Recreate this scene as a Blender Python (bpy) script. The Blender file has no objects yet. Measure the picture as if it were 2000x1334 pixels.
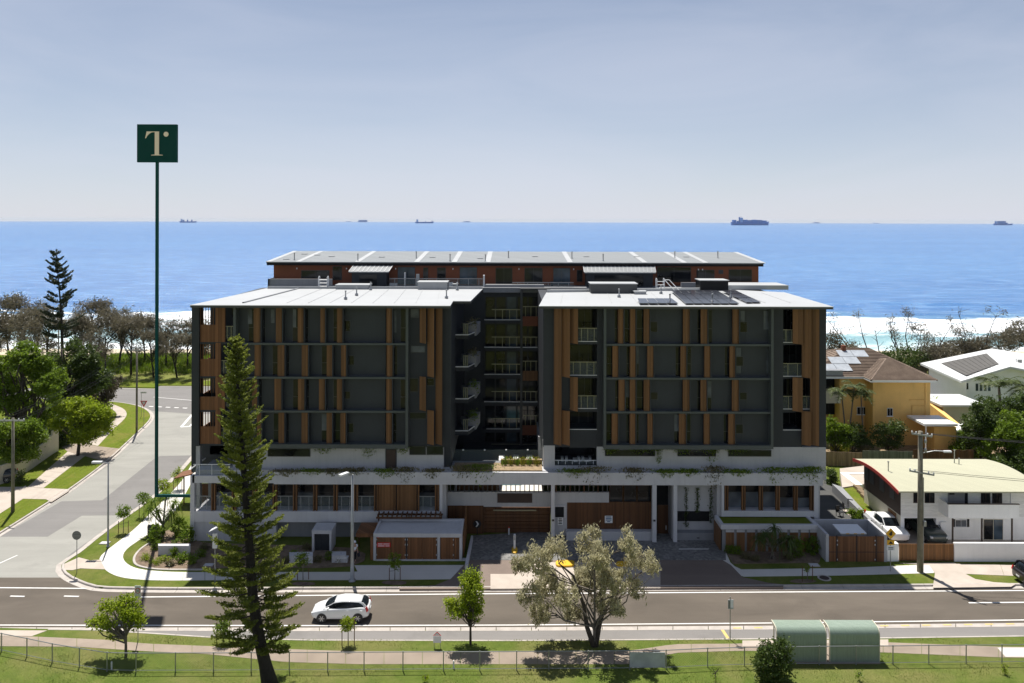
import bpy, bmesh, math, random
import numpy as np
from mathutils import Vector, Matrix
random.seed(7); RNG = np.random.default_rng(11)
scene = bpy.context.scene
COL = scene.collection
R = math.radians

# ------------------------------------------------------------------ camera
F, CX, HY, H, ROLL = 1500.0, 1000.0, 429.4, 28.5, R(0.15)     # HY: eye level; the sea horizon dips a little below it
cam_d = bpy.data.cameras.new("camera"); cam = bpy.data.objects.new("camera", cam_d); COL.objects.link(cam)
cam_d.sensor_width = 36.0; cam_d.lens = 36.0*F/2000.0
cam_d.shift_y = -(667.0-HY)/2000.0
cam_d.clip_start = 0.5; cam_d.clip_end = 120000
cam.location = (0, 0, H); cam.rotation_euler = (math.pi/2, -ROLL, 0)
scene.camera = cam

# ------------------------------------------------------------------ light
VEIL = (8.35, 8.72, 10.1)
SUN_EL, SUN_DX, SUN_DY = R(67.5), -0.345, 0.94      # the sun stands behind the building, a little to the left
world = bpy.data.worlds.new("World"); scene.world = world; world.use_nodes = True
wn, wl = world.node_tree.nodes, world.node_tree.links
wn.clear()
sky = wn.new('ShaderNodeTexSky'); sky.sky_type = 'NISHITA'; sky.sun_disc = False
sky.sun_elevation = SUN_EL; sky.sun_rotation = math.atan2(SUN_DX, SUN_DY)
sky.altitude = 0; sky.air_density = 0.85; sky.dust_density = 0.0; sky.ozone_density = 1.6
bg = wn.new('ShaderNodeBackground'); bg.inputs['Strength'].default_value = 0.0565
# a veil of thin high cloud over the whole sky: wispy overhead, seen edge-on and so denser towards the horizon
tc = wn.new('ShaderNodeTexCoord')
mp = wn.new('ShaderNodeMapping'); mp.inputs['Scale'].default_value = (1.2, 1.6, 5.5); mp.inputs['Rotation'].default_value = (0, R(24), R(20))
nz = wn.new('ShaderNodeTexNoise'); nz.inputs['Scale'].default_value = 1.7; nz.inputs['Detail'].default_value = 7; nz.inputs['Roughness'].default_value = 0.55; nz.inputs['Distortion'].default_value = 0.7
rp = wn.new('ShaderNodeMapRange'); rp.inputs[1].default_value = 0.36; rp.inputs[2].default_value = 0.78; rp.inputs[3].default_value = 0.15; rp.inputs[4].default_value = 0.27
wl.new(tc.outputs['Generated'], mp.inputs[0]); wl.new(mp.outputs[0], nz.inputs['Vector']); wl.new(nz.outputs[0], rp.inputs[0])
def wmath(op, a, b=None):
    n = wn.new('ShaderNodeMath'); n.operation = op
    for i, x in enumerate((a, b)):
        if x is None: continue
        if isinstance(x, (int, float)): n.inputs[i].default_value = x
        else: wl.new(x, n.inputs[i])
    return n.outputs[0]
sx = wn.new('ShaderNodeSeparateXYZ'); wl.new(tc.outputs['Generated'], sx.inputs[0])
air = wmath('DIVIDE', 1.0, wmath('ADD', wmath('ABSOLUTE', sx.outputs[2]), 0.10))
veil = wmath('SUBTRACT', 1.0, wmath('EXPONENT', wmath('MULTIPLY', wmath('MULTIPLY', air, rp.outputs[0]), -1.0)))
mx = wn.new('ShaderNodeMix'); mx.data_type = 'RGBA'; mx.inputs[7].default_value = (VEIL[0], VEIL[1], VEIL[2], 1)
lift = wn.new('ShaderNodeVectorMath'); lift.operation = 'MAXIMUM'; lift.inputs[1].default_value = (-2, -2, 0.004); wl.new(tc.outputs['Generated'], lift.inputs[0]); wl.new(lift.outputs[0], sky.inputs['Vector'])   # the sky goes on down to the dipped sea horizon
wl.new(veil, mx.inputs[0]); wl.new(sky.outputs[0], mx.inputs[6]); wl.new(mx.outputs[2], bg.inputs[0])
wo = wn.new('ShaderNodeOutputWorld'); wl.new(bg.outputs[0], wo.inputs[0])

sd = bpy.data.lights.new("sun", 'SUN'); sun = bpy.data.objects.new("sun", sd); COL.objects.link(sun)
sd.energy = 5.0; sd.angle = R(0.53); sd.color = (1.0, 0.955, 0.89)
_to = Vector((SUN_DX, SUN_DY, 0)).normalized()*math.cos(SUN_EL) + Vector((0, 0, math.sin(SUN_EL)))
sun.rotation_euler = _to.to_track_quat('Z', 'Y').to_euler(); sun.location = (0, 60, 90)
scene.view_settings.view_transform = 'Standard'; scene.view_settings.look = 'None'
scene.view_settings.exposure = 0.55; scene.view_settings.gamma = 1.0; scene.view_settings.use_curve_mapping = False
scene.cycles.max_bounces = 7; scene.cycles.diffuse_bounces = 3; scene.cycles.glossy_bounces = 3
scene.cycles.transparent_max_bounces = 12; scene.cycles.volume_bounces = 0
scene.cycles.caustics_reflective = False; scene.cycles.caustics_refractive = False
scene.cycles.use_denoising = True

# ------------------------------------------------------------------ pixel -> place
_cr, _sr = math.cos(ROLL), math.sin(ROLL)
def ray(px, py):
    u, v = px-CX, HY-py
    return (u*_cr - v*_sr, F, u*_sr + v*_cr)
def P(px, py, z=0.0):            # where the view ray meets the level z
    d = ray(px, py); t = (z-H)/d[2]
    return (d[0]*t, F*t)
def Q(px, py, Y):                # where the view ray meets the upright plane at depth Y
    d = ray(px, py); t = Y/F
    return (d[0]*t, H + d[2]*t)
def Xp(px, Y): return Q(px, 760, Y)[0]
def Zp(py, Y): return H - (py-HY)*Y/F
def PP(pts, z=0.0): return [P(a, b, z) for a, b in pts]

# ------------------------------------------------------------------ mesh helpers
class MB:
    def __init__(s): s.v = []; s.f = []; s.m = []; s.cm = 0; s.smooth = False
    def add(s, vs, fs):
        o = len(s.v); s.v += [tuple(p) for p in vs]; s.f += [tuple(i+o for i in f) for f in fs]; s.m += [s.cm]*len(fs); return s
    def box(s, x0, x1, y0, y1, z0, z1):
        if x1 < x0: x0, x1 = x1, x0
        if y1 < y0: y0, y1 = y1, y0
        if z1 < z0: z0, z1 = z1, z0
        return s.add([(x0,y0,z0),(x1,y0,z0),(x1,y1,z0),(x0,y1,z0),(x0,y0,z1),(x1,y0,z1),(x1,y1,z1),(x0,y1,z1)],
              [(3,2,1,0),(4,5,6,7),(0,1,5,4),(1,2,6,5),(2,3,7,6),(3,0,4,7)])
    def obox(s, c, ax, ay, az):      # oriented box, half axes
        c, ax, ay, az = map(Vector, (c, ax, ay, az))
        vs = [c+i*ax+j*ay+k*az for k in (-1,1) for i,j in ((-1,-1),(1,-1),(1,1),(-1,1))]
        return s.add(vs, [(3,2,1,0),(4,5,6,7),(0,1,5,4),(1,2,6,5),(2,3,7,6),(3,0,4,7)])
    def prism(s, poly, z0, z1):      # polygon in plan, any winding; z may be a callable
        a = sum(poly[i][0]*poly[(i+1)%len(poly)][1]-poly[(i+1)%len(poly)][0]*poly[i][1] for i in range(len(poly)))
        if a < 0: poly = poly[::-1]
        n = len(poly)
        f0 = z0 if callable(z0) else (lambda x, y: z0); f1 = z1 if callable(z1) else (lambda x, y: z1)
        vs = [(x, y, f0(x, y)) for x, y in poly] + [(x, y, f1(x, y)) for x, y in poly]
        return s.add(vs, [tuple(range(n-1, -1, -1)), tuple(range(n, 2*n))] + [(i, (i+1)%n, n+(i+1)%n, n+i) for i in range(n)])
    def tube(s, pts, rad, k=6, cap=True):
        pts = [Vector(p) for p in pts]; n = len(pts)
        rs = [float(q) for q in rad] if isinstance(rad, (list, tuple)) else [float(rad)]*n
        vs = []; up = Vector((0.13, 0.21, 0.97))
        for i, p in enumerate(pts):
            t = (pts[min(i+1, n-1)]-pts[max(i-1, 0)]).normalized()
            a = t.cross(up); a = (t.cross(Vector((1,0,0))) if a.length < 1e-3 else a).normalized(); b = t.cross(a)
            vs += [p + rs[i]*(math.cos(6.28318*j/k)*a + math.sin(6.28318*j/k)*b) for j in range(k)]
        fs = [(i*k+j, i*k+(j+1)%k, (i+1)*k+(j+1)%k, (i+1)*k+j) for i in range(n-1) for j in range(k)]
        if cap: fs += [tuple(range(k-1, -1, -1)), tuple(range((n-1)*k, n*k))]
        return s.add(vs, fs)
    def lathe(s, prof, c=(0,0,0), k=16, axis='z'):
        vs = []
        for r, h in prof:
            for j in range(k):
                a = 6.28318*j/k; p = (r*math.cos(a), r*math.sin(a), h)
                if axis == 'y': p = (p[0], p[2], p[1])
                if axis == 'x': p = (p[2], p[0], p[1])
                vs.append((p[0]+c[0], p[1]+c[1], p[2]+c[2]))
        n = len(prof)
        fs = [(i*k+j, i*k+(j+1)%k, (i+1)*k+(j+1)%k, (i+1)*k+j) for i in range(n-1) for j in range(k)]
        return s.add(vs, fs + [tuple(range(k-1,-1,-1)), tuple(range((n-1)*k, n*k))])
    def loft(s, rings, cap=True):
        k = len(rings[0]); n = len(rings)
        fs = [(i*k+j, i*k+(j+1)%k, (i+1)*k+(j+1)%k, (i+1)*k+j) for i in range(n-1) for j in range(k)]
        if cap: fs += [tuple(range(k-1,-1,-1)), tuple(range((n-1)*k, n*k))]
        return s.add([p for r in rings for p in r], fs)
    def build(s, name, mats, parent=None, smooth=False, fix=True):
        me = bpy.data.meshes.new(name); me.from_pydata(s.v, [], s.f)
        if not isinstance(mats, (list, tuple)): mats = [mats]
        for m in mats: me.materials.append(M[m] if isinstance(m, str) else m)
        if len(mats) > 1: me.polygons.foreach_set('material_index', s.m)
        if smooth: me.polygons.foreach_set('use_smooth', [True]*len(me.polygons))
        me.update()
        if fix:
            bm = bmesh.new(); bm.from_mesh(me); bmesh.ops.recalc_face_normals(bm, faces=bm.faces); bm.to_mesh(me); bm.free()
        o = bpy.data.objects.new(name, me); COL.objects.link(o)
        if parent is not None: o.parent = parent
        return o
def npmesh(name, V, k, mats, parent=None, midx=None):     # V (n*k,3): n loose polygons of k corners
    n = len(V)//k; me = bpy.data.meshes.new(name)
    me.vertices.add(len(V)); me.vertices.foreach_set('co', np.asarray(V, dtype=np.float32).ravel())
    me.loops.add(n*k); me.loops.foreach_set('vertex_index', np.arange(n*k, dtype=np.int32))
    me.polygons.add(n); me.polygons.foreach_set('loop_start', np.arange(0, n*k, k, dtype=np.int32))
    if not isinstance(mats, (list, tuple)): mats = [mats]
    for m in mats: me.materials.append(M[m] if isinstance(m, str) else m)
    if midx is not None: me.polygons.foreach_set('material_index', midx)
    me.update(calc_edges=True)
    o = bpy.data.objects.new(name, me); COL.objects.link(o)
    if parent is not None: o.parent = parent
    return o
def tag(o, label, cat, group=None):
    o['label'] = label; o['category'] = cat
    if group: o['group'] = group
    return o
def thing(name, label, cat, loc=(0,0,0), rz=0, group=None):
    o = bpy.data.objects.new(name, None); COL.objects.link(o); o.empty_display_size = 0.3
    o.location = loc; o.rotation_euler = (0, 0, rz); return tag(o, label, cat, group)
def kind(o, k): o['kind'] = k; return o
def copy_tree(o, parent=None):
    c = o.copy(); COL.objects.link(c); c.parent = parent
    for ch in list(o.children): copy_tree(ch, c)
    return c
def bx(name, m, par, x0, x1, y0, y1, z0, z1): return MB().box(x0, x1, y0, y1, z0, z1).build(name, m, par, fix=False)
def pb(name, m, par, px0, py0, px1, py1, Y, d):           # a box whose face fills a pixel rectangle on the plane Y, d deep
    return bx(name, m, par, Xp(px0, Y), Xp(px1, Y), Y, Y+d, Zp(py1, Y), Zp(py0, Y))

# ------------------------------------------------------------------ materials
M = {}
class NT:
    def __init__(s, name):
        s.mat = bpy.data.materials.new(name); s.mat.use_nodes = True; s.t = s.mat.node_tree; s.n = s.t.nodes; s.l = s.t.links
        s.p = s.n['Principled BSDF']; s.out = s.n['Material Output']; M[name] = s.mat
    def new(s, typ, **kw):
        n = s.n.new('ShaderNode'+typ)
        for k, v in kw.items(): setattr(n, k, v)
        return n
    def math(s, op, a, b=None, c=None):
        n = s.new('Math', operation=op)
        for i, x in enumerate((a, b, c)):
            if x is None: continue
            if isinstance(x, (int, float)): n.inputs[i].default_value = x
            else: s.l.new(x, n.inputs[i])
        return n.outputs[0]
    def coord(s, kind='Object', scale=(1,1,1)):
        t = s.new('TexCoord'); m = s.new('Mapping'); m.inputs['Scale'].default_value = scale
        s.l.new(t.outputs[kind], m.inputs[0]); return m.outputs[0]
    def noise(s, vec, scale, detail=4, rough=0.55, dist=0):
        n = s.new('TexNoise'); n.inputs['Scale'].default_value = scale; n.inputs['Detail'].default_value = detail
        n.inputs['Roughness'].default_value = rough; n.inputs['Distortion'].default_value = dist
        if vec is not None: s.l.new(vec, n.inputs['Vector'])
        return n.outputs[0]
    def rng(s, x, a, b, c, d):
        n = s.new('MapRange'); s.l.new(x, n.inputs[0])
        for i, v in enumerate((a, b, c, d)): n.inputs[i+1].default_value = v
        return n.outputs[0]
    def mix(s, f, a, b, mode='MIX'):
        n = s.new('Mix', data_type='RGBA', blend_type=mode)
        for i, x in ((0, f), (6, a), (7, b)):
            if isinstance(x, (int, float)): n.inputs[i].default_value = x
            elif isinstance(x, tuple): n.inputs[i].default_value = (*x, 1) if len(x) == 3 else x
            else: s.l.new(x, n.inputs[i])
        return n.outputs[2]
    def col(s, x):
        if isinstance(x, tuple): s.p.inputs['Base Color'].default_value = (*x, 1)
        else: s.l.new(x, s.p.inputs['Base Color'])
    def bump(s, h, strength=0.3, dist=0.05):
        b = s.new('Bump'); b.inputs['Strength'].default_value = strength; b.inputs['Distance'].default_value = dist
        s.l.new(h, b.inputs['Height']); s.l.new(b.outputs[0], s.p.inputs['Normal'])
    def set(s, rough=0.6, metal=0, spec=0.5):
        s.p.inputs['Roughness'].default_value = rough; s.p.inputs['Metallic'].default_value = metal
        s.p.inputs['Specular IOR Level'].default_value = spec
def dk(c, k): return tuple(x*k for x in c)
def basic(name, c, rough=0.6, metal=0, var=0.22, scale=1.5, bump=0.0, spec=0.4, streak=0.0):
    """a plain coat with broad blotches, fine grain and (for walls) rain streaks"""
    t = NT(name); v = t.coord()
    a = t.noise(v, scale, 5); b = t.noise(v, scale*14, 3)
    x = t.mix(t.rng(a, 0.3, 0.7, 0, 1), dk(c, 1-var), dk(c, 1+var*0.6))
    x = t.mix(t.rng(b, 0.3, 0.7, 0, 0.35), x, dk(c, 1-var*1.4))
    if streak:
        sv = t.coord(scale=(1.6, 1.6, 0.12)); st = t.noise(sv, 2.2, 4)
        x = t.mix(t.rng(st, 0.5, 0.78, 0, streak), x, dk(c, 0.55))
    t.col(x); t.set(rough, metal, spec)
    if bump: t.bump(b, bump, 0.03)
    return t
def boards(name, c, w=0.12, axis='xy', rough=0.55, var=0.35, spec=0.3):
    """upright timber or metal boards, each with its own tone, a groove between them and grain along them"""
    t = NT(name); tcn = t.new('TexCoord'); sp = t.new('SeparateXYZ'); t.l.new(tcn.outputs['Object'], sp.inputs[0])
    u = t.math('ADD', sp.outputs[0], sp.outputs[1]) if axis == 'xy' else sp.outputs[2]
    u = t.math('DIVIDE', u, w); fl = t.math('FLOOR', u); fr = t.math('FRACT', u)
    wnz = t.new('TexWhiteNoise', noise_dimensions='1D'); t.l.new(fl, wnz.inputs['W'])
    gv = t.coord(scale=(9, 9, 0.7) if axis == 'xy' else (0.7, 0.7, 9)); g = t.noise(gv, 3.0, 5)
    x = t.mix(wnz.outputs[0], dk(c, 1-var), dk(c, 1+var*0.55))
    x = t.mix(t.rng(g, 0.35, 0.7, 0, 0.4), x, dk(c, 0.5))
    gr = t.math('MINIMUM', t.rng(fr, 0, 0.09, 0, 1), t.rng(fr, 0.91, 1.0, 1, 0))
    t.col(x); t.set(rough, 0, spec); t.bump(gr, 0.7, 0.02)
    return t
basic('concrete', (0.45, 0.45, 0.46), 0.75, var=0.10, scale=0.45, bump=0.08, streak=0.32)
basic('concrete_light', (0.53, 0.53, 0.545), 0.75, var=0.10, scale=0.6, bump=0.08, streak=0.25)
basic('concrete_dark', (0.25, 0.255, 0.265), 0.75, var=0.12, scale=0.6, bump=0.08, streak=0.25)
basic('charcoal', (0.025, 0.030, 0.037), 0.6, var=0.16, scale=0.7, streak=0.2)
basic('charcoal_panel', (0.030, 0.036, 0.044), 0.55, var=0.12, scale=0.9, streak=0.15)
basic('dark_green_frame', (0.072, 0.085, 0.084), 0.5, var=0.12, scale=1.2)
basic('fascia', (0.055, 0.057, 0.058), 0.5, var=0.12)
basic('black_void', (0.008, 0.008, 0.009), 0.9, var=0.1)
basic('roof_white', (0.40, 0.41, 0.41), 0.5, var=0.07, scale=0.35, streak=0.0)
basic('metal_grey', (0.30, 0.31, 0.32), 0.45, 0.3, var=0.12)
basic('galv', (0.34, 0.35, 0.35), 0.42, 0.6, var=0.15, scale=3)
basic('white_paint', (0.86, 0.86, 0.84), 0.5, var=0.06, scale=0.8, streak=0.12)
basic('cream_wall', (0.62, 0.58, 0.46), 0.7, var=0.1, scale=0.8, streak=0.2)
basic('yellow_render', (0.80, 0.50, 0.165), 0.8, var=0.12, scale=0.5, bump=0.1, streak=0.22)
basic('rust_wall', (0.20, 0.062, 0.026), 0.7, var=0.16, scale=0.8)
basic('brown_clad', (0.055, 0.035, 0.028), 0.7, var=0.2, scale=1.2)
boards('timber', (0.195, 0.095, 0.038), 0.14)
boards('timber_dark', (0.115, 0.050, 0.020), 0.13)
boards('timber_red', (0.215, 0.095, 0.04), 0.12)
boards('timber_gate', (0.25, 0.118, 0.042), 0.11)
boards('timber_fence', (0.24, 0.17, 0.095), 0.13)
boards('fence_green', (0.13, 0.14, 0.10), 0.13)
boards('weatherboard', (0.85, 0.85, 0.82), 0.19, axis='z', var=0.06)
boards('corrugated_cream', (0.47, 0.46, 0.33), 0.22, var=0.05)
boards('corrugated_grey', (0.23, 0.245, 0.25), 0.30, var=0.12)
boards('corrugated_green', (0.26, 0.33, 0.26), 0.09, var=0.08, rough=0.32, spec=0.6)
basic('gutter_brown', (0.06, 0.04, 0.03), 0.6)
basic('red_trim', (0.38, 0.05, 0.04), 0.6)
basic('steel_white', (0.68, 0.69, 0.70), 0.4, var=0.06)
basic('rail_brass', (0.30, 0.29, 0.20), 0.4, 0.4, var=0.1)
basic('pole_wood', (0.20, 0.185, 0.14), 0.85, var=0.3, scale=2.2, streak=0.5)
basic('bark', (0.075, 0.060, 0.048), 0.9, var=0.4, scale=5, bump=0.5)
basic('bark_grey', (0.17, 0.145, 0.12), 0.9, var=0.35, scale=5, bump=0.5)
basic('bark_dark', (0.035, 0.029, 0.024), 0.9, var=0.4, scale=4, bump=0.5)
basic('tyre', (0.018, 0.018, 0.018), 0.8)
basic('black_plastic', (0.022, 0.022, 0.023), 0.5)
basic('cream_paint', (0.95, 0.78, 0.62), 0.7, var=0.01, spec=0.1)
basic('sign_green', (0.012, 0.062, 0.056), 0.8, var=0.04, spec=0.05)
basic('mast_green', (0.010, 0.068, 0.062), 0.7, var=0.05, spec=0.1)
basic('yellow_paint', (0.72, 0.42, 0.02), 0.5, var=0.12, scale=4)
basic('sign_white', (0.72, 0.73, 0.73), 0.45, var=0.05)
basic('sign_yellow', (0.74, 0.40, 0.02), 0.45, var=0.06)
basic('sign_red', (0.60, 0.02, 0.02), 0.45, var=0.05)
basic('sign_black', (0.012, 0.012, 0.013), 0.5)
basic('sign_back', (0.22, 0.23, 0.23), 0.45, 0.4)
basic('sign_blue', (0.03, 0.12, 0.25), 0.5)
basic('skin', (0.45, 0.27, 0.19), 0.6, var=0.05)
basic('cloth_white', (0.75, 0.76, 0.80), 0.8, var=0.06)
basic('cloth_dark', (0.02, 0.021, 0.028), 0.85)
basic('skillion_white', (0.60, 0.61, 0.60), 0.45, var=0.05, scale=0.4)
basic('pool_mat', (0.085, 0.08, 0.072), 0.7, var=0.1)
basic('mulch', (0.20, 0.145, 0.10), 0.95, var=0.4, scale=2.5, bump=0.6)
basic('soil_sun', (0.30, 0.22, 0.13), 0.95, var=0.35, scale=2.5, bump=0.6)
basic('sand', (0.50, 0.43, 0.31), 0.95, var=0.15, scale=0.3)
basic('panel_sky_reflection', (0.42, 0.45, 0.48), 0.2, spec=0.7)  # reflected sky put into the pale colour of the panels
basic('plastic_grey', (0.40, 0.42, 0.42), 0.5)
def paint(name, c, metal=0.0):
    t = NT(name); t.col(c); t.set(0.28, metal, 0.5); t.p.inputs['Coat Weight'].default_value = 0.6; t.p.inputs['Coat Roughness'].default_value = 0.06
paint('car_white', (0.78, 0.79, 0.79)); paint('car_black', (0.012, 0.010, 0.011)); paint('car_green', (0.03, 0.045, 0.042)); paint('car_navy', (0.012, 0.016, 0.022))
def glass(name, c, rough=0.06, spec=0.5):
    t = NT(name); v = t.coord(); n = t.noise(v, 0.6, 2)
    t.col(t.mix(t.rng(n, 0.35, 0.65, 0, 1), dk(c, 0.5), dk(c, 1.4))); t.set(rough, 0, spec*0.6)
glass('window_glass', (0.012, 0.014, 0.017)); glass('car_glass', (0.010, 0.014, 0.018), 0.03)
glass('window_blind', (0.10, 0.115, 0.135), 0.25); glass('window_blue', (0.05, 0.075, 0.10), 0.08)
t = NT('clear_glass'); t.col((0.25, 0.30, 0.30)); t.set(0.05); t.p.inputs['Alpha'].default_value = 0.12
t = NT('pool_blue'); t.col((0.10, 0.34, 0.36)); t.set(0.08)
t = NT('lens_red'); t.col((0.5, 0.01, 0.012)); t.set(0.15)
t = NT('lens_clear'); t.col((0.6, 0.62, 0.63)); t.set(0.12)
t = NT('rim'); t.col((0.45, 0.46, 0.47)); t.set(0.3, 0.8)
t = NT('solar'); tcn = t.coord(scale=(1, 1, 1)); n = t.noise(tcn, 0.8, 2); t.col(t.mix(n, (0.02, 0.021, 0.026), (0.04, 0.042, 0.05))); t.set(0.16, 0, 0.55)
def cloth_lines(name, c): basic(name, c, 0.8)

# ground covers
def grass_mat(name, g1, g2, dry, dryness=0.5, sc=0.25):
    t = NT(name); v = t.coord()
    a = t.noise(v, sc, 6, 0.62, 0.4); b = t.noise(v, sc*7, 5, 0.7); c = t.noise(v, 22, 3, 0.7)
    x = t.mix(t.rng(b, 0.3, 0.72, 0, 1), g1, g2)
    x = t.mix(t.rng(a, 0.62-0.25*dryness, 0.85-0.2*dryness, 0, 0.85), x, dry)
    x = t.mix(t.rng(c, 0.3, 0.7, 0.0, 0.55), x, dk(g1, 0.45))
    t.col(x); t.set(0.95, 0, 0.1); h = t.noise(v, 34, 2, 0.8); t.bump(h, 0.9, 0.05)
grass_mat('grass', (0.095, 0.135, 0.020), (0.165, 0.20, 0.035), (0.25, 0.215, 0.08), 0.55)
grass_mat('grass_near', (0.095, 0.145, 0.024), (0.175, 0.215, 0.045), (0.28, 0.235, 0.10), 0.72, 0.16)
grass_mat('grass_side', (0.11, 0.155, 0.014), (0.18, 0.22, 0.025), (0.25, 0.21, 0.06), 0.55, 0.4)
grass_mat('terrain', (0.07, 0.085, 0.025), (0.11, 0.115, 0.04), (0.22, 0.19, 0.10), 0.6, 0.05)
def asphalt(name, c, patch=0.25, tint=(1, 1, 1), sc=0.12):
    t = NT(name); v = t.coord(scale=(0.35, 1, 1)); v1 = t.coord()
    a = t.noise(v, sc*3, 6, 0.6, 0.5); b = t.noise(v1, 30, 3, 0.8); w = t.noise(t.coord(scale=(0.02, 0.9, 1)), 1.1, 4)
    x = t.mix(t.rng(a, 0.3, 0.7, 0, 1), dk(c, 1-patch), dk(c, 1+patch*0.5))
    x = t.mix(t.rng(w, 0.42, 0.68, 0, 0.4), x, dk(c, 0.72))
    x = t.mix(t.rng(b, 0.3, 0.75, 0, 0.45), x, dk(c, 1.7))
    sc_ = t.noise(t.coord(scale=(0.5, 0.5, 1)), 0.5, 5, 0.65); x = t.mix(t.rng(sc_, 0.55, 0.7, 0, 0.35), x, dk(c, 0.7))
    t.col(x); t.set(0.9, 0, 0.2); t.bump(b, 0.4, 0.01)
asphalt('asphalt', (0.105, 0.089, 0.072), 0.34); asphalt('asphalt_side', (0.255, 0.25, 0.225), 0.16); asphalt('asphalt_patch', (0.175, 0.168, 0.16), 0.16)
asphalt('asphalt_bay', (0.19, 0.18, 0.17), 0.15); asphalt('asphalt_apron', (0.175, 0.138, 0.115), 0.22); asphalt('passage_shade', (0.075, 0.075, 0.072), 0.2)
basic('path_white', (0.60, 0.575, 0.53), 0.8, var=0.08, scale=0.5, bump=0.05)
basic('path_old', (0.29, 0.235, 0.185), 0.9, var=0.18, scale=0.8, bump=0.1)
basic('path_pink', (0.45, 0.39, 0.33), 0.9, var=0.14, scale=0.8, bump=0.1)
basic('kerb_concrete', (0.44, 0.40, 0.36), 0.85, var=0.2, scale=1.4, bump=0.1)
basic('line_white', (0.72, 0.71, 0.68), 0.7, var=0.12, scale=3)
basic('line_yellow', (0.62, 0.45, 0.16), 0.7, var=0.15, scale=3)
t = NT('cobble'); v = t.coord(); vo = t.new('TexVoronoi'); vo.inputs['Scale'].default_value = 4.5; t.l.new(v, vo.inputs['Vector'])
x = t.mix(vo.outputs['Color'], (0.09, 0.09, 0.086), (0.27, 0.26, 0.245)); n = t.noise(v, 0.5, 5); x = t.mix(t.rng(n, 0.35, 0.7, 0, 0.5), x, (0.085, 0.085, 0.08))
t.col(x); t.set(0.85); t.bump(vo.outputs['Distance'], 0.5, 0.03)
# roof tiles of the yellow house: rows of pan tiles far away
t = NT('roof_tile'); v = t.coord(); n = t.noise(v, 0.9, 5); n2 = t.noise(v, 9, 3)
x = t.mix(t.rng(n, 0.3, 0.7, 0, 1), (0.15, 0.105, 0.075), (0.25, 0.185, 0.135)); x = t.mix(t.rng(n2, 0.3, 0.7, 0, 0.6), x, (0.085, 0.06, 0.045)); t.col(x); t.set(0.85)
# foliage: every leaf takes its own tone; light passes through
def leafmat(name, c1, c2, c3, trans=0.3, rough=0.5):
    t = NT(name); g = t.new('NewGeometry'); rnd = g.outputs['Random Per Island']
    v = t.coord(); n = t.noise(v, 0.55, 3)
    x = t.mix(rnd, c1, c2); x = t.mix(t.rng(n, 0.42, 0.72, 0, 0.75), x, c3)
    t.col(x); t.set(rough, 0, 0.25)
    tr = t.new('BsdfTranslucent'); t.l.new(t.mix(0.5, x, dk(c2, 1.3)), tr.inputs[0])
    ms = t.new('MixShader'); ms.inputs[0].default_value = trans
    t.l.new(t.p.outputs[0], ms.inputs[1]); t.l.new(tr.outputs[0], ms.inputs[2]); t.l.new(ms.outputs[0], t.out.inputs[0])
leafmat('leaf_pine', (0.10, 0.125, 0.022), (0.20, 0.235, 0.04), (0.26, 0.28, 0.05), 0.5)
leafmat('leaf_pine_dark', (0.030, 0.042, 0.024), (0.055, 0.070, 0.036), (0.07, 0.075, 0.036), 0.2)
leafmat('leaf_bright', (0.13, 0.195, 0.010), (0.28, 0.36, 0.020), (0.36, 0.41, 0.032), 0.5)
leafmat('leaf_green', (0.065, 0.12, 0.010), (0.16, 0.24, 0.018), (0.20, 0.27, 0.025), 0.46)
leafmat('leaf_deep', (0.032, 0.060, 0.012), (0.075, 0.115, 0.02), (0.10, 0.135, 0.028), 0.34)
leafmat('leaf_sheoak', (0.072, 0.062, 0.040), (0.125, 0.108, 0.07), (0.155, 0.135, 0.082), 0.22)
leafmat('leaf_coast', (0.085, 0.076, 0.050), (0.15, 0.132, 0.085), (0.18, 0.155, 0.10), 0.34)
leafmat('leaf_greygreen', (0.29, 0.275, 0.165), (0.46, 0.43, 0.275), (0.54, 0.49, 0.30), 0.48)
leafmat('leaf_palm', (0.045, 0.075, 0.018), (0.10, 0.13, 0.032), (0.13, 0.15, 0.05), 0.28)
leafmat('leaf_yellow', (0.14, 0.16, 0.02), (0.30, 0.28, 0.03), (0.24, 0.25, 0.03), 0.35)
leafmat('leaf_dry', (0.10, 0.09, 0.045), (0.18, 0.15, 0.07), (0.10, 0.12, 0.04), 0.2)
leafmat('blade', (0.10, 0.155, 0.022), (0.19, 0.23, 0.045), (0.27, 0.25, 0.09), 0.4)
# ================================================================== THE SETTING
# ---- terrain: level land, a low dune, the beach falling away under the water
SEA_Z = -6.0
def drop(x, y): return (x*x+y*y)/(2*7.4e6)       # the earth's curve, with refraction
def land_z(x, y):
    z = -0.06
    if y > 128: z += 1.1*math.exp(-((y-150)/11.0)**2)*(0.75+0.25*math.sin(x*0.07))
    if y > 152: z -= min((y-152)*0.115, 8.5)
    return z
mb = MB(); ys = [-400, -80, 0, 40, 80, 110] + list(range(122, 232, 4)) + [300, 420]; xs = [-900, -500, -300] + list(range(-200, 201, 8)) + [300, 500, 900]
mb.v = [(x, y, land_z(x, y)) for y in ys for x in xs]; nx = len(xs)
mb.f = [(j*nx+i, j*nx+i+1, (j+1)*nx+i+1, (j+1)*nx+i) for j in range(len(ys)-1) for i in range(nx-1)]; mb.m = [0]*len(mb.f)
t = NT('shore'); v = t.coord(); tcn = t.new('TexCoord'); sp = t.new('SeparateXYZ'); t.l.new(tcn.outputs['Object'], sp.inputs[0])
n = t.noise(v, 0.05, 5); n2 = t.noise(v, 0.5, 5, 0.7)
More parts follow.
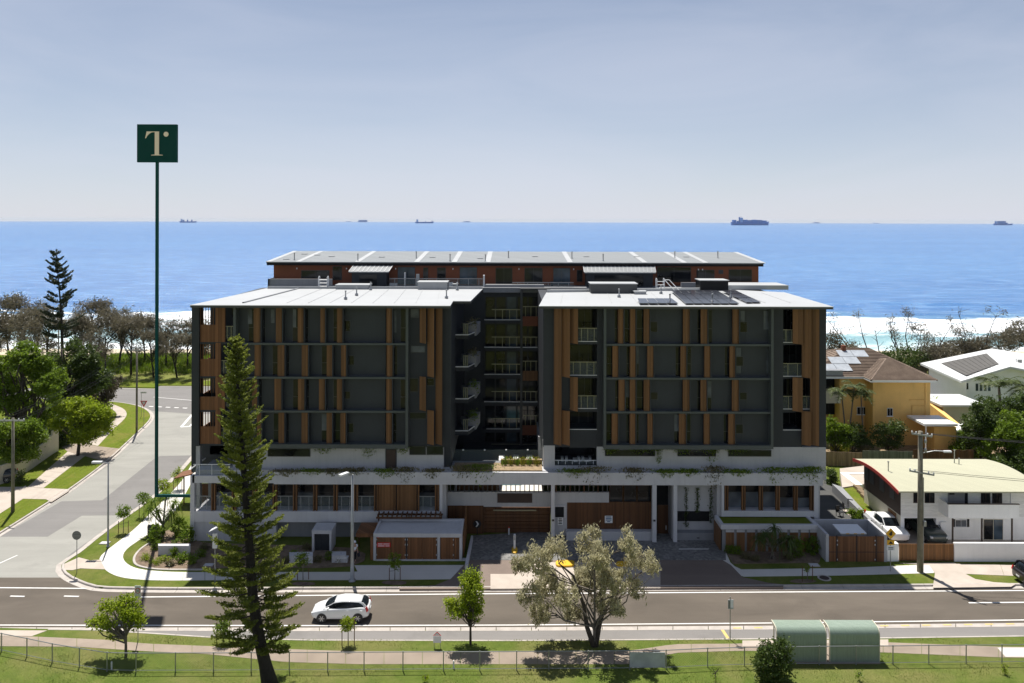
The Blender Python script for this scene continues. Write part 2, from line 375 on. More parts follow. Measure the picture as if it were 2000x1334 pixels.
g = t.mix(t.rng(n2, 0.3, 0.7, 0, 1), (0.11, 0.14, 0.026), (0.20, 0.21, 0.055)); g = t.mix(t.rng(n, 0.45, 0.75, 0, 0.7), g, (0.28, 0.235, 0.12))
s_ = t.mix(n2, (0.44, 0.38, 0.28), (0.55, 0.48, 0.36))
yy = t.math('ADD', sp.outputs[1], t.rng(n, 0.3, 0.7, -6, 6)); t.col(t.mix(t.rng(yy, 172, 178, 0, 1), g, s_)); t.set(0.95, 0, 0.1); t.bump(t.noise(v, 6, 3, 0.8), 0.8, 0.1)
kind(mb.build('ground', 'shore', smooth=True), 'structure')

# ---- the sea: swell near the beach, flat and wind-rippled farther out
ys = list(np.arange(176, 330, 1.6)) + list(np.geomspace(332, 24000, 130)); nt = 260
def sea_h(x, y):
    if y > 520: return SEA_Z
    d = (y-178)/340.0; h = 0.0
    warp = 9*math.sin(x*0.021+1.3) + 5*math.sin(x*0.053+0.4)
    for yc, a, w in ((232, 0.7, 4.0), (263, 1.35, 4.2), (287, 0.8, 6.0), (330, 0.7, 9.0), (372, 0.6, 12)):
        k = 0.6+0.4*math.sin(x*0.017+yc); u = y-(yc+warp)
        h += a*k*math.exp(-(u/(w if u > 0 else w*0.55))**2)
    h += 0.14*math.sin(0.31*y+0.12*x)+0.10*math.sin(0.5*y-0.19*x+1.7)
    return SEA_Z + h*min(1, max(0, (520-y)/120))
mb = MB()
for y in ys:
    w = max(420, 1.25*y)
    for i in range(nt):
        x = (2*i/(nt-1)-1)*w; mb.v.append((x, y, sea_h(x, y)-drop(x, y)))
mb.f = [(j*nt+i, j*nt+i+1, (j+1)*nt+i+1, (j+1)*nt+i) for j in range(len(ys)-1) for i in range(nt-1)]; mb.m = [0]*len(mb.f)
t = NT('sea'); v = t.coord(); tcn = t.new('TexCoord'); sp = t.new('SeparateXYZ'); t.l.new(tcn.outputs['Object'], sp.inputs[0])
X_, Y_ = sp.outputs[0], sp.outputs[1]
swell = t.noise(t.coord(scale=(0.0011, 0.004, 1)), 1.0, 5, 0.6); rip = t.noise(t.coord(scale=(0.05, 0.16, 1)), 1.0, 6, 0.68)
deep = t.mix(t.rng(swell, 0.35, 0.66, 0, 1), (0.040, 0.145, 0.37), (0.060, 0.19, 0.425))
deep = t.mix(t.rng(rip, 0.47, 0.62, 0, 0.9), deep, (0.135, 0.29, 0.52)); deep = t.mix(t.rng(t.noise(t.coord(scale=(0.004, 0.03, 1)), 1.0, 5, 0.7), 0.45, 0.7, 0, 0.5), deep, (0.037, 0.135, 0.345))
wx = t.noise(t.coord(scale=(0.016, 0.003, 1)), 1.0, 4, 0.6); yw = t.math('ADD', Y_, t.rng(wx, 0.25, 0.75, -26, 26))
shal = t.rng(yw, 225, 300, 1, 0)
base = t.mix(shal, deep, (0.27, 0.45, 0.47))
fn = t.noise(t.coord(scale=(0.06, 0.16, 1)), 1.0, 7, 0.72, 0.6); fn2 = t.noise(t.coord(scale=(0.02, 0.09, 1)), 1.0, 6, 0.7, 1.0)
zone1 = t.math('MULTIPLY', t.rng(yw, 238, 246, 0, 1), t.rng(yw, 270, 279, 1, 0)); zone2 = t.rng(yw, 208, 226, 1, 0)
f1 = t.math('MULTIPLY', zone1, t.rng(fn, 0.34, 0.50, 0.1, 1)); f2 = t.math('MULTIPLY', zone2, t.rng(fn, 0.36, 0.50, 0.1, 1))
f3 = t.math('MULTIPLY', t.rng(yw, 280, 330, 1, 0), t.rng(fn2, 0.64, 0.70, 0, 0.9)); f4 = t.math('MULTIPLY', t.rng(Y_, 300, 1500, 1, 0.0), t.rng(fn2, 0.70, 0.74, 0, 0.6))
foam = t.math('MAXIMUM', t.math('MAXIMUM', f1, f2), t.math('MAXIMUM', f3, f4))
t.col(t.mix(foam, base, (0.88, 0.90, 0.91))); t.set(0.3, 0, 0.35)
t.l.new(t.rng(foam, 0, 1, 0.22, 0.9), t.p.inputs['Roughness'])
bh = t.math('ADD', t.math('MULTIPLY', rip, 0.7), t.noise(t.coord(scale=(0.35, 0.8, 1)), 1.0, 4, 0.7)); t.bump(bh, 0.75, 1.1)
kind(mb.build('sea', 'sea', smooth=True, fix=False), 'structure')

# ---- roads
def sheet(name, m, poly, z, par=None):
    o = MB().prism(poly, z-0.03, z).build(name, m, par)
    return o if par is not None else kind(o, 'structure')
ROADY = lambda py: P(1000, py)[1]
def hline(pts, hw, z):                 # a ribbon of half width hw along plan points
    out = MB(); n = len(pts); L = []; Rr = []
    for i in range(n):
        a = Vector(pts[max(i-1, 0)]); b = Vector(pts[min(i+1, n-1)]); d = (b-a).normalized(); nn = Vector((-d.y, d.x))
        p = Vector(pts[i]); L.append(p+nn*hw); Rr.append(p-nn*hw)
    out.v = [(p.x, p.y, z) for p in L] + [(p.x, p.y, z) for p in Rr]
    out.f = [(n+i, n+i+1, i+1, i) for i in range(n-1)]; out.m = [0]*len(out.f); return out
def thick(o_mb, dz=0.006):             # give a ribbon real thickness
    n = len(o_mb.v); o_mb.v += [(x, y, z-dz) for x, y, z in o_mb.v[:n]]
    h = n//2; o_mb.f = list(o_mb.f) + [(i, i+1, n+i+1, n+i) for i in range(h-1)] + [(h+i, h+i+1, n+h+i+1, n+h+i) for i in range(h-1)] ; o_mb.m = [0]*len(o_mb.f); return o_mb
FARK = [(4500, 1128), (2600, 1140), (2000, 1144), (1600, 1146.5), (1000, 1150), (400, 1152)]
CORNER = [(330, 1152), (220, 1150.5), (187, 1148), (158, 1139), (132, 1126), (121, 1113), (124, 1101), (154, 1082), (198, 1046.5), (256, 1005), (294, 978), (337, 940), (382, 889), (402, 862), (425, 836)]
def smooth_line(pts, n=6):             # Catmull-Rom through the points
    out = []
    for i in range(len(pts)-1):
        p0, p1, p2, p3 = (Vector(pts[max(0, min(len(pts)-1, k))]) for k in (i-1, i, i+1, i+2))
        for j in range(n):
            u = j/n; out.append(0.5*((2*p1)+(-p0+p2)*u+(2*p0-5*p1+4*p2-p3)*u*u+(-p0+3*p1-3*p2+p3)*u**3))
    out.append(Vector(pts[-1])); return [tuple(p) for p in out]
NEARE = [(-3000, 1222), (-700, 1226), (0, 1227), (600, 1227), (1000, 1226.5), (1500, 1224), (2000, 1218.5), (2700, 1212), (4500, 1196)]
near_line = PP([(a, b+1) for a, b in NEARE])
sheet('main_road', 'asphalt', [P(4500, 1118), P(2700, 1126)] + PP([(1900, 1128), (0, 1128), (-700, 1128), (-3000, 1128)]) + near_line, 0.0)
street_l = [(-60, 1082), (0, 1043), (45, 1015), (99, 980.5), (135, 958), (198, 911.5), (236, 877.5), (265, 850), (290, 825.5), (295.5, 812), (284, 800), (258, 791), (211, 785), (120, 781), (-200, 778)]
side_poly = PP([(-700, 1132), (-60, 1120)]) + PP([(0, 1043), (99, 980.5), (198, 911.5), (265, 850), (290, 825), (284, 800), (211, 785), (-200, 778), (-200, 762), (211, 757), (300, 759)]) + [(40, 131), (140, 128), (140, 114), (-25, 115)] + PP([(420, 833), (382, 890), (337, 941), (256, 1006), (154, 1084), (120, 1110), (190, 1150), (160, 1160), (-700, 1160)])
sheet('side_street', 'asphalt_side', side_poly, -0.004)
sheet('asphalt_repair', 'asphalt_patch', PP([(0, 1048), (120, 979), (200, 977), (300, 897), (312, 891), (386, 889), (335, 941), (253, 1006), (160, 1007), (93, 1048)]), 0.001)
sheet('asphalt_repair', 'asphalt_patch', PP([(180, 1060), (214, 1036), (258, 1004), (250, 1003), (140, 1080), (122, 1098), (130, 1096)]), 0.001)
sheet('asphalt_repair', 'asphalt_patch', [P(-60, 757.5), P(300, 759.5), (-60.0, 131.0), (40, 130.5), (140, 127.6), (140, 114.4), (-25, 115.4)] + PP([(388, 809), (300, 803), (290, 800), (262, 789.5), (211, 782.5), (-60, 779)]), 0.002)
sheet('bus_bay', 'asphalt_bay', PP([(150, 1231), (260, 1231), (600, 1232), (1000, 1231.5), (1500, 1229), (2000, 1223), (2600, 1217), (4500, 1199), (4500, 1227), (2600, 1242), (2000, 1245), (1440, 1251), (1000, 1254), (600, 1253), (420, 1248), (300, 1239)]), 0.004)
# markings
def marking(name, pts, w, m='line_white', z=0.009): return kind(thick(hline(PP(pts), w/2, z)).build(name, m), 'structure')
marking('edge_line', [(236, 1166.5), (420, 1165), (700, 1162), (1000, 1159.5), (1500, 1156.5), (2000, 1153.5), (2500, 1150), (4500, 1137)], 0.13)
marking('edge_line', [(-3000, 1143), (-600, 1147), (0, 1148), (190, 1149.5)], 0.13)
marking('edge_line', [(-3000, 1215), (-600, 1219), (0, 1221), (600, 1222), (1000, 1221), (1500, 1217), (2000, 1211), (2600, 1204), (4500, 1188)], 0.12)
for a in ((20, 48), (125, 154), *((-80-i*105, -52-i*105) for i in range(14))): marking('lane_dash', [(a[0], 1164.3), (a[1], 1165)], 0.14)
marking('centre_line', [(1892, 1177.5), (2000, 1176.5), (2400, 1172), (4500, 1156)], 0.14)
marking('centre_line', [(-40, 1118), (34, 1084.5)], 0.12)
for i in range(5): marking('give_way_dash', [(291+i*16.5, 793.6+i*0.8), (299.5+i*16.5, 794+i*0.8)], 0.32, z=0.006)
marking('edge_line', [(300, 775.5), (376, 782)], 0.14, z=0.007)
marking('splitter_line', [(354, 834), (384, 800)], 0.35, z=0.006); marking('splitter_line', [(372, 832), (388, 812)], 0.3, z=0.006); marking('splitter_line', [(354, 834), (372, 832.5)], 0.3, z=0.0064)
marking('bay_line', [(1408, 1226), (1424, 1250)], 0.22, 'line_yellow', 0.011)
for i in range(14): marking('bay_dash', [(1432+i*41, 1227.3-i*0.62), (1448+i*41, 1227.0-i*0.62)], 0.14, 'line_yellow', 0.026)

# ---- the building's block of land: verge lawn, kerb, paths
KERB_Z = 0.13
corner_s = smooth_line(CORNER, 4); kerb_px = FARK + corner_s
kerb_pts = PP(kerb_px, 0.0)
blk = kerb_pts + [(-26, 116), (140, 114.5)] + [(140, kerb_pts[0][1])]
kind(MB().prism(blk, -0.1, KERB_Z-0.012).build('verge_lawn', 'grass'), 'structure')
def kerb(name, pts, seg=3.0, hw=0.09, z=KERB_Z+0.015, inset=0.055, gutter=0.0):
    root = kind(thing(name, '', ''), 'structure'); del root['label'], root['category']
    pts = [Vector(p) for p in pts]; acc = [0]
    for i in range(1, len(pts)): acc.append(acc[-1]+(pts[i]-pts[i-1]).length)
    def at(s):
        for i in range(1, len(pts)):
            if s <= acc[i]+1e-6: u = (s-acc[i-1])/max(acc[i]-acc[i-1], 1e-6); return pts[i-1].lerp(pts[i], u)
        return pts[-1]
    n = max(1, int(acc[-1]/seg)); st = acc[-1]/n
    for k in range(n):
        ss = [k*st+0.012+(st-0.024)*q/3 for q in range(4)]; ring = []
        for s in ss:
            p = at(s); d = (at(min(s+0.05, acc[-1]))-at(max(s-0.05, 0))).normalized(); nn = Vector((-d.y, d.x))*(-1)
            a, b, c = p-nn*hw+nn*inset, p+nn*hw+nn*inset, p+nn*(hw+0.001)+nn*inset
            ring.append([(b.x, b.y, -0.08), (b.x, b.y, z), (a.x-nn.x*-0.03, a.y-nn.y*-0.03, z), (a.x, a.y, z-0.035), (a.x-nn.x*0.01, a.y-nn.y*0.01, 0.014), (a.x-nn.x*gutter-nn.x*.01, a.y-nn.y*gutter-nn.y*.01, 0.008), (a.x-nn.x*gutter-nn.x*.01, a.y-nn.y*gutter-nn.y*.01, -0.08)])
        MB().loft(ring).build('kerb_stone', 'kerb_concrete', root)
    return root
kerb('kerb', kerb_pts, 3.2, gutter=0.42)
# far-left block across the side street
lb = PP(street_l[:-1]) + PP([(-200, 778)]) + [(-160, 120), (-160, 62)]
lk = PP(smooth_line(street_l[:-1], 3))
kind(MB().prism(PP([(-3000, 1129), (-260, 1129), (-130, 1118)]) + lk + [(-165, 122)], -0.1, KERB_Z-0.012).build('verge_lawn', 'grass_side'), 'structure')
kerb('kerb', lk[::-1], 3.0, gutter=0.35)
def slab_run(name, m, upper, lower, z, n, gap=0.012):     # a concrete path poured in bays: each bay is a slab of its own
    root = kind(thing(name, '', ''), 'structure'); del root['label'], root['category']
    def along(pts, u):
        x = pts[0][0]+(pts[-1][0]-pts[0][0])*u
        for i in range(1, len(pts)):
            lo, hi = sorted((pts[i-1][0], pts[i][0]))
            if lo-1e-6 <= x <= hi+1e-6: k = (x-pts[i-1][0])/((pts[i][0]-pts[i-1][0]) or 1); return (x, pts[i-1][1]+(pts[i][1]-pts[i-1][1])*k)
        return pts[-1]
    for k in range(n):
        us = [(k+gap/2)/n + (1-gap)/n*q/3 for q in range(4)]
        poly = [P(*along(upper, u), z) for u in us] + [P(*along(lower, u), z) for u in us[::-1]]
        MB().prism(poly, z-0.08, z).build('slab', m, root)
    return root
def slab_quad(name, m, A, B, z, n, gap=0.02):             # the same between two plan lines of equal count, parameterised by length
    root = kind(thing(name, '', ''), 'structure'); del root['label'], root['category']
    def par(pts):
        pts = [Vector(p) for p in pts]; acc = [0]
        for i in range(1, len(pts)): acc.append(acc[-1]+(pts[i]-pts[i-1]).length)
        def at(u):
            s = u*acc[-1]
            for i in range(1, len(pts)):
                if s <= acc[i]+1e-6: return pts[i-1].lerp(pts[i], (s-acc[i-1])/max(acc[i]-acc[i-1], 1e-6))
            return pts[-1]
        return at
    a, b = par(A), par(B)
    for k in range(n):
        us = [(k+gap/2)/n+(1-gap)/n*q/3 for q in range(4)]
        MB().prism([tuple(a(u)) for u in us]+[tuple(b(u)) for u in us[::-1]], z-0.09, z).build('slab', m, root)
    return root
# footpath round the corner (white new concrete)
ZP = KERB_Z+0.006
cA = smooth_line([(409, 862), (376, 905), (350, 945), (300, 996), (259, 1036), (211, 1073), (194, 1092), (205, 1112), (232, 1126), (275, 1132), (330, 1133.5), (400, 1133)], 4)
cB = smooth_line([(424, 862), (392, 905), (370, 950), (340, 1000), (310, 1030), (270, 1056), (247, 1073), (240, 1088), (250, 1102), (275, 1111.5), (330, 1116.5), (400, 1117.5)], 4)
slab_quad('footpath', 'path_white', PP(cA, ZP), PP(cB, ZP), ZP, 26, 0.012)
slab_quad('footpath', 'path_white', PP([(400.5, 1133), (690, 1132.5), (880, 1131)], ZP), PP([(400.5, 1117.5), (683, 1117), (905, 1104.5)], ZP), ZP, 9, 0.004)
sheet('path_widening', 'path_white', PP([(692, 1104), (906, 1103.5), (890, 1118), (700, 1118.5)], ZP+.004), ZP+0.004)
sheet('kerb_ramp', 'path_pink', PP([(126, 1101), (154, 1088.5), (176, 1094.5), (196, 1093), (206, 1112), (157, 1110), (141, 1113.5), (125, 1113)], ZP), ZP+0.004)
slab_quad('footpath', 'path_white', PP([(1384, 1076), (1396, 1102), (1448, 1126), (1640, 1123.6), (1824, 1119)], ZP), PP([(1417, 1076), (1428, 1102), (1446, 1112), (1640, 1109.5), (1824, 1102)], ZP), ZP, 9, 0.006)
slab_quad('footpath', 'path_pink', PP([(1868, 1120), (1990, 1125), (2400, 1122)], ZP), PP([(1862, 1101), (1990, 1104), (2400, 1103)], ZP), ZP, 6, 0.006)
sheet('house_driveway', 'path_pink', PP([(1757, 1100), (1864, 1099), (1873, 1105), (1884, 1120), (1905, 1131), (1940, 1137), (1985, 1140), (1975, 1146), (1822, 1148), (1826, 1120), (1815, 1104)], ZP), ZP+0.008)
# drive into the garage: dark asphalt apron and a stone-paved court
kind(MB().prism(PP([(905, 1105), (918, 1093), (1410, 1093), (1428, 1104), (1450, 1127), (1500, 1138), (1530, 1141.5), (1530, 1147.5), (780, 1150.5), (780, 1146), (850, 1143), (880, 1131)], 0.14), -0.1, 0.143).build('drive_apron', 'asphalt_apron'), 'structure')
kind(MB().prism(PP([(913, 1094), (925, 1046), (1100, 1035), (1330, 1035), (1404, 1050), (1417, 1076), (1418, 1094)], 0.14), -0.1, 0.147).build('paved_court', 'cobble'), 'structure')
kind(MB().prism(PP([(958, 1121), (1012, 1121), (1012, 1098), (1290, 1098), (1290, 1148.3), (958, 1149.8)], 0.15), 0.05, 0.150).build('drive_sun_patch', 'path_pink'), 'structure')  # pool of sun on the drive, painted as a paler sheet
sheet('drain_line', 'line_white', PP([(1326, 1071.6), (1384, 1071.6), (1384, 1072.8), (1326, 1072.8)], 0.15), 0.152)
# garden beds
kind(MB().prism(PP(smooth_line([(262, 1090), (268, 1104), (300, 1111), (340, 1112.5), (372, 1113), (470, 1108), (685, 1106), (685, 1070), (400, 1060), (330, 1035), (300, 1058), (275, 1072)], 3), 0.14), -0.05, 0.155).build('garden_bed', 'mulch'), 'structure')
kind(MB().prism(PP([(1418, 1077), (1432, 1101), (1600, 1099), (1606, 1078)], 0.14), -0.05, 0.155).build('garden_bed', 'mulch'), 'structure')
edge_pts = PP(smooth_line([(300, 1056), (275, 1072), (262, 1090), (268, 1104), (300, 1111), (340, 1112.6), (400, 1112.4)], 4), 0.15)
kind(thick(hline(edge_pts, 0.09, 0.19), 0.1).build('bed_edging', 'kerb_concrete'), 'structure')
for a, b, w, h in ((592, 1140, 50, 8), (770, 1138, 52, 9), (1568, 1135, 50, 8), (275, 1042, 40, 12), (330, 990, 34, 10), (352, 955, 30, 10), (300, 1010, 26, 8)):
    kind(MB().prism(PP([(a+w/2*math.cos(q*0.524)*(0.85+0.25*random.random()), b+h/2*math.sin(q*0.524)*(0.85+0.25*random.random())) for q in range(12)], 0.13), 0.0, KERB_Z+0.002+0.001*random.random()).build('tree_bed', 'mulch'), 'structure')
# left block paths
ZL = KERB_Z+0.006
slab_quad('footpath', 'path_pink', PP([(-60, 1035), (0, 1003), (45, 974), (60, 966)], ZL), PP([(-60, 1005), (0, 975), (38, 955), (50, 948)], ZL), ZL, 5, 0.01)
sheet('cross_drive', 'path_pink', PP([(-60, 950), (0, 951), (54, 951), (85, 953.5), (136, 955.5), (134, 959.5), (100, 981), (90, 975), (45, 974), (0, 1003), (-60, 1030)], ZL), ZL+0.004)
slab_quad('footpath', 'path_pink', PP([(85, 953), (167, 889.5)], ZL), PP([(54, 951), (132, 882)], ZL), ZL, 7, 0.015)
sheet('cross_drive', 'path_old', PP([(115, 868), (165, 866), (190, 871.5), (237, 876.5), (207, 903), (165, 890), (132, 882)], ZL), ZL+0.004)
slab_quad('footpath', 'path_pink', PP(smooth_line([(191, 871), (222, 838), (246, 814), (242, 799), (216, 788)], 4), ZL), PP(smooth_line([(167, 866), (200, 838), (222, 822), (227, 806), (206, 792)], 4), ZL), ZL, 10, 0.015)
# beyond the esplanade: a lawn and a walking path under the coastal trees
kind(MB().prism(PP([(-200, 762), (211, 756.5), (300, 758)]) + [(-60, 131.4), (40, 131.4), (150, 128.5), (150, 146), (-150, 146)], -0.1, 0.09).build('foreshore_lawn', 'grass_side'), 'structure')
kind(thick(hline(PP([(-100, 735), (100, 735), (230, 736), (300, 739), (380, 740)], 0.1) + [(0, 138), (120, 136)], 1.1, 0.12), 0.06).build('foreshore_path', 'path_pink'), 'structure')
# ---- near side: concrete gutter, lawn, old path
NB = [(-3000, 1227), (-700, 1229), (0, 1229), (95, 1231), (180, 1232), (300, 1239), (420, 1247), (600, 1252), (1000, 1253), (1420, 1250), (1450, 1250), (1720, 1248), (2000, 1244), (2700, 1240), (4500, 1226)]
nb_pts = PP(NB)
kind(MB().prism(nb_pts + [(175, 20), (-165, 20)], -0.15, 0.10).build('park_lawn', 'grass_near'), 'structure')
gut = slab_run('concrete_gutter', 'kerb_concrete', [(-2000, 1222), (-600, 1224), (0, 1225.3), (600, 1225.8), (1000, 1225), (1500, 1222), (2000, 1216.5), (2500, 1211), (3800, 1199)], [(-2000, 1229), (-600, 1231), (0, 1231.5), (600, 1232.6), (1000, 1232), (1500, 1229.5), (2000, 1223.5), (2500, 1218), (3800, 1206)], 0.016, 84, 0.02)
kerb('kerb', nb_pts[3:], 3.0, hw=0.08, z=0.115, inset=0.06)
slab_run('old_path', 'path_old', [(-1500, 1232), (-200, 1236), (62, 1243), (198, 1249), (286, 1257), (400, 1261.5), (600, 1269), (700, 1272), (1230, 1271), (1316, 1258), (1440, 1257), (1600, 1252), (1721, 1254), (1950, 1263), (2300, 1266), (3300, 1262)],
  [(-1500, 1258), (-200, 1262), (0, 1262), (150, 1263), (286, 1272), (400, 1277), (560, 1293), (700, 1297), (1000, 1297), (1230, 1297), (1316, 1275), (1440, 1271), (1600, 1272), (1721, 1274), (1958, 1284), (2300, 1288), (3300, 1284)], 0.112, 64, 0.012)
sheet('concrete_drive', 'path_pink', PP([(-300, 1231), (0, 1231), (92, 1231.5), (62, 1242.5), (0, 1241.5), (-300, 1236)], 0.11), 0.118)
sheet('shelter_pad', 'path_pink', PP([(1450, 1251), (1735, 1249), (1735, 1262), (1450, 1262)], 0.11), 0.118)
sheet('shelter_pad', 'path_white', PP([(1948, 1265), (2200, 1266), (2200, 1283), (1964, 1283)], 0.11), 0.122)
# ================================================================== THE APARTMENT BUILDING
YF, YU, YG, YB = 67.6, 68.75, 67.95, 87.7
B = thing('apartment_building', 'dark grey seven storey apartment building with timber screens, grey concrete base and pale flat roofs', 'building', (0, 75, 0))
B.location = (0, 0, 0)
ROOF_Z = Zp(601, YG)                       # eaves of the two front blocks
ZB = Zp(873, YG)                           # underside of the framed storeys
ROWS = [(603, 671), (675, 737), (741, 803), (807, 869)]
SLABZ = 6.25                               # podium deck
xl0, xl1, xr0, xr1 = Xp(374, YU), Xp(881, YU), Xp(1062, YU), Xp(1613, YU)
def Z_(py): return Zp(py, YU)
# --- bodies of the two blocks, set behind the facade; each with an open corner for the balconies
xb0 = Xp(455, YG)                          # left edge of the left grid
bx('wall', 'charcoal', B, xb0+0.3, xl1-0.05, YU+0.35, YB-0.02, SLABZ, ROOF_Z-0.05)
bx('wall', 'charcoal', B, xl0+0.15, xb0+0.3, 72.6, YB-0.02, SLABZ, ROOF_Z-0.05)
bx('wall', 'charcoal', B, Xp(1166, YU), Xp(1529, YU), YU+0.35, YB-0.02, SLABZ, ROOF_Z-0.05)
bx('wall', 'charcoal', B, xr0+0.05, Xp(1166, YU), 71.6, YB-0.02, SLABZ, ROOF_Z-0.05)
bx('wall', 'charcoal', B, Xp(1529, YU), xr1-0.05, 71.4, YB-0.02, SLABZ, ROOF_Z-0.05)
# --- facade grids: back wall panels, frame, floor rails, timber panels, glazing strips
PAN_L = [[(495,508),(538.6,550),(581,592),(625.5,634),(657.7,668),(754.5,765)],
         [(497,509),(542,555),(589,601),(638,648),(666,675.5),(755,766)],
         [(492.5,502),(536,549),(582,594),(623,634),(658,668),(754.5,765)],
         [(502,510),(544,555),(589,601),(638,648),(665,675),(754.5,765)]]
PAN_R = [[(1206.5,1217),(1230,1240.6),(1257,1268),(1334,1346.5),(1368.5,1381),(1430.5,1443)],
         [(1196,1207.5),(1230,1241),(1264,1276),(1329,1340),(1375.6,1387),(1425,1435.6)],
         [(1208,1220),(1230,1241),(1257.5,1269),(1334,1346.6),(1368.5,1380),(1430,1443)],
         [(1195,1207),(1230,1241),(1265,1275),(1326.6,1339.5),(1375,1386.5),(1423,1435.6)]]
def grid(x0, x1, pans, side):
    fr = pb('facade_frame', 'dark_green_frame', B, x0, 599, x0+5, 876, YG, 1.1)
    pb('frame_post', 'dark_green_frame', fr, x1-5, 599, x1, 876, YG, 1.1)
    pb('frame_beam', 'dark_green_frame', fr, x0+5, 597, x1-5, 603, YG-0.02, 1.1)
    pb('frame_beam', 'dark_green_frame', fr, x0+5, 869, x1-5, 877, YG-0.02, 1.1)
    for a in (671, 737, 803): pb('floor_rail', 'dark_green_frame', fr, x0+5, a+0.2, x1-5, a+4, YG+0.12, 0.9)
    for r, (y0, y1) in enumerate(ROWS):
        edges = [x0+5] + [e for p in pans[r] for e in p] + [x1-5]
        for k, (a, b) in enumerate(pans[r]):
            o = pb('timber_panel', 'timber', B, a, y0, b, y1, YG+0.28+0.05*random.random(), 0.16)
            o['label'] = 'brown timber board panel'
            fin = b if (side > 0) else b
            pb('fin', 'charcoal_panel', B, fin+0.6, y0, fin+2.4, y1, YG+0.18, 0.75)
        # wall panels between: alternate solid cladding and dark glazing strips
        cells = [(edges[i], edges[i+1]) for i in range(0, len(edges), 2)]
        for k, (a, b) in enumerate(cells):
            w = b-a
            if w > 60:
                pb('cladding_panel', 'charcoal_panel', B, a+13, y0, b-1.5, y1, YU-0.05, 0.3)
                win(a+0.5, y0+ (24 if r % 2 == 0 else 20), a+16, y1-23, YU-0.08)
                pb('cladding_panel', 'charcoal_panel', B, a-1, y0, a+13, y1, YU-0.03, 0.3)
            elif w > 17:
                g = 10 if w > 25 else 7
                if (k+r) % 2 == 0:
                    pb('cladding_panel', 'charcoal_panel', B, a-1, y0, b-g, y1, YU-0.05, 0.3); win(b-g, y0+1, b+1, y1-1, YU-0.04, True)
                else:
                    pb('cladding_panel', 'charcoal_panel', B, a+g, y0, b+1, y1, YU-0.05, 0.3); win(a-1, y0+1, a+g, y1-1, YU-0.04, True)
            else:
                win(a, y0+1, b, y1-1, YU-0.04, w > 9)
def win(a, y0, b, y1, Y, split=False, m='window_glass', d=0.1):
    f = pb('window', 'fascia', B, a, y0, b, y1, Y, d)
    t_ = 0.9 if b-a > 6 else 0.5
    if split:
        ym = y0+(y1-y0)*0.56
        pb('pane', m if random.random() > 0.16 else 'window_blind', f, a+t_, y0+1, b-t_, ym-0.6, Y-0.012, 0.03); pb('pane', m, f, a+t_, ym+0.6, b-t_, y1-1, Y-0.012, 0.03)
    else: pb('pane', m, f, a+t_, y0+1, b-t_, y1-1, Y-0.012, 0.03)
    return f
grid(455, 797, PAN_L, -1); grid(1179, 1511, PAN_R, 1)
# some drawn blinds seen in the top storey
for a, b, y0, y1, Y in ((484, 492, 605, 634, YU-0.075), (529, 536, 605, 632, YU-0.075), (572, 578, 605, 640, YU-0.075), (766, 774, 606, 650, YU-0.075), (1446, 1454, 606, 640, YU-.075), (1491, 1504, 606, 642, YU-.075), (1438, 1447, 678, 728, YU-.075), (1496, 1504, 680, 728, YU-.075)):
    pb('blind', 'window_blind', B, a, y0, b, y1, Y, 0.03)
# --- timber fin screens: stacked blades, each one storey high, turned a little to the street
def blade(x0, x1, r, turn=0.16, m='timber'):
    a, b = ((602, 670.6), (671.2, 736.6), (737.2, 802.6), (803.2, 869))[r]
    X0, X1, z0, z1 = Xp(x0, YG), Xp(x1, YG), Zp(b, YG), Zp(a, YG)
    o = MB().add([(X0, YG+0.34, z0), (X1, YG+0.34-turn*2, z0-0.06), (X1, YG+0.34-turn*2+0.07, z0-0.06), (X0, YG+0.41, z0), (X0, YG+0.34, z1), (X1, YG+0.34-turn*2, z1), (X1, YG+0.41-turn*2, z1), (X0, YG+0.41, z1)],
        [(3,2,1,0),(4,5,6,7),(0,1,5,4),(1,2,6,5),(2,3,7,6),(3,0,4,7)]).build('timber_blade', m, B)
for cols, rows in ((((818.6,831.5),(833.8,847.4),(850,863.5)), ('ABC', 'BC', 'AC', 'BC')), (((1082,1096.8),(1098,1113),(1114,1128.5)), ('ABC', 'AB', 'AC', 'AB')), (((1551,1568),(1569,1584.5),(1585.5,1600)), ('ABC', 'BC', 'AC', 'BC'))):
    for r, s in enumerate(rows):
        for ch in s: blade(*cols['ABC'.index(ch)], r)
# --- plain wall bays beside the grids
def wallbay(a, b, y0=600, y1=873, m='charcoal', Y=YU, d=0.36): return pb('wall', m, B, a, y0, b, y1, Y, d)
wallbay(797, 881); wallbay(1061, 1113); wallbay(1166, 1179.5); wallbay(1511, 1529.5); wallbay(1600, 1613.5, d=3.0); wallbay(374, 388.5, Y=YU-0.1, d=1.0)
for a, b, y0, y1, m in ((801, 818, 604, 621, 'window_blind'), (802, 830, 676, 689, 'window_blind'), (800, 817, 739, 766, 'window_glass'), (833, 848, 739, 754, 'window_glass'), (800, 833, 806, 819, 'window_glass')): win(a, y0, b, y1, YU-0.03, m=m)
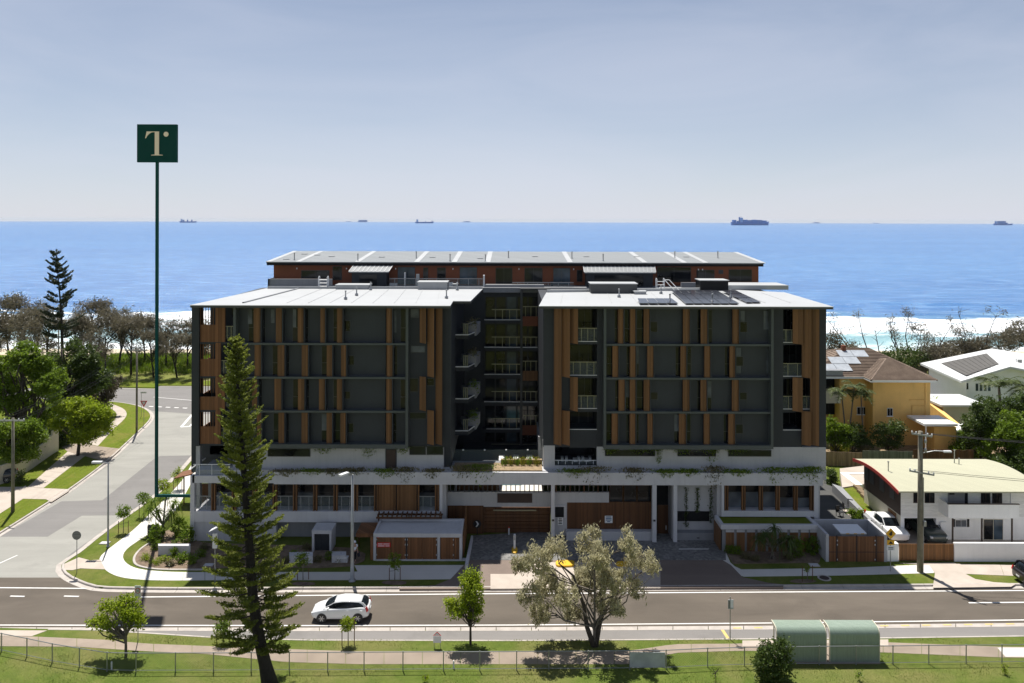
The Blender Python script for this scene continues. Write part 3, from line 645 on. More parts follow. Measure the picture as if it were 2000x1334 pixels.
# --- balconies cut into the block ends: parapet, slab, rail on posts, dark room behind
def rail(a, b, top, bot, Y, par, m='rail_brass', n=3, glassy=True):
    rl = pb('railing', m, par, a, top-0.8, b, top+0.5, Y, 0.06)
    for i in range(n): x = a+(b-a)*(i+0.5)/n; pb('baluster', m, rl, x-0.45, top+0.5, x+0.45, bot, Y+0.005, 0.04)
    if glassy: pb('glass_pane', 'clear_glass', rl, a, top+1.5, b, bot-1.5, Y+0.02, 0.012)
    return rl
def balcony(a, b, r, ybot, room=71.0, rl=None, fill=None, n=3):
    y0, y1 = ((602, 671), (671, 737), (737, 803), (803, 873))[r]
    s = pb('balcony', 'charcoal', B, a-0.5, ybot, b+0.5, y1+1, YU+0.04, 2.6)
    pb('slab_edge', 'steel_white', s, a, ybot-1.2, b, ybot, YU+0.02, 0.05)
    pb('balcony_door', 'window_glass', s, a, y0+2, b, ybot, room, 0.05)
    for q in range(1, 3): x = a+(b-a)*q/3; pb('door_frame', 'fascia', s, x-0.4, y0+2, x+0.4, ybot, room-0.02, 0.05)
    if rl: rail(a, b, rl, ybot-1.2, YU+0.06, s, n=n)
    return s
for a, b, r, rl, yb, n in ((1129, 1166.5, 0, 641, 667, 3), (1113, 1166.5, 1, 707, 733, 4), (1098, 1113.5, 2, 773, 798, 1), (1129, 1166.5, 2, 773, 798, 3), (1113, 1166.5, 3, None, 839, 3),
                      (1529.5, 1551, 0, 643, 668, 2), (1529.5, 1567, 1, 709, 734, 2), (1529.5, 1551, 2, 773, 798, 1), (1568, 1584, 2, 773, 798, 1), (1529.5, 1567, 3, None, 839, 2)):
    balcony(a, b, r, yb, rl=rl, n=n)
# spandrels and backing walls round those openings
for a, b, y0, y1 in ((1082, 1129, 600, 671), (1082, 1113, 671, 737), (1082, 1098, 737, 803), (1113, 1129, 737, 803), (1082, 1113, 803, 873), (1551, 1600, 600, 671), (1567, 1600, 671, 737), (1551, 1568, 737, 803), (1584, 1600, 737, 803), (1567, 1600, 803, 873)):
    pb('backing_wall', 'charcoal', B, a, y0, b, y1, YU+0.3, 0.12)
# --- open corner balconies on the side-street end: pillar, slabs, timber balustrades with slats above
for r, (y0, y1) in enumerate(((603, 670), (671, 737), (737, 803), (803, 869))):
    zt, zb = Zp(y0, YU), Zp(y1, YU); hb = zb+1.55
    s = bx('corner_balcony', 'charcoal', B, xl0+0.2, xb0+0.25, YU+0.1, 72.6, zb-0.18, zb)
    bx('balustrade', 'timber_red', s, Xp(389, YU), Xp(421, YU), YU+0.12, YU+0.18, zb, hb if r != 2 else zb+1.2)
    bx('balustrade', 'timber_red', s, xl0+0.22, xl0+0.28, YU+0.95, 72.5, zb, zb+1.05)
    for k in range(7):
        x = Xp(390.5+k*4.9, YU); bx('slat', 'timber_red', s, x-0.03, x+0.03, YU+0.13, YU+0.17, hb, zt)
    pb('timber_panel', 'timber_red', s, 421, y0, 439.5 if r in (0, 2) else 431, y1-0.5, YU+0.05, 0.08)
    rail(439.5 if r in (0, 2) else 431, 455, y1-31, y1-6, YU+0.2, s, n=2)
    bx('sliding_door', 'window_glass', s, Xp(424, YU), xb0+0.2, 72.45, 72.58, zb, zt)
# --- grey wall of the lower storey behind the planters
def conc(a, b, y0, y1, Y=YU-0.02, d=0.4, m='concrete'): return pb('base_wall', m, B, a, y0, b, y1, Y, d)
conc(455, 867, 874.5, 924); conc(1062, 1084, 870, 924, d=2); conc(1166, 1613.5, 872, 924); conc(1084, 1166, 909, 924)
pb('wall', 'charcoal', B, 374, 870, 455, 924, 72.6, 0.3)
bx('base_wall', 'concrete', B, xr1-0.3, xr1-0.01, YU+0.38, YB, SLABZ, Z_(873)); bx('base_wall', 'concrete', B, xl1-0.85, xl1-0.6, YU+0.38, 75, SLABZ, Z_(873))
for a, b, y0, y1 in ((523, 606, 877.5, 893), (800, 832, 871, 889), (833.5, 866, 871, 889), (1182, 1280, 878, 890.5), (1324, 1399, 878, 890.5), (1423, 1507, 878, 890.5)): win(a, y0, b, y1, YU-0.1)
dr = pb('door', 'charcoal_panel', B, 753, 877, 775, 923, YU-0.07, 0.1); pb('door_leaf', 'brown_clad', dr, 755, 879, 773, 922, YU-0.09, 0.05)
s = pb('balcony', 'charcoal', B, 1084, 907, 1166, 910, YU+0.05, 2.8); pb('balcony_door', 'window_glass', s, 1084, 872, 1166, 907, 71.4, 0.05); rail(1084, 1166, 899, 907, YU+0.1, s, 'steel_white', 6)
tb = bx('balcony_table', 'white_paint', s, Xp(1120, 70), Xp(1150, 70), 69.6, 70.6, Zp(899, 70), Zp(897, 70))
for x in (1096, 1104, 1128, 1136, 1150): bx('balcony_chair', 'plastic_grey', s, Xp(x, 69.8), Xp(x+5, 69.8), 69.6, 70.1, Zp(907, 69.8), Zp(892, 69.8))
# --- the rear block and the courtyard face between the two blocks
xB0, xB1 = -28.4, 29.3
bx('wall', 'charcoal', B, xB0, xB1, YB, 103.5, 0, Zp(571, YB))
bx('pool_deck', 'path_white', B, Xp(881, YU)+0.05, xr0-0.0, 70.8, 79.5, 2.9, 3.2); bx('pool_deck', 'charcoal', B, Xp(881, YU)+0.05, xr0-0.0, 79.5, YB-0.03, 2.9, 3.2); bx('wall', 'charcoal', B, Xp(881, YU)+0.3, xr0-0.3, 73.5, YB-0.03, 0, 2.9)  # rear deck in charcoal: the courtyard shade put into its colour
pb('parapet', 'concrete_dark', B, 943, 562, 1062, 571.5, YB-0.35, 0.3)
for i, py in enumerate((625, 678.5, 731.5, 785, 838, 888)):
    s = pb('court_balcony', 'charcoal', B, 945, py+0.5, 1053, py+7, YB-1.25, 1.25)
    pb('slab_edge', 'steel_white', s, 945.5 if i < 4 else 950, py-0.9, 1016, py+0.5, YB-1.28, 0.06); 
    if i in (1, 3): pb('slab_edge', 'steel_white', s, 1020, py-0.9, 1052, py+0.5, YB-1.28, 0.06)
    for q in range(5): pb('balcony_door', 'window_glass' if q != 2 else 'window_blue', s, 948+q*21, py-45, 966+q*21, py-1, YB-0.06, 0.05)
    rail(960, 1016, py-20, py-1, YB-1.22, s, 'rail_brass', 4, False)
    if i in (0, 2, 4): 
        p = pb('spandrel', 'rust_wall' if i != 2 else 'timber', s, 1020.5, py-7, 1052, py+12, YB-1.3, 0.12); rail(1021, 1052, py-26, py-7, YB-1.26, s, 'rail_brass', 3, False)
    else: rail(1021, 1052, py-20, py-1, YB-1.22, s, 'rail_brass', 3, False)
pb('court_frame', 'fascia', B, 1016, 564, 1020.5, 905, YB-1.45, 1.4); pb('court_frame', 'fascia', B, 1016, 563.5, 1074, 567, YB-1.46, 1.3); pb('court_frame', 'charcoal', B, 1052.5, 567, 1064, 905, YB-1.4, 1.3)
pb('court_wall', 'concrete', B, 1052, 853, 1063, 905, YB-7, 6)
# angled balconies on the courtyard flank of the left-hand block, with planter boxes at their tips
for i, py in enumerate((654, 716.5, 779, 841.5, 904)):
    Y0 = 74.6; z = Zp(py, Y0); xw = xl1-0.1
    poly = [(xw, Y0), (Xp(914, Y0), Y0), (Xp(914, Y0)+0.55, Y0+1.6), (Xp(914, Y0)+0.55, Y0+4.6), (xw, Y0+4.6)]
    if i == 4: continue
    s = MB().prism(poly, z-0.42, z-0.03).build('flank_balcony', 'charcoal', B)
    ins = [(xw, Y0-0.03), (Xp(914, Y0)+0.02, Y0-0.03), (Xp(914, Y0)+0.58, Y0+1.6), (Xp(914, Y0)+0.5, Y0+1.6), (Xp(914, Y0), Y0+0.05), (xw, Y0+0.05)]
    MB().prism(ins, z-0.05, z+0.04).build('slab_edge', 'steel_white', s)
    rl = MB(); x1 = Xp(914, Y0)-0.05
    rl.tube([(xw+0.8, Y0+0.06, z+1.05), (x1, Y0+0.06, z+1.05), (x1+0.55, Y0+1.6, z+1.05)], 0.035, 4)
    ro = rl.build('railing', 'rail_brass', s)
    for u in (0.15, 0.6, 1.0): xx = xw+0.8+(x1-xw-0.8)*u; bx('baluster', 'rail_brass', ro, xx-0.02, xx+0.02, Y0+0.04, Y0+0.08, z, z+1.05)
    bx('glass_pane', 'clear_glass', ro, xw+0.8, x1, Y0+0.05, Y0+0.065, z+0.05, z+0.98)
    px_ = Xp(921, Y0+1.6)
    pl = MB().prism([(px_-0.35, Y0+1.7), (px_+0.45, Y0+1.7), (px_+0.75, Y0+4.4), (px_-0.35, Y0+4.4)], lambda x, y: z-0.35+max(0, (px_+0.2-x))*0.0, lambda x, y: z+0.75).build('planter_box', 'concrete_dark', s)
    bx('balcony_door', 'window_glass', s, xw-0.02, xw+0.04, Y0+0.3, Y0+4.0, z, z+2.35)
    bx('chair', 'charcoal_panel', s, xw+0.5, xw+0.9, Y0+2, Y0+2.5, z, z+0.85)
# --- roofs
zr0 = ROOF_Z
def roofpoly(pts, z0, z1, m, name='roof', par=B): return MB().prism(pts, z0, z1).build(name, m, par)
RT = ROOF_Z+0.22
rl_pts = [(Xp(370, 67.4), 67.4), (Xp(879, 67.4), 67.4), P(885, 588, RT), P(919, 588, RT), P(943, 564, RT), P(520, 563, RT)]
rL = roofpoly(rl_pts, RT-0.06, RT, 'roof_white')
roofpoly([(x*0.999, y+0.05) for x, y in rl_pts], ROOF_Z-0.02, RT-0.06, 'fascia', 'fascia', rL)
rr_pts = [(Xp(1052, 67.4), 67.4), (Xp(1628, 67.4), 67.4), P(1533, 571, RT), P(1415, 565, RT), P(1068, 570, RT), P(1063, 578, RT)]
rR = roofpoly(rr_pts, RT-0.06, RT, 'roof_white')
roofpoly([(x*0.999, y+0.05) for x, y in rr_pts], ROOF_Z-0.02, RT-0.06, 'fascia', 'fascia', rR)
bx('gutter', 'steel_white', rL, Xp(470, YG), Xp(782, YG), YG-0.32, YG-0.1, ROOF_Z+0.05, ROOF_Z+0.1); bx('gutter', 'steel_white', rR, Xp(1192, YG), Xp(1498, YG), YG-0.32, YG-0.1, ROOF_Z+0.05, ROOF_Z+0.1)
# flashings and seams
for a, b in (((475, 592), (583, 564)),): 
    p, q = P(*a, RT), P(*b, RT); thick(hline([p, q], 0.09, RT+0.10), 0.1).build('roof_flashing', 'metal_grey', rL)
for roof, pts in ((rL, [((560+i*42, 592), (628+i*33.0, 564.5)) for i in range(8)]), (rR, [((1095+i*50, 592), (1100+i*43, 572)) for i in range(10)])):
    for a, b in pts: thick(hline([P(*a, RT), P(*b, RT)], 0.02, RT+0.03), 0.03).build('roof_seam', 'roof_white', roof)
thick(hline([P(1068, 571, RT), P(1405, 566.5, RT)], 0.12, RT+0.28), 0.28).build('roof_flashing', 'roof_white', rR)
thick(hline([P(523, 563.6, RT), P(940, 564.5, RT)], 0.12, RT+0.25), 0.25).build('roof_flashing', 'metal_grey', rL)
def vent(par, px, py, hgt=0.75, rad=0.06, Z=None):
    Z = RT if Z is None else Z; x, y = P(px, py, Z)
    MB().lathe([(rad*2.8, 0), (rad*2.8, 0.22), (rad, 0.26), (rad, hgt), (rad*1.5, hgt+0.01), (rad*1.5, hgt+0.1), (0.01, hgt+0.14)], (x, y, Z-0.01), 8).build('vent_pipe', 'metal_grey', par, True)
for a, b in ((675, 585), (696.5, 577.5), (872, 583), (724, 566.5), (893, 567)): vent(rL, a, b)
for a, b in ((1209, 581), (1308.5, 592), (1391.5, 592), (1427, 582.5), (1291, 574)): vent(rR, a, b)
def plinth(par, a, b, py, h, depth, m='metal_grey', top='roof_white'):
    x0, y0 = P(a, py, RT); x1, _ = P(b, py, RT)
    o = bx('plant_box', m, par, x0, x1, y0, y0+depth, RT-0.02, RT+h); bx('lid', top, o, x0-0.08, x1+0.08, y0-0.08, y0+depth+.08, RT+h, RT+h+0.08)
plinth(rL, 656, 720, 565, 0.42, 1.8); plinth(rL, 816, 873, 565.5, 0.75, 2.0); plinth(rR, 1154, 1244, 573, 0.95, 2.2, 'fascia'); plinth(rR, 1368, 1422, 567.5, 1.05, 2.2, 'black_void'); plinth(rR, 1240, 1262, 575, 0.25, 1.0)
plinth(rL, 706, 722, 563.2, 0.3, 1); plinth(rL, 885, 893, 563, 0.4, 0.6)
def hoop(par, px, py, w, h, Z):
    x, y = P(px, py, Z); m_ = MB()
    for dx in (0, w): m_.tube([(x+dx, y, Z), (x+dx, y, Z+h*0.9), (x+dx, y+0.12, Z+h), (x+dx, y+0.5, Z+h), (x+dx, y+0.6, Z+h*0.9), (x+dx, y+0.6, Z)], 0.045, 5)
    for q in range(3): m_.tube([(x, y, Z+0.25+q*0.35), (x+w, y, Z+0.25+q*0.35)], 0.03, 4)
    m_.build('roof_ladder', 'steel_white', par)
hoop(rL, 622, 563.5, 0.95, 1.3, RT); hoop(rR, 1283, 567, 0.8, 1.25, RT)
x, y = P(1298, 567.5, RT); m_ = MB(); [m_.tube([(x+dx, y, RT+1.15), (x+1.0+dx, y-0.6, RT)], 0.04, 4) for dx in (0, 0.5)]; m_.tube([(x, y, RT+1.15), (x+.5, y, RT+1.15)], 0.03, 4); m_.build('roof_ladder', 'steel_white', rR)
def array(par, c0, c1, c2, c3, nu, nv, Z, tilt=0.12):          # solar panels in rows and columns between four roof pixels (front-left, front-right, back-right, back-left)
    A, Bq, Cq, D = (Vector(P(*c, Z)) for c in (c0, c1, c2, c3))
    def pt(u, v): p = (A.lerp(Bq, u)).lerp(D.lerp(Cq, u), v); return (p.x, p.y, Z+v*tilt)
    for i in range(nu):
        for j in range(nv):
            g = 0.03/nu*1.0
            q = [pt(i/nu+g, j/nv+g), pt((i+1)/nu-g, j/nv+g), pt((i+1)/nu-g, (j+1)/nv-g), pt(i/nu+g, (j+1)/nv-g)]
            o = MB().add(q+[(a, b, c-0.05) for a, b, c in q], [(0,1,2,3),(7,6,5,4),(0,4,5,1),(1,5,6,2),(2,6,7,3),(3,7,4,0)]).build('solar_panel', 'solar', par)
    for u in (0.02, 0.98): p0, p1 = pt(u, 0.04), pt(u, 0.96); MB().tube([(p0[0], p0[1], Z-0.14), (p1[0], p1[1], Z-0.14)], 0.03, 4).build('mounting_rail', 'galv', par)
array(rR, (1249, 592), (1325, 592), (1312, 585), (1245, 585), 4, 1, RT+0.2); array(rR, (1339, 592.5), (1444, 592.5), (1400, 568.5), (1310, 568.5), 6, 3, RT+0.16); array(rR, (1459, 590.5), (1487, 590), (1436, 568.5), (1408, 568.5), 2, 3, RT+0.16)
# higher roof piece behind on the right
bx('roof', 'roof_white', B, Xp(1405, 84), Xp(1537, 84), 83.6, 87.5, RT+0.02, RT+0.5)
# --- penthouse storey on the rear block
YP = 90.6; PT = Zp(517, YP-0.4)
ph = bx('penthouse_wall', 'rust_wall', B, xB0+0.3, xB1-0.2, YP, 103, Zp(571, YB)-0.1, PT)
for a, b, y0, y1, m in ((587.5,642.5,529,545,'window_glass'),(649,667,521,548,'window_glass'),(776,810,522,556,'window_blue'),(826,835.5,523,556,'window_glass'),(853,870,523,556,'window_glass'),(897,931,522,556,'window_blue'),(967.5,1000,523,556,'window_glass'),(1024,1059,523,556,'window_glass'),(1080,1113,523,556,'window_blue'),(1126,1137,527,550,'window_glass'),(1283,1349,521,550,'window_glass'),(1360,1395,526,549,'window_glass'),(1423,1468,525,549,'window_glass'),(1403,1412,526,534,'charcoal_panel')):
    f = pb('window', 'fascia', ph, a, y0, b, y1, YP-0.06, 0.08)
    n = 2 if b-a > 20 else 1
    for q in range(n): pb('pane', m, f, a+0.8+(b-a-1.2)*q/n, y0+1, a-0.2+(b-a-0.4)*(q+1)/n, y1-0.6, YP-0.075, 0.03)
for x in (682, 728-46, 1112+5, 1316): pass
for a in (578, 675, 771, 883, 1012, 1119, 1363, 1371): pb('wall_light', 'steel_white', ph, a, 524, a+1.8, 527, YP-0.2, 0.15)
rf = MB(); e0, e1 = P(528, 515.5, PT+0.3), P(1487, 520, PT+0.3); RB = PT+1.15
rfp = [(xB0-0.35, YP-0.75), (xB1+0.2, YP-0.75), (xB1+0.2, 101.2), (xB0-0.35, 101.2)]
zf = lambda off: (lambda x, y: PT+off+(y-(YP-0.75))/(101.2-YP+0.75)*0.8)
rP = MB().prism(rfp, zf(0.17), zf(0.29)).build('penthouse_roof', 'corrugated_grey', B)
MB().prism([(xB0-0.3, YP-0.7), (xB1+0.15, YP-0.7), (xB1+0.15, 101.1), (xB0-0.3, 101.1)], zf(-0.13), zf(0.168)).build('fascia', 'black_void', rP)
for a, b in ((528, 575), (585, 607), (700, 735), (815, 830), (888, 900), (953, 962), (1113, 1119), (1258, 1275), (1335, 1316), (1376, 1389), (1487, 1436)):
    px0 = Q(a, 515, YP)[0]; 
    MB().prism([(px0-0.3, YP-0.74), (px0+0.3, YP-0.74), (px0+0.3, 101.1), (px0-0.3, 101.1)], zf(0.26), zf(0.315)).build('roof_sheet', 'roof_white', rP)
for i, px_ in enumerate((575, 699, 813, 879, 948, 1117, 1178, 1318, 1402, 993)):
    yy = YP + (1.2, 0.6, 3.2, 0.4, 0.2, 3.4, 1.0, 4.0, 4.2, 3.8)[i]; x = Q(px_, 510, yy)[0]
    MB().lathe([(0.18, 0), (0.06, 0.05), (0.06, 0.75), (0.1, 0.76), (0.1, 0.84)], (x, yy, zf(0.28)(x, yy)), 7).build('vent_pipe', 'metal_grey', rP, True)
for i, (px_, dy) in enumerate(((595, 7), (648, 4.5), (746, 4), (845, 4), (620, 6), (560, 1.6), (1045, 5), (1145, 5), (1243, 5), (1340, 5), (938, 3))):
    x = Q(px_, 507, YP+dy)[0]; bx('roof_hatch', 'roof_white', rP, x-0.35, x+0.35, YP+dy-0.25, YP+dy+0.25, zf(0.28)(0, YP+dy), zf(0.36)(0, YP+dy))
def leanto(a, b, c, d, py0, py1, seams):       # small standing-seam roof leaning out over the terrace
    z0, z1 = PT+0.1, PT-0.75; y0, y1 = YP-0.1, YP-2.3
    X = [Q(b[0], py0, y0)[0], Q(b[1], py0, y0)[0], Q(a[1], py1, y1)[0], Q(a[0], py1, y1)[0]]
    q = [(X[3], y1, z1), (X[2], y1, z1), (X[1], y0, z0), (X[0], y0, z0)]
    o = MB().add(q+[(p[0], p[1], p[2]-0.12) for p in q], [(0,1,2,3),(7,6,5,4),(0,4,5,1),(1,5,6,2),(2,6,7,3),(3,7,4,0)]).build('terrace_roof', 'corrugated_grey', B)
    for k in range(seams+1):
        u = k/seams; p0 = Vector(q[0]).lerp(Vector(q[1]), u); p1 = Vector(q[3]).lerp(Vector(q[2]), u); MB().obox((p0+p1)/2+Vector((0, 0, 0.03)), (0.03, 0, 0), (p1-p0)/2, (0, 0, 0.03)).build('roof_seam', 'metal_grey', o)
    bx('terrace_room', 'charcoal', o, X[3]+0.3, X[2]-0.3, y1+0.25, y0, Zp(571, YB)-0.05, z1-0.12); bx('window', 'window_glass', o, X[3]+1.2, X[2]-1.4, y1+0.2, y1+0.26, z1-1.6, z1-0.35)
leanto((681, 759), (694, 770), 0, 0, 518, 543, 9); leanto((1141, 1281), (1138, 1278), 0, 0, 520, 546, 18)
# terrace parapets, rails and clutter
pb('parapet', 'concrete_dark', B, 523, 546, 648, 561, 88.6, 0.25); pb('parapet', 'concrete_dark', B, 1333, 551, 1485, 563, 88.6, 0.25); pb('parapet', 'concrete_dark', B, 1330, 551, 1372, 561, 88.2, 0.3)
bx('parapet', 'concrete_dark', B, Q(523, 550, 88.6)[0], Q(523, 550, 88.6)[0]+0.2, 88.6, YP, Zp(561, 88.6), Zp(546, 88.6))
s = pb('terrace_deck', 'concrete_dark', B, 525, 561.5, 1486, 566, YB-0.02, 3.0)
rail(760, 945, 545, 560, 88.7, s, 'metal_grey', 9); rail(1000, 1120, 552, 562, 88.3, s, 'metal_grey', 6)
for a, b, y0, y1, m in ((716, 735, 549, 562, 'steel_white'), (760, 775, 554, 562, 'steel_white'), (789, 791, 533, 561, 'steel_white'), (812, 818, 536, 560, 'plastic_grey'), (1075, 1080, 550, 560, 'charcoal'), (876, 884, 552, 560, 'steel_white')): pb('terrace_furniture', m, s, a, y0, b, y1, 89.2, 0.5)
pb('terrace_wall', 'steel_white', B, 943, 538, 946, 562, 88.4, 0.8); pb('terrace_planter', 'concrete_dark', B, 946, 556, 1062, 563, 88.0, 0.8)
# --- podium: deck edge, sill bands, piers
deck = bx('podium_deck', 'concrete', B, Xp(378, YF), Xp(1608, YF), YF+0.5, YU+0.6, 5.35, SLABZ)
bx('podium_deck', 'concrete_dark', B, xl1, xr0, YU+0.61, 70.9, SLABZ-0.4, SLABZ-0.02)
pb('planter_edge', 'concrete_light', B, 535, 923, 1608, 947, YF, 0.28); pb('planter_edge', 'concrete_light', B, 376, 931, 535, 945, YF, 0.28)
bx('planter_edge', 'concrete_light', B, Xp(1608, YF)-0.3, Xp(1608, YF), YF+0.28, 80, Zp(947, YF), Zp(923, YF))
bx('planter_edge', 'concrete_light', B, Xp(1619, 70), Xp(1608, YF)+0.02, 70.5, 75, Zp(940, 70), Zp(918, 70))
bx('planter_soil', 'mulch', B, Xp(536, YF), Xp(1600, YF), YF+0.28, YU-0.03, SLABZ-0.3, Zp(926, YF)); bx('planter_soil', 'soil_sun', B, Xp(885, YF), Xp(1060, YF), YF+0.3, 70.0, SLABZ-0.3, SLABZ+0.12)
bx('planter_soil', 'soil_sun', B, Xp(978, YU), Xp(1060, YU), 69.6, 70.0, SLABZ, Zp(904, YU)); bx('court_fence', 'clear_glass', B, Xp(884, 70.3), Xp(1060, 70.3), 70.3, 70.33, SLABZ, SLABZ+1.2)
for i in range(4): x = Xp(905+i*42, 70.3); bx('court_light', 'steel_white', B, x-0.07, x+0.07, 70.2, 70.3, SLABZ+1.15, SLABZ+1.25)
pl = bx('pool_water', 'pool_blue', B, -4.0, 1.0, 73.2, 77.5, 3.18, 3.22)
for i, x in enumerate((-1.3, 0.2, 1.6)): bx('sun_lounger', 'white_paint', B, x, x+0.6, 79.5, 81.4, 3.45, 3.6)
# podium front, left-hand part
def cst(a, b, y0, y1, Y=YF, d=0.3, m='concrete_light', name='band'): return pb(name, m, B, a, y0, b, y1, Y, d)
cst(372, 380, 931, 1064, YF, 0.45, name='pier'); cst(859, 865, 947, 1003, YF, 0.6, name='pier'); cst(380, 864, 1000, 1021, YF+0.02, 1.3)
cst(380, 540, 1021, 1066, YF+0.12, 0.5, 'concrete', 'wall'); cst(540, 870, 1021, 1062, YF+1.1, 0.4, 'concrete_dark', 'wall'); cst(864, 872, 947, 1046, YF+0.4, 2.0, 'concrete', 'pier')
bx('wall', 'concrete_dark', B, Xp(372, YF), Xp(372, YF)+0.3, YF+4, 72.4, 0, 5.4); bx('wall', 'concrete_dark', B, Xp(372, YF)+1.5, Xp(372, YF)+1.8, 72.4, 103, 0, 6.3)
for i, a in enumerate((413, 453, 493, 533, 572.6, 612, 651.7, 691.5, 731, 771, 811.5, 850)):
    for q in (0, 5.2): pb('timber_mullion', 'timber', B, a+q, 947, a+q+2.4, 1000, YF+0.12, 0.35)
    pb('mullion_core', 'brown_clad', B, a+2.4, 947, a+5.2, 1000, YF+0.3, 0.12)
    if i < 11:
        b0, b1 = a+7.6, (413, 453, 493, 533, 572.6, 612, 651.7, 691.5, 731, 771, 811.5, 850)[i+1]
        if i in (8, 9): pb('timber_shutter', 'timber', B, b0, 947, b1, 1000, YF+0.26, 0.1)
        else:
            w_ = pb('window', 'fascia', B, b0, 947, b1, 1000, YF+1.5, 0.1); m1 = 'window_glass' if i % 2 else 'window_blind'
            pb('pane', 'window_glass', w_, b0+0.8, 948, b1-0.8, 962, YF+1.47, 0.04); pb('pane', m1, w_, b0+0.8, 963, b1-0.8, 998, YF+1.47, 0.04)
            rail(b0, b1, 970.5, 999, YF+0.3, w_, 'metal_grey', 2)
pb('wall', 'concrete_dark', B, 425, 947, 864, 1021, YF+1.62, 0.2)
for x in (385, 390, 398): pass
rail(382, 412, 971, 999, YF+0.25, pb('terrace_deck', 'concrete_dark', B, 380, 999.5, 424, 1001, YF+0.1, 4.5), 'metal_grey', 2)
rail(378, 450, 909, 931, YF+0.1, pb('terrace_deck', 'concrete_dark', B, 378, 930.5, 455, 932, YF+0.1, 4.5), 'steel_white', 3)
pb('column', 'concrete', B, 383, 868, 391, 1000, 70.2, 0.5); pb('wall', 'timber_dark', B, 395, 947, 425, 1000, 72.0, 0.2)
MB().tube([(Xp(374, 71), 71, Zp(917, 71)), (Xp(440, 75), 75, Zp(868, 75))], 0.06, 5).build('stair_rail', 'steel_white', B); MB().tube([(Xp(376, 71), 71, Zp(945, 71)), (Xp(442, 75), 75, Zp(892, 75))], 0.06, 5).build('stair_rail', 'steel_white', B)
# garage court in the middle
YD = 69.5
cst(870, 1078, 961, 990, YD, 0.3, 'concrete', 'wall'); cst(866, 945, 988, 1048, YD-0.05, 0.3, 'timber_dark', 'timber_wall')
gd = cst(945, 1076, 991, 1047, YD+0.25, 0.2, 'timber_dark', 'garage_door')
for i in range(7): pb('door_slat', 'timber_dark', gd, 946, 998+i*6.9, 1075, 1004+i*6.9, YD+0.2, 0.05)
pb('sun_strip', 'rail_brass', gd, 964, 996, 1048, 998, YD-0.05, 0.1)  # strip of sunlight at the door head, painted as a brass bar
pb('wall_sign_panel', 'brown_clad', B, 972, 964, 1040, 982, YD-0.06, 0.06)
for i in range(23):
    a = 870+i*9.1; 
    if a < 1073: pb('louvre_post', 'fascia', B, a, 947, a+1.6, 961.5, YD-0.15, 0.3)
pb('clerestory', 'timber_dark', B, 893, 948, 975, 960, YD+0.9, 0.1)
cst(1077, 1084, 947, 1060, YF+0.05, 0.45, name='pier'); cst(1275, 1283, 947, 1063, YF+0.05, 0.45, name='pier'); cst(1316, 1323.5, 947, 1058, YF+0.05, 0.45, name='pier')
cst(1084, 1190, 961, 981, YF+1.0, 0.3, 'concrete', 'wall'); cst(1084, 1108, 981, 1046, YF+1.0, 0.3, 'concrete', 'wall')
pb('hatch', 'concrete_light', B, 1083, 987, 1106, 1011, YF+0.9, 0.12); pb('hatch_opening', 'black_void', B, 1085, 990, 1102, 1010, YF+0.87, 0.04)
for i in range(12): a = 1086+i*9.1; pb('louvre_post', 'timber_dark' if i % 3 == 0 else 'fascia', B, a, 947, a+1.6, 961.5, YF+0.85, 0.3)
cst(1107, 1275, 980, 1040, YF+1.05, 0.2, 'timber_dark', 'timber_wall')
for a, b in ((1191, 1217), (1218.5, 1244), (1245.5, 1272)): f = pb('window', 'timber_dark', B, a, 947, b, 980, YF+1.15, 0.1); pb('pane', 'window_glass', f, a+1, 948, b-1, 979, YF+1.12, 0.05)
cst(1107, 1275, 1038, 1062, YF+0.35, 0.6, 'concrete', 'planter')
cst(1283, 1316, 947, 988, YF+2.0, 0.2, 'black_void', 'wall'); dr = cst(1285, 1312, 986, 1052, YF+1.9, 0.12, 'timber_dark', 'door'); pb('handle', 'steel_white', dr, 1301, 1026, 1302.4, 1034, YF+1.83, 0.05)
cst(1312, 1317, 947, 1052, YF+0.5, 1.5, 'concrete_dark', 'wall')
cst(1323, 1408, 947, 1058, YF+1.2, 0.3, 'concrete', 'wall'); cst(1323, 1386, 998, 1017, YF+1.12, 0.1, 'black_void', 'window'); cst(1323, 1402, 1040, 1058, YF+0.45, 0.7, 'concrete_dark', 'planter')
cst(1401, 1412, 947, 1030, YF+0.3, 1.0, 'concrete', 'pier')
for a, y in ((1223, 1050), (1362, 1049)): pb('drain_outlet', 'black_void', B, a, y, a+5, y+1.6, YF+0.34 if a < 1300 else YF+0.44, 0.03)
for a in (1079, 1277): pb('wall_light', 'black_plastic', B, a, 1015, a+4, 1018, YF-0.05, 0.1)
# right-hand ground-floor unit with its terrace box
cst(1410, 1415, 947, 1008, YF, 0.5, name='pier'); cst(1591, 1599, 947, 1035, YF, 0.5, name='pier'); cst(1412, 1592, 997, 1008, YF+0.02, 1.0); cst(1412, 1592, 1008, 1025, YF+1.2, 0.2, 'concrete_dark', 'wall')
fins = (1416.5, 1450, 1484, 1517, 1552, 1584)
for i, a in enumerate(fins):
    for q in (0, 4.6): pb('timber_mullion', 'timber', B, a+q, 947, a+q+2.2, 997, YF+0.12, 0.35)
    pb('mullion_core', 'brown_clad', B, a+2.2, 947, a+4.6, 997, YF+0.3, 0.12)
    if i < 5:
        b0, b1 = a+6.8, fins[i+1]; w_ = pb('window', 'fascia', B, b0, 947, b1, 997, YF+1.0, 0.1); pb('pane', 'window_glass', w_, b0+0.5, 948, b1-0.5, 959 if i < 3 else 970, YF+0.96, 0.05); pb('pane', 'window_blind', w_, b0+0.5, 960 if i < 3 else 971, b1-0.5, 996, YF+0.96, 0.05)
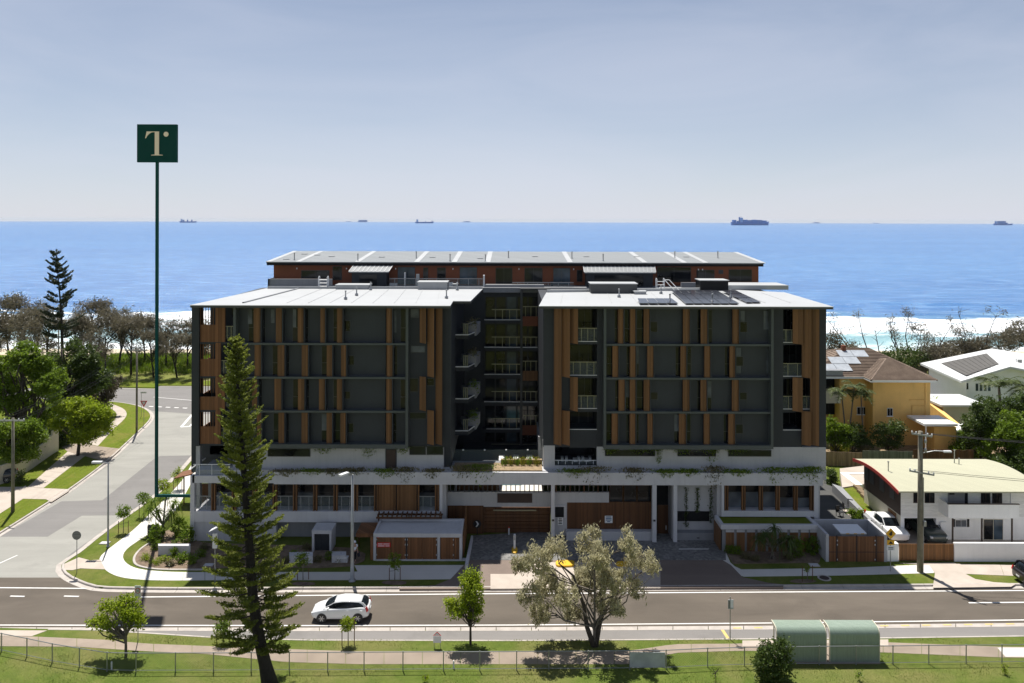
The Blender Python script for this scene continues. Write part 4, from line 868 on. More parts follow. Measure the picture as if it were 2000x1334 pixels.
bx('wall', 'concrete', B, Xp(1599, YF), Xp(1599, YF)+0.3, YF+0.5, 100, 0, 5.4); bx('wall', 'concrete', B, Xp(1606, YF)-0.2, xr1, 70, 103, 0, SLABZ)
YT = 65.75; zt = Zp(1026, YT)
tb = bx('terrace_box', 'concrete_dark', B, Xp(1412, YT), Xp(1597, YT), YT+0.15, YF+1.1, 0, zt-0.12); 
pb('coping', 'concrete_light', tb, 1409, 1024, 1599, 1033, YT-0.05, 0.3); bx('coping', 'concrete_light', tb, Xp(1409, YT), Xp(1409, YT)+0.3, YT+0.25, YF+0.3, Zp(1033, YT), Zp(1024, YT)); bx('coping', 'concrete_light', tb, Xp(1599, YT)-0.3, Xp(1599, YT), YT+0.25, YF+0.6, Zp(1033, YT), Zp(1024, YT))
bx('terrace_turf', 'grass_side', tb, Xp(1409, YT)+0.3, Xp(1599, YT)-0.3, YT+0.25, YF+1.1, zt-0.12, zt-0.03)
for i, a in enumerate((1419, 1440, 1460, 1481, 1502, 1523, 1544, 1565, 1583)): pb('timber_panel', 'timber', tb, a, 1039, a+15.5, 1079, YT+0.05, 0.12); pb('panel_head', 'concrete_light', tb, a, 1033.5, a+15.5, 1038.5, YT+0.07, 0.1)
pb('wall', 'brown_clad', tb, 1410, 1033, 1598, 1081, YT+0.2, 0.1); bx('timber_side', 'timber', tb, Xp(1408, YT), Xp(1408, YT)+0.08, YT+0.2, YF+0.3, 0.2, Zp(1033, YT))
# notices on the building
def notice(name, a, y0, b, y1, Y, lines, m='sign_white', ink='sign_black'):
    n_ = pb(name, m, B, a, y0, b, y1, Y, 0.02); k = len(lines); hh = (y1-y0-2)/k
    for i, w in enumerate(lines): c = (a+b)/2; pb('print_line', ink, n_, c-w/2, y0+1.4+hh*i, c+w/2, y0+1.4+hh*i+hh*0.55, Y-0.006, 0.005)
    return n_
notice('notice_board', 1182, 1007, 1197, 1021, YF+0.98, (10, 11, 11, 6), ink='sign_blue'); notice('notice_board', 1090, 1011, 1100, 1025, YF+0.9, (6, 7, 6, 7))
# ================================================================== NEIGHBOURING HOUSES, WALLS, FENCES
def pbp(par): return lambda name, m, a, y0, b, y1, Y, d: pb(name, m, par, a, y0, b, y1, Y, d)
def hwin(par, a, y0, b, y1, Y, n=2, m='window_glass', frame='white_paint', sill=True):
    f = pb('window', frame, par, a, y0, b, y1, Y-0.05, 0.08)
    for i in range(n): pb('pane', m, f, a+0.7+(b-a-0.7)*i/n, y0+0.8, a+(b-a-0.7)*(i+1)/n, y1-0.8, Y-0.065, 0.03)
    if sill: pb('sill', frame, f, a-1, y1, b+1, y1+1.2, Y-0.12, 0.14)
    return f
# ---- white two-storey house with cream roof beside the road
YW = 68.3
hs = thing('weatherboard_house', 'white two storey house with low curved cream roof and long white balcony', 'house', (0, 0, 0)); hp = pbp(hs)
hx0, hx1, zc = Xp(1760, YW), Xp(2010, YW), Zp(1007, YW); zt = Zp(950, YW)
bx('wall', 'weatherboard', hs, hx0, hx1, YW, 75.3, zc, zt); 
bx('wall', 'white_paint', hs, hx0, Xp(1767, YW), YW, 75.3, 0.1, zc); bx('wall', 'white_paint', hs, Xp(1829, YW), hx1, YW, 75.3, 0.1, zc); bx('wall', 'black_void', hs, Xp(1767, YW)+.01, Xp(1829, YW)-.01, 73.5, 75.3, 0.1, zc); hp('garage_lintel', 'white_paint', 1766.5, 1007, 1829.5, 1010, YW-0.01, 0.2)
bx('side_cladding', 'brown_clad', hs, hx0-0.06, hx0-0.001, YW+0.02, 75.3, zc+0.1, zt+0.05); bx('side_wall', 'cream_wall', hs, hx0-0.05, hx0-0.001, YW+0.02, 75.3, 0.1, zc+0.1)
for y_ in (69.3, 71.2, 73.2, 74.4): f = bx('side_window', 'fascia', hs, hx0-0.12, hx0-0.05, y_, y_+0.8, zc+1.1, zc+2.3)
bx('side_door', 'timber_gate', hs, hx0-0.1, hx0-0.04, 69.0, 70.4, 0.1, 2.2)
rings = []
for k in range(13):
    u = k/12; y = 66.9+u*8.9; z = zt+0.02+0.62*math.sin(u*2.6)-0.25*u; rings.append([(hx0-0.9, y, z), (hx1+0.8, y, z), (hx1+0.8, y, z+0.12), (hx0-0.9, y, z+0.12)])
rf = MB().loft(rings).build('roof', 'corrugated_cream', hs)
rings = [[(hx0-0.97, r[0][1], r[0][2]-0.12), (hx0-0.901, r[0][1], r[0][2]-0.12), (hx0-0.901, r[0][1], r[0][2]+0.17), (hx0-0.97, r[0][1], r[0][2]+0.17)] for r in rings]
MB().loft(rings).build('barge_board', 'red_trim', rf)
def onroof(px, py, zz): return P(px, py, zz)
for px_, py_, h_ in ((1735, 920, 0.9), (1873, 906, 0.55), (1864, 903, 1.2)):
    x, y = P(px_, py_, zt+0.6); MB().lathe([(0.09, -0.3), (0.05, 0.1), (0.05, h_), (0.09, h_+0.01), (0.09, h_+0.1)], (x, y, zt+0.5), 6).build('roof_pipe', 'galv', rf)
for a, b in ((1785, 1793), (1807, 1816.5), (1816.8, 1826), (1917, 1926), (1926.3, 1935), (1939, 1948), (1948.3, 1958)): hwin(hs, a, 956, b, 980.5, YW, 1, frame='brown_clad', sill=False)
rc = hp('porch_recess', 'concrete_dark', 1852, 952, 1891, 984, YW-0.03, 0.1); hwin(hs, 1855, 953, 1865, 964, YW-0.03, 1, frame='fascia', sill=False); hp('porch_door', 'window_glass', 1885, 953, 1891, 983, YW-0.05, 0.06)
bal = hp('balcony', 'white_paint', 1853, 983, 1991, 1010, YW-1.5, 0.12); bx('balcony_floor', 'white_paint', bal, Xp(1853, YW-1.5), Xp(1991, YW-1.5), YW-1.38, YW, Zp(1010, YW-1.5), Zp(1007, YW-1.5)); bx('balcony_end', 'white_paint', bal, Xp(1853, YW-1.5), Xp(1853, YW-1.5)+0.1, YW-1.38, YW, Zp(1007, YW-1.5), Zp(983, YW-1.5)); bx('balcony_cap', 'gutter_brown', bal, Xp(1852, YW-1.5), Xp(1992, YW-1.5), YW-1.53, YW-1.35, Zp(983, YW-1.5), Zp(982, YW-1.5))
for a in (1861, 1918, 1977): hp('post', 'gutter_brown', a, 1010, a+2.2, 1062, YW-1.4, 0.12)
hwin(hs, 1867, 1013, 1889, 1027, YW, 2, 'window_blind'); [hp('shutter', 'sign_black', a, 1012, a+4, 1027, YW-0.06, 0.05) for a in (1862, 1890)]
hwin(hs, 1922, 1012, 1941, 1052, YW, 1, frame='cream_wall', sill=False); hwin(hs, 1941.3, 1012, 1960, 1052, YW, 1, 'window_blue', 'cream_wall', False)
hp('meter_box', 'white_paint', 1838, 1018, 1850, 1034, YW-0.2, 0.2); hp('downpipe', 'white_paint', 1975, 955, 1976.5, 983, YW-0.08, 0.07); hp('downpipe', 'gutter_brown', 1841, 1034, 1842, 1055, YW-0.08, 0.07)
kind(MB().prism([(Xp(1735, 64), 64.1), (60, 64.1), (60, YW+5), (hx0, YW+5), (hx0, 76), (hx0-2.2, 76), (hx0-2.0, 67)], 0.0, 0.165).build('house_yard', 'path_pink'), 'structure')
# ---- front wall, gate pillar and sliding timber gate of that house
yw = 64.0
tag(pb('gate_pillar', 'white_paint', None, 1734, 1060, 1756, 1098.5, yw, 0.5), 'short white rendered wall end between brown gate and grey bin enclosure', 'wall')
g = thing('sliding_gate', 'brown vertical board sliding gate in the white front wall', 'gate')
n = 17
for i in range(n): a = 1757+i*107/n; pb('board', 'timber_gate', g, a+0.15, 1060.5, a+107/n-0.15, 1096, yw+0.1, 0.05)
pb('gate_frame', 'gutter_brown', g, 1757, 1062, 1864, 1064, yw+0.15, 0.06); pb('gate_frame', 'gutter_brown', g, 1757, 1092, 1864, 1094, yw+0.15, 0.06); [pb('wheel', 'tyre', g, a, 1096, a+2, 1098, yw+0.1, 0.06) for a in (1769, 1850)]
tag(pb('front_wall', 'white_paint', None, 1865, 1058.5, 2200, 1099, yw, 0.22), 'long white rendered front wall running out of frame at the right', 'wall')
# ---- bin enclosure of the apartment building
en = thing('bin_enclosure', 'grey concrete bin enclosure with tall brown double gates', 'enclosure'); ye = 63.9; ez = Zp(1045, ye)
bx('wall', 'concrete', en, Xp(1614, ye), Xp(1614, ye)+0.25, ye+0.01, 67.2, 0, ez+0.12); bx('wall', 'concrete', en, Xp(1728, ye), Xp(1728, ye)+0.25, ye+0.01, 67.2, 0, ez+0.12); bx('wall', 'concrete', en, Xp(1614, ye)+0.25, Xp(1728, ye), 66.95, 67.2, 0, ez+0.12)
for a, b in ((1619.5, 1634), (1637, 1673), (1675, 1711), (1714, 1728)): 
    q = pb('gate_leaf', 'timber_red', en, a, 1046, b, 1097.5, ye+0.05, 0.05); pb('gate_rail', 'brown_clad', q, a, 1076, b, 1077.2, ye+0.03, 0.02)
for a in (1634, 1673, 1711): pb('gate_post', 'brown_clad', en, a, 1044.5, a+2.4, 1098, ye+0.02, 0.09)
for a in (1636.5, 1710): 
    for y_ in (1053, 1061, 1090): pb('hinge', 'steel_white', en, a-0.6, y_, a+0.8, y_+2.6, ye-0.005, 0.03)
sk = thing('skip_bin', 'pale grey waste bin with yellow stickers behind the brown double gates', 'bin', (0, 0, 0)); x0, x1 = Xp(1642, 64.7), Xp(1688, 64.7)
bx('body', 'plastic_grey', sk, x0, x1, 64.5, 65.6, 0.25, 2.25); l = MB().add([(x0-.1, 64.4, 2.3), (x1+.1, 64.4, 2.3), (x1-.1, 65.7, 2.55), (x0-.25, 65.7, 2.55), (x0-.1, 64.4, 2.22), (x1+.1, 64.4, 2.22), (x1-.1, 65.7, 2.47), (x0-.25, 65.7, 2.47)], [(0,1,2,3),(7,6,5,4),(0,4,5,1),(1,5,6,2),(2,6,7,3),(3,7,4,0)]).build('lid', 'steel_white', sk)
for a in (0.35, 1.0, 1.6): bx('sticker', 'sign_yellow', sk, x0+a, x0+a+0.28, 64.385, 64.395, 2.23, 2.29)
for a in (x0+.2, x1-.2): MB().lathe([(0.12, -.04), (0.12, .04)], (a, 64.7, 0.25), 8, 'y').build('wheel', 'tyre', sk)
# ---- side yard between the two properties
kind(MB().prism(PP([(1645, 955), (1672, 950), (1716, 1001), (1703, 1012)], 0.9), -0.1, 0.9).build('side_lawn', 'grass_side'), 'structure')
tag(MB().prism([P(1625, 945, 1.0), P(1644, 951, 1.0), P(1704, 1015, 1.0), P(1699, 1017, 1.0)], -0.05, 1.02).build('retaining_wall', 'concrete_dark'), 'grey retaining wall holding the narrow side lawn beside the dark building', 'wall')
kind(MB().prism(PP([(1640, 915), (1700, 908), (1690, 945), (1645, 952)], 0.95), -0.1, 0.95).build('side_terrace', 'path_pink'), 'structure')
st = thing('timber_bench_row', 'low timber planter edge along the narrow side lawn', 'planter')
for i in range(5): x, y = P(1676+i*7, 956+i*8.5, 0.9); bx('bench_block', 'timber_fence', st, x-0.25, x+0.3, y-0.6, y+0.6, 0.88, 1.2)
ld = thing('terrace_wall_cap', 'low white concrete wall by the timber fence behind the cream roof', 'wall'); bx('wall', 'white_paint', ld, Xp(1640, 84), Xp(1692, 84), 83.5, 83.9, 0, 1.0); bx('wall_return', 'white_paint', ld, Xp(1640, 84), Xp(1640, 84)+0.7, 80, 83.5, 0, 1.0)
kind(MB().prism([(28.2, 67.3), (31.2, 67.3), (33.2, 70.5), (35.0, 77.5), (34, 88), (28.2, 88)], -0.05, 0.135).build('side_passage_shade', 'passage_shade'), 'structure')  # dark sheet: the building's shade put into the ground colour
# ---- fences behind
def fence_run(name, label, m, p0, p1, h, w=0.42, cat='fence', z=0.0):
    f = thing(name, label, cat); a, b = Vector(p0), Vector(p1); L = (b-a).length; n = int(L/w); d = (b-a)/n; nn = Vector((-d.y, d.x)).normalized()*0.02
    for i in range(n):
        c = a+d*(i+0.5); hh = h*(1+random.uniform(-0.02, 0.02))
        MB().obox((c.x, c.y, z+hh/2), (d.x*0.48, d.y*0.48, 0), (nn.x, nn.y, 0), (0, 0, hh/2)).build('paling_panel', m, f)
    for zz in (0.3, 0.8): MB().obox(((a.x+b.x)/2+nn.x*3, (a.y+b.y)/2+nn.y*3, z+h*zz), ((b-a).x/2, (b-a).y/2, 0), (nn.x, nn.y, 0), (0, 0, 0.05)).build('fence_rail', m, f)
    return f
fence_run('paling_fence', 'sunlit tan paling fence behind the garden next to the dark building', 'timber_fence', (Xp(1612, 89), 89.0), (Xp(1681, 89), 88.6), 1.75)
fence_run('paling_fence', 'weathered grey green paling fence under the yellow house', 'fence_green', (Xp(1681, 89)+.05, 88.6), (Xp(1776, 89), 88.2), 2.0)
fence_run('paling_fence', 'brown paling fence behind the cream roof, next to the utility pole', 'timber_dark', (Xp(1776, 89)+.05, 88.2), (Xp(1900, 88), 87.8), 2.3)
for i, (px_, py_, w_) in enumerate(((1640, 1008, 0.5), (1652, 1000, 0.45), (1662, 992, 0.5))):
    x, y = P(px_, py_, 0.15); c_ = thing('garden_chair', 'dark garden chair in the shaded side passage, %s from the bin enclosure' % ('first', 'second', 'third')[i], 'chair', (x, y, 0.135), 0.5+i, 'chairs in the side passage')
    bx('seat', 'black_plastic', c_, -w_/2, w_/2, -0.25, 0.25, 0.4, 0.46); bx('backrest', 'black_plastic', c_, -w_/2, w_/2, 0.22, 0.28, 0.46, 0.95); [bx('leg', 'black_plastic', c_, a-0.02, a+0.02, b-0.02, b+0.02, 0, 0.4) for a in (-w_/2+.03, w_/2-.03) for b in (-0.22, 0.22)]
# ---- yellow house with tiled hip roof
yh = thing('yellow_house', 'yellow rendered house with brown tiled hip roof', 'house'); Y1, Y2 = 97.0, 99.2; ze = 8.25
bx('wall', 'yellow_render', yh, Xp(1705, Y1), Xp(1817, Y1), Y1, 110, 0, ze); bx('wall', 'yellow_render', yh, Xp(1640, Y2), Xp(1705, Y1), Y2, 110, 0, ze)
bx('wall', 'yellow_render', yh, Xp(1600, 101), Xp(1640, Y2), 101, 110, 0, ze)
def hip(par, x0, x1, y0, y1, z, h, rx0, rx1, ry, m='roof_tile'):
    v = [(x0, y0, z), (x1, y0, z), (x1, y1, z), (x0, y1, z), (rx0, ry, z+h), (rx1, ry, z+h)]
    o = MB().add(v, [(0,1,5,4), (2,3,4,5), (1,2,5), (3,0,4), (3,2,1,0)]).build('roof', m, par)
    # tile courses: real battens of tiles stepping up each visible slope
    c = MB()
    for k in range(1, 19):
        u = k/19
        for (a, b, e, f) in ((v[0], v[1], v[4], v[5]), (v[3], v[0], v[4], v[4]), (v[1], v[2], v[5], v[5])):
            p, q = Vector(a).lerp(Vector(e), u), Vector(b).lerp(Vector(f), u)
            if (q-p).length > 0.3: c.tube([p+Vector((0, 0, 0.03)), q+Vector((0, 0, 0.03))], 0.085, 4, False)
    c.build('tile_course', m, o)
    for a, e in ((v[0], v[4]), (v[1], v[5]), (v[4], v[5]), (v[2], v[5]), (v[3], v[4])):
        if (Vector(a)-Vector(e)).length > 0.2: MB().tube([a, e], 0.12, 6).build('ridge_cap', 'roof_tile', o)
    bx('eave', 'white_paint', o, x0+0.02, x1-0.02, y0+0.02, y1-0.02, z-0.28, z-0.01)
    return o
r1 = hip(yh, 37.5, 53.8, 98.4, 112, ze+0.28, 2.6, 45.6, 48.6, 104.5); r2 = hip(yh, Xp(1700, 96.4), Xp(1829, 96.4), 96.2, 108, ze+0.281, 1.75, 49.4, 50.2, 101.3)
for i in range(3):
    for j in range(2):
        v_ = 0.16+i*0.25; u = 40.3+i*1.75+j*1.95; p = lambda u, v: Vector((u, 98.4+6.1*v, ze+0.28+2.6*v))
        q = [p(u, v_), p(u+1.9, v_), p(u+1.9, v_+0.235), p(u, v_+0.235)]; up = Vector((0, -0.05, 0.16))
        MB().add([a+up for a in q]+[a+up*0.7 for a in q], [(0,1,2,3),(7,6,5,4),(0,4,5,1),(1,5,6,2),(2,6,7,3),(3,7,4,0)]).build('solar_panel', 'panel_sky_reflection', r1)
MB().box(44.6, 45.1, 103.6, 104.1, ze+2.2, ze+3.4).build('chimney_pipe', 'rust_wall', r1)
for a, b, y0, y1, Y in ((1733, 1744, 795, 811, Y1), (1674, 1693, 793, 808, Y2)): hwin(yh, a, y0, b, y1, Y, 2 if b-a < 15 else 3)
for pts in (((1776, 781), (1807, 781)), ((1781, 792), (1781, 826)), ((1781, 792), (1807, 792)), ((1807, 748), (1807, 832)), ((1781, 811), (1795, 811))):
    MB().tube([(*Q(*pts[0], Y1)[:1], Y1-0.06, Q(*pts[0], Y1)[1]), (*Q(*pts[1], Y1)[:1], Y1-0.06, Q(*pts[1], Y1)[1])], 0.06, 5).build('wall_pipe', 'yellow_render', yh)
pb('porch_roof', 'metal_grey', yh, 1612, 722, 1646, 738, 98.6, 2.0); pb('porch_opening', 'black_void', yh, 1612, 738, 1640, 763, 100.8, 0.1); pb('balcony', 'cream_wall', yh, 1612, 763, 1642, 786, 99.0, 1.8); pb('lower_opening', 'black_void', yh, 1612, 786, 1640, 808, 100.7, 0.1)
kind(MB().prism([(38.5, 89.2), (60, 88.5), (62, 96.8), (38.5, 98.8)], -0.05, 0.16).build('garden_bounce_sheet', 'soil_sun'), 'structure')  # pale sheet added to bounce sunlight onto the yellow walls
# ---- small flat-roofed shed of the same yellow
sh = thing('garden_shed', 'small cream shed with flat white roof under the yellow house', 'shed'); ys_ = 93.0
pb('wall', 'yellow_render', sh, 1825, 832, 1868, 884, ys_, 3); pb('roof', 'white_paint', sh, 1806, 826, 1871, 830.5, ys_-0.6, 4.2); pb('side_wall', 'cream_wall', sh, 1868.2, 842, 1930, 884, ys_+0.4, 2.5); pb('side_roof', 'white_paint', sh, 1868.5, 838, 1935, 841.5, ys_+0.2, 3); pb('post', 'white_paint', sh, 1808, 830.5, 1810, 884, ys_-0.5, 0.1); hwin(sh, 1881, 846, 1889, 856, ys_+0.4, 1)
tag(MB().prism([(Xp(1814, 104), 104), (Xp(1825, 104), 104), (Xp(1888, 95), 95), (Xp(1880, 95), 95)], 0, lambda x, y: 2.7+(y-95)*0.12).build('yard_wall', 'yellow_render'), 'yellow boundary wall between the yellow house and the white gabled house', 'wall')
# ---- white house with shallow gable roof behind
wh = thing('white_gable_house', 'white house with broad white roof carrying black solar heating mats', 'house')
Rf = [(63.0, 107.6, 6.1), (64.4, 121, 6.1), (76.0, 121.5, 8.35), (69.6, 107.2, 8.2), (83.0, 107.2, 5.6), (90.0, 121.5, 6.2)]
def slabpoly(par, name, m, q, th): 
    n = len(q); return MB().add(list(q)+[(a, b, c-th) for a, b, c in q], [tuple(range(n)), tuple(range(2*n-1, n-1, -1))]+[(i, n+i, n+(i+1)%n, (i+1)%n) for i in range(n)]).build(name, m, par)
ra = slabpoly(wh, 'roof', 'skillion_white', [Rf[0], Rf[3], Rf[2], Rf[1]], 0.3); rb = slabpoly(wh, 'roof', 'skillion_white', [Rf[3], Rf[4], Rf[5], Rf[2]], 0.3)
MB().prism([(64.2, 108.4), (82, 108.2), (86, 120), (65.2, 120)], 0, lambda x, y: 5.85 + (max(0, (x-64)/6.0)*2.0 if x < 70 else 0)).build('wall', 'white_paint', wh)
gw = MB().add([(64.2, 108.3, 0), (82, 108.1, 0), (82, 108.1, 5.4), (69.7, 108.25, 7.9), (64.2, 108.3, 5.8)], [(0,1,2,3,4)]).build('gable_wall', 'white_paint', wh); gw.modifiers.new('s', 'SOLIDIFY').thickness = 0.1
def onplane(u, v, q): a = Vector(q[0]).lerp(Vector(q[1]), u); b = Vector(q[3]).lerp(Vector(q[2]), u); return a.lerp(b, v)
q = [Rf[0], Rf[3], Rf[2], Rf[1]]
for i in range(9):
    u0, u1 = 0.2+i*0.075, 0.2+(i+1)*0.075-0.006; p = [onplane(u0, 0.12+0.012*i, q), onplane(u1, 0.12+0.012*i, q), onplane(u1, 0.80-0.0*i, q), onplane(u0, 0.80, q)]
    slabpoly(wh, 'heating_mat', 'pool_mat', [(a.x, a.y, a.z+0.06) for a in p], 0.05)
for a in (1905, 1913, 1921, 1929): hwin(wh, a, 746, a+6.5, 762, 108.3, 1, 'window_blue', sill=False)
for a, y in ((1855, 738), (1887, 745)): hwin(wh, a, y, a+5, y+14, 108.2+ (6 if a < 1870 else 0), 1)
pb('annexe_roof', 'skillion_white', wh, 1838, 789, 1930, 793, 101.5, 6.5); pb('annexe_wall', 'cream_wall', wh, 1842, 793, 1925, 826, 102.0, 5)
pb('satellite_dish', 'galv', wh, 1988, 700, 1996, 712, 112, 0.1); pb('aerial', 'galv', wh, 1984.5, 698, 1985.3, 722, 112, 0.08)
# ---- rendered wall of the property across the side street
lw = thing('boundary_wall', 'tan rendered garden wall stepping along the footpath across the side street', 'wall')
wp = PP([(-40, 955), (0, 948), (28, 938), (60, 918), (88, 898), (101, 889), (113, 882)])
for i in range(len(wp)-1):
    a, b = Vector(wp[i]), Vector(wp[i+1]); d = (b-a)/2; nn = Vector((-d.y, d.x)).normalized()*0.1; hh = 2.1 if i < 4 else (2.45 if i == 4 else 2.9); c = (a+b)/2
    MB().obox((c.x, c.y, hh/2), (d.x*0.995, d.y*0.995, 0), (nn.x, nn.y, 0), (0, 0, hh/2)).build('wall_bay', 'cream_wall', lw)
# ---- utility cupboard building, portal cabinet and entry canopy in front of the podium
ub = thing('utility_building', 'low concrete service building with brown timber double doors and red sign', 'building'); Yq = 63.9; q = pbp(ub)
zq = Zp(1043, Yq); bx('roof', 'concrete_light', ub, Xp(730, Yq), Xp(903, Yq), Yq, 67.1, zq-0.3, zq-0.12)
for a in ((730, 903, Yq, Yq+0.2), (730, 903, 66.9, 67.1)): bx('roof_upstand', 'concrete_light', ub, Xp(a[0], Yq), Xp(a[1], Yq), a[2], a[3], zq-0.12, zq+0.02)
for a in (730, 903-4.5): bx('roof_upstand', 'concrete_light', ub, Xp(a, Yq), Xp(a+4.5, Yq), Yq+0.2, 66.9, zq-0.12, zq+0.02)
q('pier', 'concrete_light', 730, 1049, 735, 1104, Yq, 3); q('pier', 'concrete_light', 855, 1049, 860, 1095, Yq+0.01, 0.4); q('pier', 'concrete_light', 898, 1049, 903, 1100, Yq, 3); q('plinth', 'concrete_light', 735, 1094, 912, 1104, Yq-0.05, 0.4); q('back_wall', 'concrete_dark', 735, 1046, 898, 1095, Yq+0.5, 2)
for a, b in ((736, 764), (765, 793), (796, 825), (825.6, 854), (861, 887), (888, 898)): 
    d_ = q('door', 'timber_red', a, 1048, b, 1094, Yq+0.08, 0.06)
    if a in (736, 796): [pb('hinge', 'steel_white', d_, a, y_, a+1, y_+3, Yq+0.06, 0.02) for y_ in (1053, 1063, 1083)]
    if a in (765, 825.6, 861): [pb('hinge', 'steel_white', d_, b-1.4, y_, b-0.3, y_+3, Yq+0.06, 0.02) for y_ in (1053, 1063, 1083)]
sg = q('sign', 'sign_red', 737, 1060.5, 763.5, 1069.5, Yq+0.04, 0.03)
def words(par, txt, px, py, Y, size, m, name='lettering', rz=0, off=0.006):
    c = bpy.data.curves.new(name, 'FONT'); c.body = txt; c.size = size; c.align_x = 'CENTER'; c.align_y = 'CENTER'; c.extrude = 0.003
    me = bpy.data.objects.new(name, c); COL.objects.link(me); bpy.context.view_layer.update()
    dg = bpy.context.evaluated_depsgraph_get(); m2 = bpy.data.meshes.new_from_object(me.evaluated_get(dg)); bpy.data.objects.remove(me)
    m2.materials.clear(); m2.materials.append(M[m]); o = bpy.data.objects.new(name, m2); COL.objects.link(o)
    x, z = Q(px, py, Y); o.location = (x, Y-off, z); o.rotation_euler = (math.pi/2, 0, rz); o.parent = par; return o
[pb('print_line', 'sign_white', sg, a, y_, b, y_+1.5, Yq+0.034, 0.005) for y_, a, b in ((1062.4, 739, 748), (1062.4, 749.5, 761.5), (1066.2, 739, 752), (1066.2, 753.5, 761.5))]; q('dot_sign', 'sign_red', 738, 1049.5, 740, 1051.6, Yq+0.03, 0.02)
hc = thing('portal_cabinet', 'small square concrete portal with dark double doors in the garden', 'cabinet'); q = pbp(hc); Yc = 65.5
q('side', 'concrete_light', 610, 1042, 614, 1084, Yc, 1.6); q('side', 'concrete_light', 644, 1042, 648, 1084, Yc, 1.6); q('top', 'concrete_light', 609.5, 1037, 648.5, 1044, Yc-0.03, 1.7); q('door', 'charcoal', 614.3, 1044, 629, 1080, Yc+0.3, 0.06); q('door', 'charcoal', 629.3, 1044, 644, 1080, Yc+0.3, 0.06)
ca = thing('entry_canopy', 'timber entry canopy on a single blade wall beside the service building', 'canopy'); q = pbp(ca); q('roof', 'timber_red', 696, 1043, 731, 1050, 64.6, 2.4); q('blade_wall', 'timber_red', 724, 1050, 729.5, 1103, 64.0, 0.3); q('post', 'timber_dark', 701, 1050, 703, 1085, 66.6, 0.1)
pg = thing('pergola', 'row of thin brown pergola slats behind the service building roof', 'pergola')
for i in range(14): x = Xp(742+i*9.2, 67.4); MB().obox((x, 66.85, 2.85), (0.05, 0, 0), (0, 0.45, 0.0), (0, 0, 0.09)).build('slat', 'timber_dark', pg)
for y_ in (66.45, 67.25): bx('beam', 'timber_dark', pg, Xp(739, 67.4), Xp(866, 67.4), y_-0.04, y_+0.04, 2.62, 2.76)
for a in (741, 800, 863): bx('post', 'timber_dark', pg, Xp(a, 67.4)-0.05, Xp(a, 67.4)+0.05, 67.2, 67.3, 0, 2.62)
tw = thing('blade_fence', 'thin angled timber blade wall at the edge of the garage drive', 'wall'); MB().prism([P(904, 1090), P(906.5, 1090), P(912, 1050), P(909.5, 1050)], 0, lambda x, y: 2.0+(y-65)*0.22).build('blade', 'timber', tw)
tag(MB().prism(PP([(908, 1104), (914, 1103), (924, 1047), (920, 1047)], 0.5), 0, 0.55).build('drive_wall', 'concrete_light'), 'low concrete kerb wall between the service building and the garage drive', 'wall')
for lb, pts, z1 in (('low grey garden retaining wall left of the portal cabinet', [(565, 1078), (611, 1078), (611, 1086), (565, 1086)], 0.75), ('low grey garden retaining wall right of the portal cabinet', [(648, 1077), (676, 1077), (676, 1085), (648, 1085)], 0.75), ('low grey planter wall in the corner garden by the side street', [(309, 1062), (372, 1062), (372, 1066), (309, 1066)], 0.95)):
    tag(MB().prism(PP(pts, z1), 0, z1).build('planter_wall', 'concrete_light'), lb, 'wall')
# handrail and gate at the side-street entry
sr = thing('entry_railing', 'black upright bar railing at the side street entrance', 'railing')
for i in range(11): x, y = P(318+i*2.2, 1043-i*2.4); bx('bar', 'black_plastic', sr, x-0.02, x+0.02, y-0.02, y+0.02, 0.1, 1.4)
a, b = P(318, 1043), P(341, 1018); MB().tube([(*a, 1.4), (*b, 1.4)], 0.03, 5).build('top_rail', 'black_plastic', sr)
tag(MB().obox((*P(300, 1053), 0.65), (0.5, 0, 0), (0, 0.12, 0), (0, 0, 0.6)).build('letterbox_panel', 'charcoal'), 'dark upright panel beside the pandanus in the corner garden', 'panel')
pgl = thing('path_shelter', 'small timber shelter on thin posts beside the side street footpath', 'shelter'); x, y = P(368, 985); MB().add([(x-1.1, y-0.9, 2.9), (x+0.6, y-0.9, 3.3), (x+0.6, y+1.2, 3.3), (x-1.1, y+1.2, 2.9), (x-1.1, y-0.9, 2.8), (x+0.6, y-0.9, 3.2), (x+0.6, y+1.2, 3.2), (x-1.1, y+1.2, 2.8)], [(0,1,2,3),(7,6,5,4),(0,4,5,1),(1,5,6,2),(2,6,7,3),(3,7,4,0)]).build('roof', 'timber_red', pgl)
for dy in (-0.7, 1.0): bx('post', 'timber_dark', pgl, x-0.2, x-0.1, y+dy-0.05, y+dy+0.05, 0.1, 3.1)
# ================================================================== THE TALL SIGN
YS = 68.0
sg = thing('mast_sign', 'tall thin green mast with square dark green sign board bearing a cream T', 'sign')
xm = Xp(306, YS); zt = H-(245-HY)*YS/F; zb = H-(319-HY)*YS/F
bx('mast', 'mast_green', sg, xm-0.115, xm+0.115, YS-0.1, YS+0.1, Zp(972, YS), zb-0.003); bx('bracket', 'mast_green', sg, xm+0.116, Xp(373, YS)+0.02, YS-0.09, YS+0.09, Zp(972.5, YS), Zp(967.5, YS))
x0, x1 = Xp(268, YS), Xp(345, YS); brd = bx('sign_board', 'sign_green', sg, x0, x1, YS-0.16, YS+0.16, zb, zt)
def sp_(u, v): k = (x1-x0)/(820-222); return (x0+(u-222)*k, zt-(v-118)*(zt-zb)/(696-118))
def flat(par, name, pts, Y, d, m):            # an upright plate cut to an outline
    n = len(pts); return MB().add([(a, Y, b) for a, b in pts]+[(a, Y+d, b) for a, b in pts], [tuple(range(n)), tuple(range(2*n-1, n-1, -1))]+[(i, (i+1)%n, n+(i+1)%n, n+i) for i in range(n)]).build(name, m, par)
